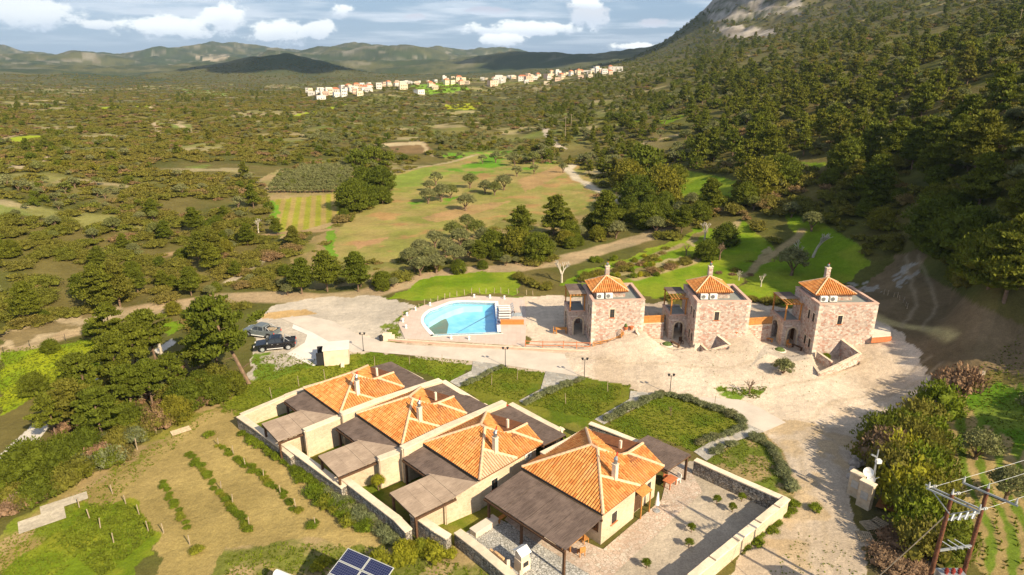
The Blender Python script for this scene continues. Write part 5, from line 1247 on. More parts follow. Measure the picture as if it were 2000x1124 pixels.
# corrugated sheets and pallets lying about
CORR = mat('corrugated_sheet', (.30, .265, .215), var=.2, scale=3)
def sheets(p, rz, n, label, w=.6, L=2.2, m=CORR):
    o = empty('corrugated_sheets', p, rz, label, 'corrugated sheets')
    for k in range(n):
        mb = MB()
        for j in range(6): x = k * w + j * w / 6; mb.poly([(x, 0, .08), (x + w / 12, 0, .13), (x + w / 12, L, .13), (x, L, .08)]).poly([(x + w / 12, 0, .13), (x + w / 6, 0, .08), (x + w / 6, L, .08), (x + w / 12, L, .13)])
        mb.build('sheet', m, o)
    return o
sheets(G(35, 1022), R(-52), 3, 'grey corrugated sheets laid end to end on the far left verge', L=3.2); sheets(G(78, 992), R(-52), 2, 'smaller strip of grey corrugated sheets nearer the bushes', L=3.4)
sheets(G(332, 845), R(-50), 2, 'two pale boards on the verge below the stake fence', L=1.8, w=.5, m=WOODG)
def pallet(p, rz, label, m=WOODG):
    o = empty('pallet', p, rz, label, 'pallet', 'old pallets beside the lane')
    for k in range(7): MB().box(-.6, .6, -.5 + k * .16, -.4 + k * .16, .1, .13).build('board', m, o)
    for x in (-.55, 0, .55): MB().box(x - .05, x + .05, -.5, .56, 0, .1).build('bearer', m, o)
    return o
for (u, v, a), l in zip(((1716, 1024, 30), (1690, 1050, 80), (1700, 1028, 10), (1812, 1108, 50)), ('grey pallet lying nearest the orange tarpaulin', 'grey pallet at the shaded edge of the lane', 'broken pallet below the meter pillars', 'pale pallet in the brush pile by the poles')): pallet(G(u, v), R(a), l)
o = MB().poly([(0, 0, .3), (1.2, -1.1, .5), (2.3, .1, .8), (1.2, 1.2, .7)]).poly([(0, 0, .26), (1.2, -1.1, .46), (2.3, .1, .76), (1.2, 1.2, .66)]).build('tarpaulin', mat('rust_tarpaulin', (.24, .10, .03), var=.2)); o.location = G(1708, 995); tag(o, 'rust brown tarpaulin draped beside the meter pillars', 'tarpaulin')
for i, (u, v, r) in enumerate(((1675, 888, .8), (1670, 905, .6), (1680, 900, .7), (1668, 920, .5), (1662, 932, .4), (1684, 884, .5))):
    bm = bmesh.new(); bmesh.ops.create_icosphere(bm, subdivisions=2, radius=r)
    for w_ in bm.verts: w_.co *= 1 + (float(vnoise(w_.co.x * 3 + i * 9, w_.co.y * 3 + w_.co.z * 2, i)) - .5) * .6; w_.co.z *= .7
    me = bpy.data.meshes.new('boulder'); bm.to_mesh(me); bm.free(); me.materials.append(mat('pale_boulder', (.42, .36, .31), var=.3, bump=.4)); o = bpy.data.objects.new('boulder', me); COL.objects.link(o)
    o.location = G(u, v, r * .2); tag(o, 'pale boulder in the heap beside the lane', 'boulder', 'boulder heap by the lane')
# post fences
def fence(pts, label, h=1.0, step=1.6, m=WOODG, r=.06, wires=2, on=None, lean=.1):
    P = [G(u, v, 0) for u, v in pts]; o = empty('post_fence', P[0], 0, label, 'fence'); off = P[0]; prev = None
    for p, q in zip(P[:-1], P[1:]):
        n = max(1, round((q - p).length / step))
        for k in range(n):
            a = p.lerp(q, (k + random.uniform(-.15, .15)) / n) - off; b_ = a + Vector((random.uniform(-lean, lean), random.uniform(-lean, lean), h * random.uniform(.8, 1.15)))
            z = float(zt(a.x + off.x, a.y + off.y)); a.z += z; b_.z += z
            MB().cyl(a - Vector((0, 0, .2)), b_, r * 1.1, r * .9, 6).build('post', m, o)
            if prev is not None and wires:
                w_ = MB()
                for f in (.5, .9): w_.cyl(prev[0].lerp(prev[1], f), a.lerp(b_, f), .008, n=3, cap=False)
                w_.build('wire', DMETAL, o)
            prev = (a, b_)
    return o
fence([(245, 902), (285, 862), (330, 826), (400, 790), (432, 777)], 'line of rough stakes along the lower field verge', 1.1, 1.7)
fence([(788, 620), (830, 597), (880, 581), (935, 573), (1010, 574), (1060, 580)], 'row of pale stakes behind the pool deck', .95, 1.35, wires=0)
fence([(0, 696), (60, 682), (130, 668), (200, 648), (240, 634)], 'thin wire fence between the dirt track and the yellow meadow', 1.0, 3.0, DMETAL, .03)
fence([(1720, 605), (1745, 622), (1760, 640), (1765, 650)], 'short stake fence beside the shaded road', .8, 1.2)
CHAIN = mat('wire_netting', (.4, .42, .38))
fence([(1800, 812), (1822, 840), (1835, 880), (1828, 930), (1850, 985), (1852, 1010)], 'sagging wire netting fence along the vineyard edge', 1.3, 2.5, METAL, .03, wires=2)
# short white stakes and saplings in the ploughed field
k = 0
for (u, v) in ((220, 965), (246, 985), (155, 992), (175, 1013), (196, 1032), (222, 1060), (272, 1005), (290, 1038), (427, 872), (456, 888), (480, 912), (515, 935), (548, 965), (578, 992), (617, 1030), (455, 985), (487, 1030), (371, 1065), (320, 1042), (432, 958)):
    o = empty('sapling_stake', G(u, v), 0, 'short pale stake marking a sapling in the ploughed field', 'stake', 'sapling stakes in the ploughed field')
    MB().cyl((0, 0, -.1), (random.uniform(-.08, .08), random.uniform(-.08, .08), .95), .045, .04, 6).build('stake', WOODG, o)
for (u, v) in ((531, 778), (584, 755), (635, 742), (732, 715), (800, 712), (864, 712), (1010, 742), (960, 752), (1187, 765), (1105, 790), (1395, 795)):
    o = empty('sapling_stake', G(u, v), 0, 'thin pale tree stake on the villa lawns', 'stake', 'tree stakes on the villa lawns')
    MB().cyl((0, 0, -.1), (random.uniform(-.1, .1), 0, 1.35), .04, .03, 6).build('stake', WOODG, o)
# ------------------------------------------------------------------ vegetation
PINE_M = leaf_mat('pine_needles', (.095, .12, .011), (.155, .16, .016), (.15, .14, .02))
OAK_M = leaf_mat('dark_evergreen_leaves', (.08, .105, .010), (.14, .155, .014), (.19, .17, .018))
OLIVE_M = leaf_mat('olive_leaves', (.15, .16, .055), (.22, .215, .09), (.145, .16, .03))
SHRUB_M = leaf_mat('maquis_leaves', (.135, .145, .017), (.20, .165, .032), (.25, .155, .075))
LAV_M = leaf_mat('grey_lavender', (.17, .19, .085), (.22, .23, .11), (.19, .18, .08))
WEED_M = leaf_mat('weed_leaves', (.11, .155, .010), (.16, .19, .014), (.2, .2, .02))
YEL_M = leaf_mat('yellow_spring_leaves', (.25, .25, .02), (.32, .29, .02), (.2, .22, .02))
BROWN_M = leaf_mat('russet_twigs', (.20, .115, .06), (.25, .16, .1), (.17, .12, .07), .1)
ICO = []
for sd in (1, 2):
    bm = bmesh.new(); bmesh.ops.create_icosphere(bm, subdivisions=sd, radius=1); bm.verts.ensure_lookup_table()
    ICO.append((np.array([v.co[:] for v in bm.verts]), [tuple(v.index for v in f.verts) for f in bm.faces])); bm.free()
def leaves(clumps, per, size, r, core=1, flat=.35, cs=.58):
    """clumps: (x, y, z, rx, rz); ragged solid cores with leaf-sized faces round them"""
    V = []; Fc = []; n = 0
    iv, iff = ICO[core - 1]
    for (x, y, z, rx, rz) in clumps:
        dd = iv * (1 + r.uniform(-.28, .28, (len(iv), 1))); V.append(dd * [rx * cs, rx * cs, rz * cs] + [x, y, z]); Fc += [tuple(i + n for i in f) for f in iff]; n += len(iv)
        d = r.normal(size=(per, 3)); d[:, 2] = np.abs(d[:, 2]) * .8 + d[:, 2] * .35; d /= np.linalg.norm(d, axis=1)[:, None]
        c = d * np.array([rx, rx, rz]) * r.uniform(.6, 1.2, (per, 1)) + [x, y, z]
        a = np.cross(d, r.normal(size=(per, 3))); a /= np.linalg.norm(a, axis=1)[:, None] + 1e-9
        b = np.cross(d, a) * r.normal(0, .5, (per, 1)) + d * r.uniform(.1, 1, (per, 1)) + np.array([0, 0, .35]); b /= np.linalg.norm(b, axis=1)[:, None] + 1e-9
        s = size * r.uniform(.6, 1.4, (per, 1))
        q = np.stack([c - a * s * .42, c + b * s * .8, c + a * s * .42, c - b * s * .5], 1).reshape(-1, 3)
        V.append(q); Fc += [(n + 4 * i, n + 4 * i + 1, n + 4 * i + 2, n + 4 * i + 3) for i in range(per)]; n += 4 * per
    return np.concatenate(V), Fc
def me_from(name, V, Fc, m):
    me = bpy.data.meshes.new(name); me.from_pydata(V.tolist(), [], Fc); me.update(); me.materials.append(m); return me
def crown_mesh(kind, seed, nb, per, size, m, core=1):
    r = np.random.default_rng(seed); cl = []
    if kind == 'pine':      # height 1, crown from .18 up, irregular tiers; unit = 9 m tree
        lean = r.uniform(-.5, .5, 2)
        for i in range(nb):
            hh = (i + .5) / nb; h = .26 + .72 * hh; Rr = 2.75 * math.sin(math.pi * (.18 + .80 * hh ** .85)) ** .7 * (.6 + .6 * r.random())
            an = i * 2.4 + r.uniform(-.6, .6); q = r.uniform(.25, 1.0)
            cr = (.75 + .55 * (1 - hh)) * r.uniform(.7, 1.25)
            cl.append((Rr * q * math.cos(an) + lean[0] * h, Rr * q * math.sin(an) + lean[1] * h, 9 * h * .98, cr, cr * .55))
    elif kind == 'umbrella':
        for i in range(nb):
            hh = (i + .5) / nb; h = .44 + .54 * hh; Rr = 3.3 * math.sin(math.pi * (.2 + .76 * hh)) ** .8 * (.5 + .6 * r.random())
            an = i * 2.4 + r.uniform(-.8, .8); q = r.uniform(.3, 1.05); cr = .8 * r.uniform(.6, 1.25)
            cl.append((Rr * q * math.cos(an), Rr * q * math.sin(an), 9 * h, cr, cr * .5))
    elif kind == 'olive':   # 4.5 m
        for i in range(nb):
            an = i * 2.4; q = math.sqrt((i + .5) / nb); h = 2.0 + 1.9 * math.sqrt(max(0, 1 - q * q)) * r.uniform(.5, 1)
            cr = r.uniform(.6, .95); cl.append((1.75 * q * math.cos(an), 1.75 * q * math.sin(an), h, cr, cr * .8))
    elif kind == 'oak':     # 6 m, dense dome to the ground
        for i in range(nb):
            an = i * 2.4; q = math.sqrt((i + .5) / nb); h = .9 + 4.0 * math.sqrt(max(0, 1 - q * q)) * r.uniform(.75, 1.05)
            cr = r.uniform(.95, 1.5); cl.append((2.5 * q * math.cos(an), 2.5 * q * math.sin(an), h, cr, cr * .85))
        for i in range(nb // 3): an = r.uniform(0, 6.28); cl.append((2.3 * math.cos(an), 2.3 * math.sin(an), 1.0, 1.1, .9))
    else:                   # shrub 1.8 m
        for i in range(nb):
            an = i * 2.4; q = math.sqrt((i + .5) / nb); h = .35 + 1.0 * math.sqrt(max(0, 1 - q * q)) * r.uniform(.5, 1.1)
            cr = r.uniform(.5, .8); cl.append((1.2 * q * math.cos(an), 1.2 * q * math.sin(an), h, cr, cr * .8))
    V, Fc = leaves(cl, per, size, r, core)
    return me_from(kind + '_crown', V, Fc, m)
def trunk_mesh(kind, seed, m):
    r = np.random.default_rng(seed); mb = MB()
    if kind == 'pine':
        mb.cyl((0, 0, -.6), (.1, .05, 4), .2, .14, 7).cyl((.1, .05, 4), (.15, 0, 8.2), .14, .04, 6)
        for i in range(9): h = 1.6 + i * .65; an = i * 2.4; L = 2.2 * (1 - h / 9); mb.cyl((.1, .05, h), (L * math.cos(an), L * math.sin(an), h + .5), .05, .02, 4)
    else:
        H = 2.0 if kind == 'olive' else 2.2
        mb.cyl((0, 0, -.4), (.12, .05, .9), .28, .2, 8)
        for i in range(5): an = i * 1.26 + r.uniform(-.3, .3); mb.cyl((.12, .05, .85), (1.1 * math.cos(an), 1.1 * math.sin(an), H + .5), .13, .05, 5)
    me = bpy.data.meshes.new(kind + '_trunk'); me.from_pydata(mb.v, [], mb.f); me.materials.append(m); return me
KM = {'pine': PINE_M, 'olive': OLIVE_M, 'oak': OAK_M, 'shrub': SHRUB_M}
HI = {'pine': [crown_mesh('pine', s, 60, 130, .27, PINE_M) for s in (1, 2, 3)], 'olive': [crown_mesh('olive', s, 22, 130, .17, OLIVE_M) for s in (4, 5)], 'oak': [crown_mesh('oak', s, 34, 140, .24, OAK_M) for s in (6, 7)], 'shrub': [crown_mesh('shrub', s, 12, 110, .14, SHRUB_M) for s in (8, 9)]}
MD = {'pine': [crown_mesh('pine', s, 24, 40, .5, PINE_M) for s in (11, 12, 13, 14)], 'olive': [crown_mesh('olive', s, 10, 40, .34, OLIVE_M) for s in (14, 15, 16)], 'oak': [crown_mesh('oak', s, 14, 40, .5, OAK_M) for s in (16, 17, 18)], 'shrub': [crown_mesh('shrub', s, 6, 34, .3, SHRUB_M) for s in (18, 19, 20)]}
UMB = [crown_mesh('umbrella', s, 44, 130, .27, PINE_M) for s in (31, 32)]
TR = {'pine': trunk_mesh('pine', 1, BARK), 'olive': trunk_mesh('olive', 2, BARK), 'oak': trunk_mesh('oak', 3, BARK)}
MTN = {'grey_lavender': 'lavender_bush', 'weed_leaves': 'leafy_clump', 'yellow_spring_leaves': 'yellow_shrub', 'russet_twigs': 'brushwood_bush'}
NAME = {'pine': 'pine_tree', 'olive': 'olive_tree', 'oak': 'evergreen_oak', 'shrub': 'maquis_shrub'}
CAT = {'pine': 'pine tree', 'olive': 'olive tree', 'oak': 'oak tree', 'shrub': 'shrub'}
def plant(kind, p, s, rz, label, group=None, hi=True, sz=None, variant=None, mt=None, sink=.0, tilt=None, mesh=None):
    src = (HI if hi else MD)[kind]; me = mesh or src[variant if variant is not None else random.randrange(len(src))]
    if mt:
        key = me.name + mt.name
        if key not in MAT: c = me.copy(); c.materials.clear(); c.materials.append(mt); MAT[key] = c
        me = MAT[key]
    z = (sz or 1.0)
    if kind == 'shrub':
        o = bpy.data.objects.new(MTN.get(mt.name, NAME[kind]) if mt else NAME[kind], me); COL.objects.link(o)
    else:
        o = bpy.data.objects.new(NAME[kind], None); COL.objects.link(o); o.empty_display_size = .3
        c = bpy.data.objects.new('crown', me); COL.objects.link(c); c.parent = o
        tr = bpy.data.objects.new('trunk', TR[kind]); COL.objects.link(tr); tr.parent = o
    if tilt and (tilt[0] or tilt[1]): rz = 0
    o.location = (p[0], p[1], p[2] - sink); o.rotation_euler = (tilt[0] if tilt else 0, tilt[1] if tilt else 0, rz); o.scale = (s, s, s * z)
    return tag(o, label, CAT[kind], group)

# scatter over the wild land
N0 = 0; px_, py_ = [], []
Dc = 46.0
while Dc < 1900:
    s = 2.0 + .0048 * Dc
    n = int(R(100) * Dc / s); az = (np.arange(n) + rng.random(n)) / n * R(100) - R(50); d = Dc + (rng.random(n) - .5) * s
    px_.append(d * np.sin(az)); py_.append(d * np.cos(az)); Dc += s * .9
SX = np.concatenate(px_); SY = np.concatenate(py_); SZ = zt(SX, SY); SU, SV, SC = PX(SX, SY, SZ); SD = np.hypot(SX, SY)
OPEN = [  # clearings, fields and yards where no wild plant stands
    big, mg, vin, soil, plz,
    [(-100, 1400), (-100, 985), (60, 905), (150, 890), (250, 860), (320, 800), (400, 770), (430, 740), (485, 755), (500, 700), (480, 640), (520, 585), (620, 575), (740, 575), (860, 540), (940, 525), (1020, 522), (1110, 505), (1180, 480), (1260, 458), (1300, 470), (1400, 440), (1455, 436), (1510, 480), (1560, 450), (1540, 415), (1600, 435), (1680, 480), (1700, 520), (1730, 500), (1800, 480), (1810, 530), (1900, 590), (2000, 640), (2400, 640), (2400, 1500), (-100, 1500)],
    [(-60, 690), (0, 660), (130, 620), (240, 598), (330, 590), (420, 578), (520, 575), (520, 592), (430, 602), (330, 650), (250, 655), (190, 725), (120, 770), (0, 815), (-60, 830)],
    [(1300, 322), (1380, 335), (1450, 352), (1434, 392), (1350, 396), (1290, 375)], [(1095, 340), (1110, 325), (1140, 345), (1212, 390), (1196, 396), (1120, 358)],
    [(0, 271), (60, 264), (98, 265), (60, 276), (0, 282)], [(1560, 316), (1625, 316), (1600, 332)], [(1066, 258), (1088, 275), (1104, 292), (1090, 294)], [(860, 297), (1000, 294), (975, 306), (870, 309)]]
big2o = inpoly(SU, SV, big2)
free = (SC > 5) & (~big2o | (rng.random(len(SU)) < .35))
for p in OPEN: free &= ~inpoly(SU, SV, p)
gap = fbm(SX, SY, 26, 3, 71); clr = smooth(.69, .75, fbm(SX, SY * 1.6, 34, 4, 91)) * (SD > 160) * (SD < 900)
vband = inpoly(SU, SV, [(606, 200), (700, 192), (800, 178), (870, 168), (960, 172), (1060, 168), (1215, 148), (1215, 126), (1050, 140), (860, 143), (700, 162), (606, 184)])
free &= ~vband | (rng.random(len(SU)) < .28)
clf = inpoly(SU, SV, [(1370, 20), (1390, -200), (1640, -200), (1580, 20), (1500, 72), (1430, 75), (1400, 60)]) & (SD > 700)
free &= ~clf | (fbm(SX, SZ * 1.5, 38, 5, 88) < .44)
free &= gap < np.where(SU > 1250, .63, .70)
free &= ~((fbm(SX, SY * 1.8, 30, 4, 173) > .64) & (SU < 1200) & (rng.random(len(SU)) < .75)) & (clr < .5) & (SZ < 520)
free &= ((SU > -260) & (SU < 2300)) & (SD > 90)
# keep plants off the cliffs
e_ = 3.0; slope = np.hypot(zt(SX + e_, SY) - zt(SX - e_, SY), zt(SX, SY + e_) - zt(SX, SY - e_)) / (2 * e_)
free &= (slope < 1.1) | (SD < 500)
SX, SY, SZ, SU, SV, SD = (a[free] for a in (SX, SY, SZ, SU, SV, SD))
n = len(SX); r1 = rng.random(n); r2 = rng.random(n)
K = np.full(n, 3)           # 0 pine 1 olive 2 oak 3 shrub
def setk(mask, probs):
    c = np.cumsum(probs); k = np.searchsorted(c, r1 * c[-1]); K[mask] = k[mask]
patch = fbm(SX, SY, 70, 3, 73)
setk(np.ones(n, bool), (.03, .08, .05, .84))
setk((patch > .60) & (SU < 1050), (.22, .10, .12, .56))
setk(inpoly(SU, SV, [(0, 340), (120, 335), (260, 360), (250, 400), (0, 440)]), (.02, .40, .08, .5))
setk(inpoly(SU, SV, [(80, 600), (100, 540), (280, 470), (420, 430), (520, 390), (600, 430), (560, 480), (440, 560), (400, 600), (300, 620)]), (.34, .03, .16, .47))
setk(inpoly(SU, SV, [(560, 600), (540, 540), (640, 510), (780, 480), (900, 440), (1000, 400), (1150, 395), (1260, 400), (1330, 440), (1250, 470), (1100, 510), (900, 535), (750, 575)]), (.10, .30, .48, .12))
setk(inpoly(SU, SV, [(560, 225), (700, 180), (1200, 120), (1260, 150), (1100, 220), (1070, 330), (900, 320), (650, 340)]), (.03, .46, .17, .34))
setk((SU > 1060) & (SV < 330) & (SU + 2.0 * (SV - 100) > 1230), (.16, .30, .22, .32))
setk(inpoly(SU, SV, [(1060, 330), (1080, 220), (1250, 170), (1450, 150), (1700, 140), (2300, 120), (2300, 430), (1900, 400), (1700, 340), (1450, 335), (1280, 300), (1200, 350)]), (.34, .16, .20, .30))
setk(inpoly(SU, SV, [(1150, 430), (1190, 380), (1230, 330), (1300, 300), (1320, 350), (1310, 420), (1260, 440)]), (.2, .05, .7, .05))
setk(inpoly(SU, SV, [(1500, 330), (1900, 400), (2300, 430), (2300, 620), (1900, 580), (1810, 500), (1700, 470), (1600, 400)]), (.05, .05, .2, .7))
setk((SU > 1780) & (SV > 400), (.3, .02, .6, .08))
K = np.where(inpoly(SU, SV, big2), 3, K)
BASEH = np.array([9.0, 4.5, 5.6, 1.9])
sc = np.array([.90, .80, .74, 1.12])[K] * (.55 + .75 * r2)
sc *= np.where((K == 0) & (SU < 1330), .58, 1.0) * np.where((K == 2) & (SU < 1050), .58, 1.0) * np.where((K == 1) & (SU < 1050), .72, 1.0)
sc *= np.where((K == 3) & (SU < 1400), .95, 1.0) * np.where((SU > 1050) & (K == 2), .85, 1.0) * np.where(inpoly(SU, SV, big2), .6, 1.0)
sc *= np.where((SU > 1330) & (K == 0) & (SV < 330), .98, 1.0)
flat = (K == 3) & (SU < 1400); sc *= np.where(flat, 1.2, 1.0); ZS = np.where(flat, .58, 1.0)
sc *= np.where((K == 3), 1 + .25 * smooth(200, 700, SD), 1.0)
# crowd thinning: tall trees need room
thin = rng.random(n)
keep = np.where(K == 0, thin < .30, np.where(K == 2, thin < .42, np.where(K == 1, thin < .55, True)))
SX, SY, SZ, SU, SV, SD, K, sc, ZS = (a[keep] for a in (SX, SY, SZ, SU, SV, SD, K, sc, ZS)); n = len(SX)
app = BASEH[K] * sc * F / SD
inv = (SU > 10) & (SU < 1990) & (SV > 5) & (SV < 1120)
LABR = [('high on the right slope near the top edge', lambda u, v: u > 1650 and v < 150), ('on the wooded slope above the road side tower', lambda u, v: u > 1720 and v < 350), ('on the wooded slope above the upper green field', lambda u, v: 1330 < u <= 1500 and v < 350), ('on the wooded slope behind the middle terraces', lambda u, v: 1450 < u <= 1720 and v < 350),
        ('on the shaded bank right of the dirt road', lambda u, v: u > 1700), ('on the scrubby terraces right of the green fields', lambda u, v: u > 1500 and v > 330), ('around the upper green field', lambda u, v: u > 1300 and v > 330),
        ('beside the bend of the winding country road', lambda u, v: u > 1080 and v > 280), ('between the country road and the village', lambda u, v: u > 1080), ('at the right end of the belt behind the pool', lambda u, v: 1050 < u and v > 400), ('at the left end of the belt behind the pool', lambda u, v: 560 < u < 800 and v > 400), ('in the middle of the belt behind the pool', lambda u, v: 560 < u and v > 400),
        ('between the big tan field and the village', lambda u, v: u > 650), ('just beyond the dirt track on the left', lambda u, v: v > 540), ('on the slope left of the small vineyard', lambda u, v: u > 330), ('on the maquis slope at the far left', lambda u, v: True)]
ADJ = {'pine': 'dark green pine', 'olive': 'grey green olive tree', 'oak': 'dense evergreen oak', 'shrub': 'olive brown shrub'}
SCQ = [float(np.median(sc[K == i])) for i in range(4)]
rest = np.ones(n, bool); first = {}
for ki, kind in enumerate(('pine', 'olive', 'oak', 'shrub')):
    cand = np.where((K == ki) & inv)[0]; cand = cand[np.argsort(-app[cand])][:(230, 150, 200, 160)[ki]]
    rest[cand] = False
    for c in cand:
        place = next(l for l, f in LABR if f(SU[c], SV[c]))
        q_ = sc[c] / SCQ[ki]; adj = ('tall ' if q_ > 1.12 else 'small ' if q_ < .88 else '') + ADJ[kind]
        o = plant(kind, (SX[c], SY[c], SZ[c]), float(sc[c]), random.uniform(0, 6.28), adj + ' ' + place, adj + 's ' + place, hi=SD[c] < 165, sink=.15, sz=float(ZS[c]))
def gn_scatter(name, label, P, scl, meshes_from, seed=0, zs=1.0):
    """one object: crowns of existing plants repeated on points (uncountable far growth)"""
    me = bpy.data.meshes.new(name + '_points'); me.from_pydata(P.tolist(), [], [])
    for nm, arr in (('scl', scl), ('rot', np.random.default_rng(seed).random(len(P)) * 6.28)):
        a = me.attributes.new(nm, 'FLOAT', 'POINT'); a.data.foreach_set('value', np.asarray(arr, np.float32))
    a = me.attributes.new('scl3', 'FLOAT_VECTOR', 'POINT'); a.data.foreach_set('vector', (np.asarray(scl)[:, None] * np.stack([np.ones(len(P)), np.ones(len(P)), np.ones(len(P)) * zs], 1)).astype(np.float32).ravel())
    a = me.attributes.new('pick', 'INT', 'POINT'); a.data.foreach_set('value', np.random.default_rng(seed + 5).integers(0, len(meshes_from), len(P)).astype(np.int32))
    o = bpy.data.objects.new(name, me); COL.objects.link(o); tag(o, label, kind='stuff')
    ng = bpy.data.node_groups.new(name, 'GeometryNodeTree')
    ng.interface.new_socket('Geometry', in_out='INPUT', socket_type='NodeSocketGeometry'); ng.interface.new_socket('Geometry', in_out='OUTPUT', socket_type='NodeSocketGeometry')
    N = ng.nodes; L = ng.links; gi = N.new('NodeGroupInput'); go = N.new('NodeGroupOutput'); ip = N.new('GeometryNodeInstanceOnPoints'); jn = N.new('GeometryNodeJoinGeometry')
    for src in reversed(meshes_from):
        oi = N.new('GeometryNodeObjectInfo'); oi.inputs['Object'].default_value = src; oi.inputs['As Instance'].default_value = True; L.new(oi.outputs['Geometry'], jn.inputs[0])
    def att(nm, ty='FLOAT'):
        q = N.new('GeometryNodeInputNamedAttribute'); q.data_type = ty; q.inputs[0].default_value = nm; return q.outputs[0]
    cx = N.new('ShaderNodeCombineXYZ'); L.new(att('rot'), cx.inputs[2])
    e2 = N.new('FunctionNodeEulerToRotation'); L.new(cx.outputs[0], e2.inputs[0])
    L.new(gi.outputs[0], ip.inputs['Points']); L.new(jn.outputs[0], ip.inputs['Instance']); ip.inputs['Pick Instance'].default_value = True
    L.new(att('pick', 'INT'), ip.inputs['Instance Index']); L.new(e2.outputs[0], ip.inputs['Rotation']); L.new(att('scl3', 'FLOAT_VECTOR'), ip.inputs['Scale']); L.new(ip.outputs[0], go.inputs[0])
    md = o.modifiers.new('scatter', 'NODES'); md.node_group = ng; return o
def src_of(kind, mesh):
    for o in bpy.data.objects:
        if o.type == 'MESH' and o.data == mesh: return o
    return None
def sources(kind):
    out = []
    for me in MD[kind]:
        s = src_of(kind, me)
        if s: out.append(s)
    return out
for ki, (kind, nm, lb) in enumerate((('pine', 'far_pine_wood', 'pines too far and dense to tell apart on the hillsides'), ('olive', 'far_olive_groves', 'distant grey green olive groves merging round the village'), ('oak', 'far_oak_wood', 'dark evergreen oaks merging into far woodland'), ('shrub', 'maquis_scrub', 'brown green maquis scrub covering the valley slopes'))):
    mk = rest & (K == ki); so = sources(kind)
    if mk.any() and so: gn_scatter(nm, lb, np.stack([SX[mk], SY[mk], SZ[mk] - .2], 1), sc[mk], so, ki, ZS[mk])
print('scatter', n, [int((K == i).sum()) for i in range(4)])

# olive plantation above the little vineyard: a planted block
a_, b_, c_, d_ = (T(*q) for q in ((530, 377), (676, 376), (686, 330), (560, 330)))
k = 0
for j in range(11):
    for i in range(17):
        fi, fj = (i + random.uniform(-.1, .1)) / 16, j / 10
        p = a_.lerp(b_, fi).lerp(d_.lerp(c_, fi), fj)
        if fj > .7 and fi < .25: continue
        plant('olive', (p.x, p.y, float(zt(p.x, p.y))), random.uniform(.50, .64), random.uniform(0, 6), 'small olive tree in the dense plantation above the small vineyard', 'olives of the dense plantation', hi=False, sink=.5)
        k += 1
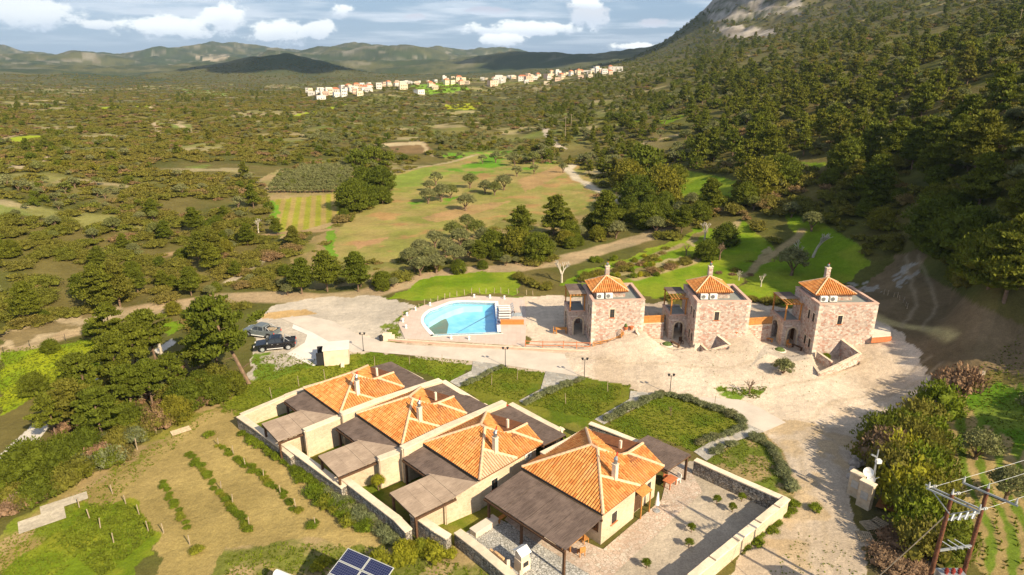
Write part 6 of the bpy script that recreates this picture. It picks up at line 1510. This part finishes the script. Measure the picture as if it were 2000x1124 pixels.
# trees that stand out, placed one by one
def at(u, v):
    q = T(u, v); return q
ONE = [('olive', 852, 362, .95, 'olive tree standing alone in the upper tan field'), ('olive', 838, 374, .75, 'small olive tree left of the lone field olive'), ('olive', 918, 368, 1.05, 'olive tree in the middle of the tan field'), ('olive', 948, 378, .9, 'olive tree beside the middle olive of the tan field'), ('olive', 984, 372, 1.1, 'tall olive tree at the end of the field row'), ('olive', 966, 382, .9, 'olive tree just before the tall field olive'),
       ('olive', 836, 398, 1.0, 'olive tree at the left of the tan field clump'), ('olive', 862, 394, 1.1, 'widest olive tree of the tan field clump'), ('olive', 880, 388, .9, 'olive tree at the right of the tan field clump'), ('olive', 910, 412, 1.05, 'olive tree leaning alone above the orange soil'), ('olive', 942, 320, .8, 'olive tree on the green strip above the field'), ('olive', 968, 318, 1.0, 'olive tree right of the small strip olive'),
       ('olive', 1005, 325, 1.1, 'large olive tree at the upper field edge'), ('olive', 1042, 322, 1.1, 'olive tree in front of the country road bend'), ('olive', 1010, 345, .85, 'round olive tree below the upper field edge'), ('olive', 1043, 340, .75, 'small bright olive tree near the orange soil'), ('olive', 1100, 338, .8, 'olive tree at the bend of the country road'),
       ('oak', 700, 332, 1.25, 'big dark round tree above the plantation'), ('oak', 730, 322, 1.2, 'dark round tree behind the plantation corner'), ('oak', 758, 325, 1.0, 'smaller dark tree on the brown bank'), ('oak', 745, 372, 1.25, 'dark round tree with long shadow beside the field'), ('oak', 712, 370, 1.15, 'dark tree right of the plantation'), ('oak', 690, 412, 1.35, 'bright round tree casting its shadow on the vineyard'), ('oak', 712, 406, 1.1, 'grey green tree behind the bright round one'), ('oak', 748, 398, .8, 'small dark tree at the field path'),
       ('pine', 1082, 462, 1.35, 'tall pine with pale crown in the belt behind the pool'), ('pine', 1180, 458, 1.45, 'dark broad pine left of the terraced fields'), ('pine', 1018, 478, 1.2, 'pine in the middle of the tree belt'), ('oak', 1010, 505, 1.4, 'dark round tree low in the belt behind the pool'), ('oak', 1050, 510, 1.3, 'dark tree above the dirt track curve'), ('oak', 965, 498, 1.2, 'dark tree left in the belt behind the pool'),
       ('oak', 1255, 350, 1.9, 'huge bright round tree beside the country road'), ('oak', 1225, 372, 1.5, 'dark tree under the huge round one'), ('oak', 1290, 395, 1.6, 'broad dark tree above the terraced fields'), ('oak', 1245, 405, 1.4, 'dark tree in the hollow below the country road'), ('oak', 1265, 445, 1.3, 'grey green round tree on the terrace lip'), ('oak', 1320, 360, 1.0, 'dark bush tree in the upper green field'), ('oak', 1480, 382, 1.5, 'dark round tree right of the upper green field'), ('oak', 1528, 365, 1.3, 'dark round tree further up the bank'), ('oak', 1655, 340, 1.35, 'perfectly round dark tree on the terrace'), ('oak', 1455, 400, .9, 'small dark tree below the upper green field'),
       ('oak', 1380, 508, .7, 'dark bushy tree on the terrace edge behind the middle tower'), ('oak', 1415, 480, .8, 'russet tinged tree between two green terraces'), ('olive', 1545, 538, 1.15, 'dark olive tree behind the road side tower'), ('olive', 1585, 452, .9, 'pale olive tree in the upper green terrace'), ('olive', 1545, 425, .8, 'pale olive tree at the top of the green terrace'),
       ('pine', 1905, 345, 1.2, 'large pine standing out of the shaded slope'), ('pine', 1750, 320, 1.1, 'pine in front of the dark wood'), ('pine', 1500, 320, 1.15, 'tall pine at the lower edge of the wood'), ('pine', 1430, 310, 1.0, 'pine rising over the upper green field'), ('pine', 1960, 590, 1.15, 'pale pine on the shaded bank at the right edge'), ('oak', 1880, 520, 1.5, 'dark bank tree above the shaded road'), ('oak', 1935, 560, 1.3, 'dark bank tree near the right edge'), ('oak', 1820, 470, 1.3, 'dark tree where the shaded road leaves')]
for kd, u, v, s, lb in ONE:
    q = at(u, v); s *= .74 if (v > 430 and u < 1340) else 1.0; plant(kd, q, s, random.uniform(0, 6.3), lb, sink=.1, hi=q.length < 190)
# grey green trees in rows behind the pool
rowc = [[(820, 490), (838, 505), (852, 520)], [(850, 470), (872, 488), (890, 505)], [(885, 455), (900, 470), (918, 488)], [(912, 435), (930, 452), (945, 468)], [(800, 505), (822, 525)]]
for i, rw_ in enumerate(rowc):
    for (u, v) in rw_: plant('olive', at(u, v + 14), random.uniform(.75, .95), random.random() * 6, 'grey green orchard tree in the rows behind the pool', 'orchard trees behind the pool', mt=OAK_M if False else None)
# pines by the drive and in the gully
PN = [(486, 750, 1.85, 'tall pine leaning over the grey pickup', (-.0, -.36)), (430, 735, 1.25, 'pine between the gully and the leaning pine', (0, -.1)), (392, 745, .95, 'broad low pine deep in the gully shadow', (0, 0)), (309, 722, 1.25, 'pine with bare forked trunk near the green strip', (.0, -.1)), (270, 740, 1.15, 'dark pine left of the forked trunk', (0, 0)), (232, 770, 1.2, 'pine above the white track end', (0, .05)),
      (190, 815, 1.2, 'pine leaning over the white track', (0, -.15)), (262, 812, .95, 'pine in the middle of the gully wood', (0, 0)), (300, 800, .95, 'smaller pine by the verge of the ploughed field', (0, 0)), (155, 848, 1.0, 'spreading pine above the corrugated sheets', (.05, 0)), (112, 862, .85, 'spreading pine furthest toward the left edge', (0, 0)), (205, 870, 1.0, 'pine behind the stake fence corner', (0, 0)), (340, 775, .85, 'young pine close to the stakes', (0, 0)), (225, 690, 1.1, 'pine below the eroded dirt bank', (0, 0)),
      (235, 600, 1.2, 'dark pine on the far side of the dirt track', (0, 0)), (205, 612, 1.25, 'broad dark pine at the dirt track bend', (0, 0)), (60, 640, 1.0, 'round pine on the bank at the far left', (0, 0)), (640, 570, 1.15, 'spreading tree with forked pale trunk above the gravel spread', (0, 0)), (590, 575, 1.0, 'broad tree left of the forked pale trunk', (0, 0)), (700, 570, 1.1, 'pine right of the forked pale trunk', (0, 0))]
for u, v, s, lb, tl_ in PN:
    q = G(u, v); q.z = float(zt(q.x, q.y)); o = plant('pine', q, s * .68, random.uniform(0, 6), lb, tilt=tl_, mesh=UMB[int(u) % 2] if v > 650 else None)
for u, v, s, lb, mt in ((365, 800, .9, 'dark evergreen bush in the gully below the leaning pine', None), (420, 785, .8, 'green bush at the foot of the leaning pine', None), (455, 770, .7, 'olive brown bush beside the white stones', None), (338, 740, .7, 'russet dead looking bush in the gully', BROWN_M), (345, 825, .75, 'dark bush beside the stake fence', None), (60, 935, 1.0, 'olive brown bush above the corrugated sheets', None), (10, 960, .8, 'olive brown thicket at the left edge', None), (120, 920, .8, 'green bush right of the brown thicket', None), (390, 760, .6, 'dark low oak under the pines', None), (100, 690, .5, 'small round bush in the yellow meadow', None), (180, 655, .5, 'small bush on the edge of the yellow meadow', None), (340, 615, .55, 'conical young tree at the green strip', None), (70, 770, .7, 'grey green young tree at the meadow edge', None), (250, 840, .8, 'dark bush deep in the gully wood', None), (170, 890, .75, 'olive brown bush in front of the gully pines', None)):
    q = G(u, v); plant('oak', q, s * .68, random.uniform(0, 6), lb, mt=mt)
# olive tree on the gravel, big bush by the shaded road, hedge along the vineyard
plant('olive', G(1528, 738), .58, 1.0, 'gnarled small olive tree standing on the pale gravel')
plant('oak', G(1962, 752), .85, 2.0, 'round yellow green tree by the shaded road', mt=YEL_M if False else WEED_M)
plant('olive', G(2030, 850), 1.15, 2.0, 'olive tree at the right edge over the vineyard'); plant('olive', G(1962, 982), .75, .5, 'olive tree in the vineyard with leafy crown'); plant('olive', G(1905, 905), .8, 1.5, 'young olive in the vineyard left of the right edge tree')
HB = [(1750, 845, 1.2), (1790, 830, 1.2), (1830, 800, 1.3), (1870, 775, 1.5), (1905, 768, 1.1), (1850, 760, 1.0), (1720, 865, 1.2), (1765, 875, 1.3), (1800, 860, 1.2), (1725, 900, 1.3), (1760, 910, 1.4), (1800, 900, 1.3), (1820, 880, 1.0), (1745, 940, 1.4), (1785, 940, 1.4), (1815, 930, 1.2), (1770, 975, 1.4), (1808, 970, 1.3), (1780, 1010, 1.3), (1815, 1005, 1.2), (1795, 1040, 1.3), (1828, 1040, 1.1), (1720, 880, 1.0), (1700, 890, .9), (1840, 1075, 1.1), (1800, 1075, 1.1)]
for i, (u, v, s) in enumerate(HB):
    q = G(u, v + 14); plant('shrub', q, s * 1.25, i * 1.7, ['thick maquis bush in the hedge between lane and vineyard', 'russet tinged bush in the hedge between lane and vineyard'][i in (3, 4, 9)], 'maquis hedge between lane and vineyard' + (' russet' if i in (3, 4, 9) else ''), sz=1.35, mt=BROWN_M if i in (3, 4, 9) else (OAK_M, None, WEED_M, OAK_M, YEL_M, None)[i % 6])
for i, (u, v, s) in enumerate(((1745, 1060, .9), (1770, 1085, 1.0), (1740, 1110, 1.0), (1780, 1120, .9), (1725, 1085, .8))):
    plant('shrub', G(u, v), s, i * 2.0, 'dead brown brushwood heap beside the lane', 'brushwood heaps beside the lane', mt=BROWN_M, sz=.6)
# wooded rise off to the right (its shade lies over the dirt road)
for i in range(80):
    x, y = rng.uniform(76, 118), rng.uniform(32, 78)
    u_, v_, _ = PX(x, y, float(zt(x, y)))
    if u_ < 2120: continue
    plant('pine' if i % 2 else 'oak', (x, y, float(zt(x, y))), random.uniform(.8, 1.2), random.random() * 6, 'tree of the wood on the rise past the right edge', 'wood on the rise past the right edge', hi=False, sink=.2)
for i, (x, y, s_) in enumerate(((57, 45, 1.35), (61, 49, 1.2), (65, 55, 1.5), (68, 59, 1.45), (71, 64, 1.5), (75, 70, 1.5), (79, 75, 1.5), (84, 80, 1.4), (70, 54, 1.6), (76, 62, 1.7), (82, 70, 1.7), (90, 84, 1.3))):
    plant('pine', (x, y, float(zt(x, y))), s_, i * 1.3, 'tall pine just past the right edge, shading the dirt road', 'tall pines past the right edge', hi=False)
# bare trees
def bare(p, H, seed, label, m=BARKP, depth=5, tilt=0.0, spread=.62):
    r = random.Random(seed); mb = MB(); tw = MB()
    def grow(a, d, L, rad, k):
        b_ = a + d * L; (mb if k > depth - 3 else tw).cyl(a, b_, rad, rad * .68, 6 if k > 2 else 4, cap=False)
        if k == 0: return
        for _ in range(3 if k < depth else 4):
            dd = (d + Vector((r.uniform(-1, 1), r.uniform(-1, 1), r.uniform(-.25, .6))) * spread).normalized(); grow(a.lerp(b_, r.uniform(.7, 1)), dd, L * r.uniform(.6, .82), rad * .62, k - 1)
    grow(Vector((0, 0, -.1)), Vector((tilt, 0, 1)).normalized(), H * .28, H * .035, depth - 1)
    o = empty('bare_tree', p, 0, label, 'bare tree'); mb.build('trunk', m, o); tw.build('branches', m, o); return o
PALE = mat('silver_bark', (.5, .44, .36), var=.2)
bare(at(1097, 552), 6.0, 1, 'pale leafless tree at the end of the green field, behind the pool', PALE); bare(at(1587, 503), 7.5, 2, 'large silvery leafless tree leaning right in the green terrace', PALE, tilt=.3)
bare(at(1376, 470), 5.5, 3, 'white trunked leafless tree between the green terraces', PALE); bare(at(1486, 560), 3.4, 4, 'small leafless tree on the grass behind the middle tower', PALE); bare(at(1443, 548), 2.4, 5, 'tiny leafless sapling left of the small leafless tree', PALE)
bare(at(1405, 508), 5.0, 6, 'brown leafless shrubby tree on the terrace edge', BARK); bare(at(1560, 510), 5.0, 7, 'thin silvery tree beside the large leafless one', PALE); bare(G(1463, 772), 3.2, 8, 'thin red brown sapling on the weedy island in the gravel', BARK, depth=4)
bare(at(505, 455), 4.5, 9, 'pinkish grey leafless tree near the small vineyard', PALE, spread=.8); bare(at(1340, 500), 3.2, 10, 'small leafless fruit tree in the lower green terrace', BARK); bare(G(318, 705), 7, 11, 'bare forked dead trunk between the gully pines', PALE, depth=4)
bare(G(1310, 812), 1.6, 12, 'small leafless sapling in the fourth lawn', BARK, depth=4)

# lavender-like grey bushes along the paths and the hedge strip before the villa walls
def row_of(pts, n, s, label, group, mt, jit=.15, sz=.9):
    P = [G(u, v) for u, v in pts]; seg = [(q - p).length for p, q in zip(P[:-1], P[1:])]; tot = sum(seg)
    for i in range(n):
        d = tot * (i + .5) / n; k = 0
        while d > seg[k] and k < len(seg) - 1: d -= seg[k]; k += 1
        p = P[k].lerp(P[k + 1], d / seg[k]) + Vector((random.uniform(-jit, jit), random.uniform(-jit, jit), 0))
        plant('shrub', p, s * random.uniform(.75, 1.2), random.random() * 6, label, group, mt=mt, sz=sz)
row_of([(1186, 824), (1215, 806), (1250, 790), (1298, 770)], 13, .42, 'grey green clipped bush edging the fourth lawn path', 'bushes along the fourth lawn path', LAV_M)
row_of([(1302, 772), (1360, 788), (1420, 808), (1458, 830)], 13, .42, 'grey green bush along the lane side of the fourth lawn', 'bushes along the fourth lawn lane', LAV_M)
row_of([(1455, 836), (1420, 850), (1390, 858), (1360, 872)], 7, .36, 'small grey bush inside the curved path edge of the fourth lawn', 'bushes on the curved path edge', LAV_M)
row_of([(1024, 792), (1050, 778), (1075, 768), (1100, 756), (1140, 742)], 11, .42, 'grey green bush beside the path of the third lawn', 'bushes beside the third lawn path', LAV_M)
row_of([(905, 757), (935, 742), (960, 726), (985, 716)], 7, .34, 'grey green bush beside the path of the second lawn', 'bushes beside the second lawn path', LAV_M)
row_of([(1468, 855), (1490, 862), (1512, 885), (1530, 920), (1545, 960)], 15, .42, 'blue grey bush in the curved hedge beside the dirt lane', 'bushes of the curved hedge by the lane', LAV_M)
row_of([(1390, 890), (1410, 875), (1440, 868)], 5, .34, 'blue grey bush by the path to the nearest villa', 'bushes by the nearest villa path', LAV_M)
row_of([(472, 850), (520, 882), (565, 915), (612, 948), (655, 980)], 26, .42, 'leafy green bush in the strip below the villa front walls', 'green strip below the villa walls', WEED_M, .35)
row_of([(628, 958), (668, 990), (705, 1017), (745, 1045), (785, 1070)], 20, .5, 'grey green bush in the strip below the third villa wall', 'grey strip below the third villa wall', LAV_M, .3)
row_of([(615, 960), (670, 1005), (720, 1045)], 18, .5, 'bright green bush on the field side of the villa strip', 'bright strip beside the ploughed field', WEED_M, .4)
row_of([(750, 1098), (780, 1090), (815, 1080), (850, 1078), (885, 1082)], 12, .5, 'yellow green young shrub beside the solar array', 'yellow shrubs beside the solar array', YEL_M, .8, 1.3)
row_of([(610, 1115), (640, 1100)], 2, .35, 'yellow flowering sprig near the bottom edge', 'yellow sprigs near the bottom edge', YEL_M)
for (pts, n_, l) in (([(315, 942), (335, 975), (352, 1005), (370, 1035)], 12, 'first'), ([(370, 888), (400, 925), (430, 965), (460, 1005), (492, 1040)], 24, 'second'), ([(425, 870), (465, 900), (510, 930), (550, 965), (585, 1005)], 24, 'third')):
    row_of(pts, n_, .26, 'green leafy clump in the ' + l + ' vegetable row from the left', l + ' vegetable row from the left', WEED_M, .2, .7)
for (u, v) in ((408, 853), (612, 1030), (385, 1080)): plant('shrub', G(u, v), .4, u, 'lone green clump in the ploughed field', 'lone clumps in the ploughed field', mt=WEED_M, sz=.8)
row_of([(1640, 985), (1600, 1000), (1548, 985), (1560, 1000)], 1, .4, 'green weed clump by the corner of the yard wall', None, WEED_M); row_of([(1548, 980), (1530, 1012), (1490, 1045), (1455, 1075)], 9, .34, 'green weed tuft outside the yard lane wall', 'weeds outside the yard lane wall', WEED_M, .3, .7)
gl = [(-40, 1010), (-40, 930), (110, 860), (150, 780), (250, 720), (470, 745), (430, 780), (330, 835), (240, 895), (130, 965), (30, 1020)]; k = 0
while k < 110:
    u, v = random.uniform(-40, 470), random.uniform(720, 1020)
    if not inpoly(np.array([u]), np.array([v]), gl)[0] or (u < 115 and v < 955): continue
    k += 1; mt_ = random.choice([None, None, None, OAK_M, BROWN_M, LAV_M])
    plant('shrub', G(u, v), random.uniform(.6, 1.15), random.random() * 6, {'maquis_leaves': 'olive green', 'dark_evergreen_leaves': 'dark green', 'russet_twigs': 'russet', 'grey_lavender': 'grey green'}[mt_.name if mt_ else 'maquis_leaves'] + ' undergrowth bush beneath the gully pines', 'undergrowth beneath the gully pines ' + (mt_.name.split('_')[0] if mt_ else 'plain'), mt=mt_, sz=random.uniform(.8, 1.2))
# young trees in the gravel yard
for i, (u, v) in enumerate(((1448, 980), (1350, 1040), (1345, 1070), (1400, 985), (1430, 1000), (1262, 1110))):
    plant('olive', G(u, v), .17, i, 'spindly green sapling in the gravel yard', 'saplings in the gravel yard', mt=WEED_M, sz=1.2)
for i, (u, v) in enumerate(((543, 806), (622, 822), (712, 905), (740, 958))):
    plant('olive', G(u, v), .28, i, 'little yellow green tree in a villa garden', 'little trees in the villa gardens', mt=YEL_M, sz=1.3)
for i, (u, v) in enumerate(((1613, 700), (1632, 690), (1652, 692), (1392, 668), (1402, 672), (1190, 665), (1200, 660))):
    plant('shrub', G(u, v, .2), .4, i, 'green plant growing in the stone planters by the towers', 'plants in the tower planters', mt=WEED_M, sz=.9)
row_of([(1500, 540), (1450, 548), (1400, 535)], 5, .5, 'brown bush on the terrace edge behind the towers', 'brown bushes behind the towers', BROWN_M, .6)
for pts, nn_ in (([(1130, 552), (1250, 518), (1320, 490)], 16), ([(1245, 545), (1345, 515), (1410, 475)], 14), ([(1440, 540), (1500, 510), (1560, 470)], 12), ([(1290, 585), (1480, 590), (1540, 600)], 9), ([(1330, 470), (1360, 440), (1400, 420)], 9), ([(1400, 470), (1425, 440), (1430, 410)], 12)):
    row_of(pts, nn_, .75, 'scrubby bush along a terrace edge behind the towers', 'terrace edge bushes behind the towers', None, .9)
row_of([(1000, 545), (1050, 560), (1085, 570)], 9, .7, 'scrubby bush at the right end of the green field behind the pool', 'bushes behind the pool field', None, 1.2)
for i in range(26): plant('shrub', G(random.uniform(1150, 1290), random.uniform(505, 545)), .42, i, 'young fruit bush in the orchard behind the pool side tower', 'young orchard bushes', mt=WEED_M if i % 3 else YEL_M, sz=1.4)
# low weeds and grass tufts on lawns and verges: real leaves, one mass
rg = np.random.default_rng(5); TV = []; TF = []
def tufts(poly, n, s, j=0):
    us = [p[0] for p in poly]; vs = [p[1] for p in poly]; k = 0
    while k < n:
        u = rg.uniform(min(us), max(us), n); v = rg.uniform(min(vs), max(vs), n); ok = inpoly(u, v, poly)
        for a, b_ in zip(u[ok], v[ok]):
            p = G(a, b_); yield p.x, p.y, s * rg.uniform(.6, 1.5)
            k += 1
            if k >= n: return
pts = []
for poly, n_, s in (([(430, 806), (500, 742), (560, 715), (680, 690), (830, 698), (917, 707), (880, 746), (765, 715), (600, 760), (480, 812)], 1500, .3), ([(895, 757), (950, 736), (980, 716), (1066, 728), (1012, 783)], 500, .3), ([(1022, 789), (1110, 749), (1231, 754), (1160, 820)], 700, .3),
                    ([(1192, 823), (1300, 768), (1464, 832), (1356, 882), (1190, 845)], 900, .3), ([(1382, 900), (1435, 864), (1493, 846), (1552, 968)], 260, .28), ([(110, 1060), (180, 985), (262, 985), (305, 1040), (200, 1130)], 900, .35), ([(0, 1124), (0, 1060), (200, 930), (400, 800), (420, 810), (240, 960), (120, 1124)], 700, .28),
                    ([(440, 1085), (560, 1060), (760, 1070), (1000, 1124), (440, 1150)], 500, .3), ([(0, 692), (190, 660), (190, 720), (0, 810)], 900, .35), ([(495, 700), (570, 690), (620, 712), (500, 745)], 250, .3), ([(740, 650), (800, 605), (830, 590), (780, 640), (790, 668)], 130, .3), ([(1380, 762), (1500, 760), (1480, 782)], 130, .3),
                    ([(1560, 1040), (1640, 1060), (1690, 1124), (1500, 1124)], 60, .2), ([(1850, 790), (1990, 745), (2000, 900), (1880, 900)], 500, .3), ([(420, 780), (490, 745), (520, 760), (440, 810)], 200, .3), ([(1300, 700), (1700, 700), (1600, 790), (1300, 740)], 90, .18)):
    pts += list(tufts(poly, int(n_ * 2.2), s * .5))
for x, y, s in pts:
    n0 = len(TV); z = float(zt(x, y))
    for q in range(4):
        an = rg.uniform(0, 6.28); dx, dy = math.cos(an) * s, math.sin(an) * s
        TV += [(x - dy * .35, y + dx * .35, z), (x + dy * .35, y - dx * .35, z), (x + dx * .7, y + dy * .7, z + s * rg.uniform(.35, .8))]; TF.append((n0 + 3 * q, n0 + 3 * q + 1, n0 + 3 * q + 2))
GT = leaf_mat('grass_blades', (.11, .16, .01), (.17, .19, .016), (.13, .16, .01), .3)
o = mesh_obj('grass', TV, TF, GT); tag(o, 'tufts of grass and weeds on lawns and verges', kind='stuff')
# vine rows as leafy ridges in the right vineyard
TV = []; TF = []; a0 = np.array([.515, .857])
for k in range(-4, 40):
    base_ = np.array([36.0, 40.0]) + np.array([.857, -.515]) * (k - 8) * 1.25
    for j in range(150):
        p = base_ + a0 * (j - 30) * .42 + rg.normal(0, .10, 2)
        u_, v_, _ = PX(p[0], p[1], 0)
        if not inpoly(np.array([u_]), np.array([v_]), vr)[0] or rg.random() < .35: continue
        for q in range(3):
            n0 = len(TV); an = rg.uniform(0, 6.28); s = rg.uniform(.15, .36); dx, dy = math.cos(an) * s, math.sin(an) * s; TV += [(p[0] - dy * .4, p[1] + dx * .4, 0), (p[0] + dy * .4, p[1] - dx * .4, 0), (p[0] + dx * .6, p[1] + dy * .6, s * .9)]; TF.append((n0, n0 + 1, n0 + 2))
if TV: tag(mesh_obj('vineyard_weeds', TV, TF, GT), 'green weeds growing in rows over the right vineyard', kind='stuff')

# ------------------------------------------------------------------ village on the ridge
HW = [mat('village_white_plaster', (.66, .62, .57), var=.06), mat('village_cream_plaster', (.70, .58, .42), var=.08), mat('village_pink_plaster', (.66, .47, .36), var=.08), mat('village_stone_plaster', (.55, .45, .34), var=.1)]
HWN = ['white', 'cream', 'pale pink', 'stone coloured']
VR = mat('village_red_roof', (.46, .17, .09), var=.2)
wm = MB().box(-.4, .4, -.04, .04, 0, 1.0); wme = bpy.data.meshes.new('window'); wme.from_pydata(wm.v, [], wm.f); wme.materials.append(GLASSD)
def house(p, rz, w, d, h, ci, red, label, grp, two=False):
    o = empty('village_house', p, rz, label, 'house', grp)
    MB().box(-w / 2, w / 2, -d / 2, d / 2, -3, h).build('wall', HW[ci], o)
    if red:
        mb = MB(); e = .3; mb.v = [(-w / 2 - e, -d / 2 - e, h), (w / 2 + e, -d / 2 - e, h), (w / 2 + e, d / 2 + e, h), (-w / 2 - e, d / 2 + e, h), (-w / 4, 0, h + 1.6), (w / 4, 0, h + 1.6)]
        mb.f = [(0, 1, 5, 4), (1, 2, 5), (2, 3, 4, 5), (3, 0, 4), (3, 2, 1, 0)]; mb.build('roof', VR, o)
    else:
        MB().box(-w / 2 - .1, w / 2 + .1, -d / 2 - .1, d / 2 + .1, h, h + .15).box(-w / 2, -w / 2 + .2, -d / 2, d / 2, h + .15, h + .7).box(-w / 2 + .2, w / 2, -d / 2, -d / 2 + .2, h + .15, h + .7).build('roof', HW[ci], o)
        if two: MB().box(-w / 2 + .5, w * .15, -d / 4, d / 2 - .3, h + .15, h + 2.7).build('upper_room', HW[ci], o)
    for fl in range(2 if h > 4.5 else 1):
        for k in (-.28, 0, .28):
            wn = bpy.data.objects.new('window', wme); COL.objects.link(wn); wn.parent = o; wn.location = (k * w, -d / 2 - .01, 1.0 + fl * 2.9)
    MB().box(-.5, .5, -d / 2 - .06, -d / 2 - .01, 0, .01).build('step', HW[ci], o) if False else None
    return o
VH = [(627, 192, 9, 0, 0, 0, 'lone white house below the left end of the village'), (655, 178, 8, 0, 1, 0, 'white house with red roof at the left end of the village'), (658, 186, 7, 0, 0, 0, 'small white house just under the red roofed one'), (690, 176, 9, 0, 0, 0, 'white house right of the red roofed one'), (703, 184, 6, 1, 0, 0, 'small cream house below the white cluster'), (819, 181, 9, 0, 0, 0, 'white domed looking house alone in the olive slope'), (788, 173, 9, 1, 0, 1, 'tall cream house at the middle of the slope'), (784, 163, 10, 0, 0, 0, 'white block above the tall cream house'), (800, 160, 9, 0, 0, 0, 'white block right of the other white block'), (845, 168, 7, 1, 1, 0, 'cream house with a bright red roof'), (850, 172, 7, 3, 0, 0, 'stone house under the bright red roof'), (868, 152, 9, 0, 0, 1, 'two stepped white house on the crest'), (870, 156, 13, 0, 0, 0, 'long white house below the stepped one'),
      (885, 150, 8, 1, 0, 0, 'cream house beside the dark trees'), (962, 165, 11, 2, 0, 0, 'pale pink house in front of the arcade'), (977, 158, 13, 0, 0, 1, 'cream white house with arched upper floor'), (1020, 155, 11, 0, 1, 0, 'white house under the red roof right of the arcade'), (1032, 157, 10, 2, 0, 0, 'low pink house behind dark trees'), (1068, 164, 6, 1, 0, 0, 'small cream house in the grove below the church'), (1090, 144, 9, 0, 0, 1, 'tall white building standing above its neighbours'), (1072, 151, 12, 2, 0, 0, 'long pale house left of the tall white building'), (1107, 145, 8, 1, 0, 0, 'cream house right of the tall white building'), (1127, 141, 7, 1, 0, 0, 'small cream house with a dark tree'), (1152, 142, 8, 0, 0, 0, 'white house left end of the upper village'), (1166, 140, 10, 0, 0, 1, 'white house group in the upper village'), (1182, 140, 9, 2, 1, 0, 'pink house with red roof in the upper village'), (1203, 137, 18, 0, 0, 0, 'long white terrace of the upper village'), (1192, 142, 5, 2, 1, 0, 'small orange roofed house below the upper village')]
for (u, v, w, ci, red, two, lb) in VH:
    q = T(u, v + 3)
    if q is None: continue
    k = w * .95; house(q, random.uniform(-.2, .9), k, k * .75, 5.5 if two or w > 9 else 3.6, ci, red, lb, 'village houses', two)
k = 0
for i in range(150):
    u = rg.uniform(600, 1060) if i < 122 else rg.uniform(1050, 1210)
    vb = np.interp(u, [640, 700, 780, 860, 940, 1050, 1120, 1210], [184, 177, 168, 156, 155, 152, 146, 138]); v = vb + rg.normal(0, 2.2) + (rg.random() < .12) * 8
    q = T(u, v)
    if q is None or q.length > 1400: continue
    ci = int(rg.choice([0, 0, 0, 1, 2, 3])); red = rg.random() < .22; w = rg.uniform(6, 10)
    part = 'left' if u < 780 else 'middle' if u < 930 else 'right' if u < 1050 else 'upper'
    lb = 'packed %s house with %s roof in the %s part of the village' % (HWN[ci], 'red' if red else 'flat', part)
    w *= .7; house(q, random.uniform(-.3, 1.0), w, w * .8, random.choice([3.4, 3.6, 5.6]), ci, red, lb, lb.replace('house', 'houses'))
# small poles in the village and valley
for i, (u, v, h) in enumerate(((1104, 268, 9), (1115, 262, 9), (1987, 60, 9), (528, 178, 9), (1838, 1000, 0))):
    q = T(u, v)
    if q is None or not h: continue
    o = empty('power_pole', q, 0, 'thin far power pole ' + ['beside the valley road', 'right of the first valley road pole', 'high on the right slope', 'left of the village', ''][i], 'power pole'); MB().cyl((0, 0, 0), (0, 0, h), .14, .1, 6).build('pole', WOODG, o); MB().bar((-.9, 0, h - .5), (.9, 0, h - .5), .1, .1).build('crossarm', WOODG, o)

# ------------------------------------------------------------------ clouds overhead (their shade lies on the far hills) and air
CLM = bpy.data.materials.new('cloud'); CLM.use_nodes = True; CLM.node_tree.nodes['Principled BSDF'].inputs['Base Color'].default_value = (.9, .9, .9, 1); CLM.node_tree.nodes['Principled BSDF'].inputs['Roughness'].default_value = 1
def cloud(cx, cy, z, rx, ry, seed, label):
    bm = bmesh.new(); bmesh.ops.create_icosphere(bm, subdivisions=5, radius=1)
    for w_ in bm.verts:
        c = w_.co.copy(); nse = float(fbm(np.array([c.x * 3 + seed]), np.array([c.y * 3 + c.z * 2]), 1.0, 4, seed)[0])
        f = .7 + .7 * nse; w_.co = Vector((c.x * rx * f, c.y * ry * f, max(c.z, -.25) * 130 * f))
    me = bpy.data.meshes.new('cloud'); bm.to_mesh(me); bm.free(); me.materials.append(CLM); me.shade_smooth()
    o = bpy.data.objects.new('cloud', me); COL.objects.link(o); o.location = (cx, cy, z); tag(o, label, kind='structure')
def over(x, y, z): k = (z - 30) / math.tan(SUN_EL); return x + k * math.sin(SUN_AZ), y - k * math.cos(SUN_AZ)
for (x, y, rx, ry, sd, lb) in ((-640, 1850, 230, 210, 3, 'fair weather cloud shading the hill left of the village'), (330, 2480, 430, 300, 5, 'fair weather cloud shading the ridge behind the village'), (560, 1560, 330, 300, 8, 'fair weather cloud shading the mountain foot')):
    cx, cy = over(x, y, 950); cloud(cx, cy, 950, rx, ry, sd, lb)
hz = MB().box(-9900, 9900, -600, 9990, -420, 760).build('haze', None)
hm = bpy.data.materials.new('haze'); hm.use_nodes = True; nt = hm.node_tree; nt.nodes.clear()
pv = nt.nodes.new('ShaderNodeVolumePrincipled'); pv.inputs['Color'].default_value = (.56, .76, 1.0, 1); pv.inputs['Density'].default_value = .000065; pv.inputs['Anisotropy'].default_value = .1
nt.links.new(pv.outputs[0], nt.nodes.new('ShaderNodeOutputMaterial').inputs['Volume']); hz.data.materials.append(hm); tag(hz, 'thin bluish air over the valley', kind='stuff')
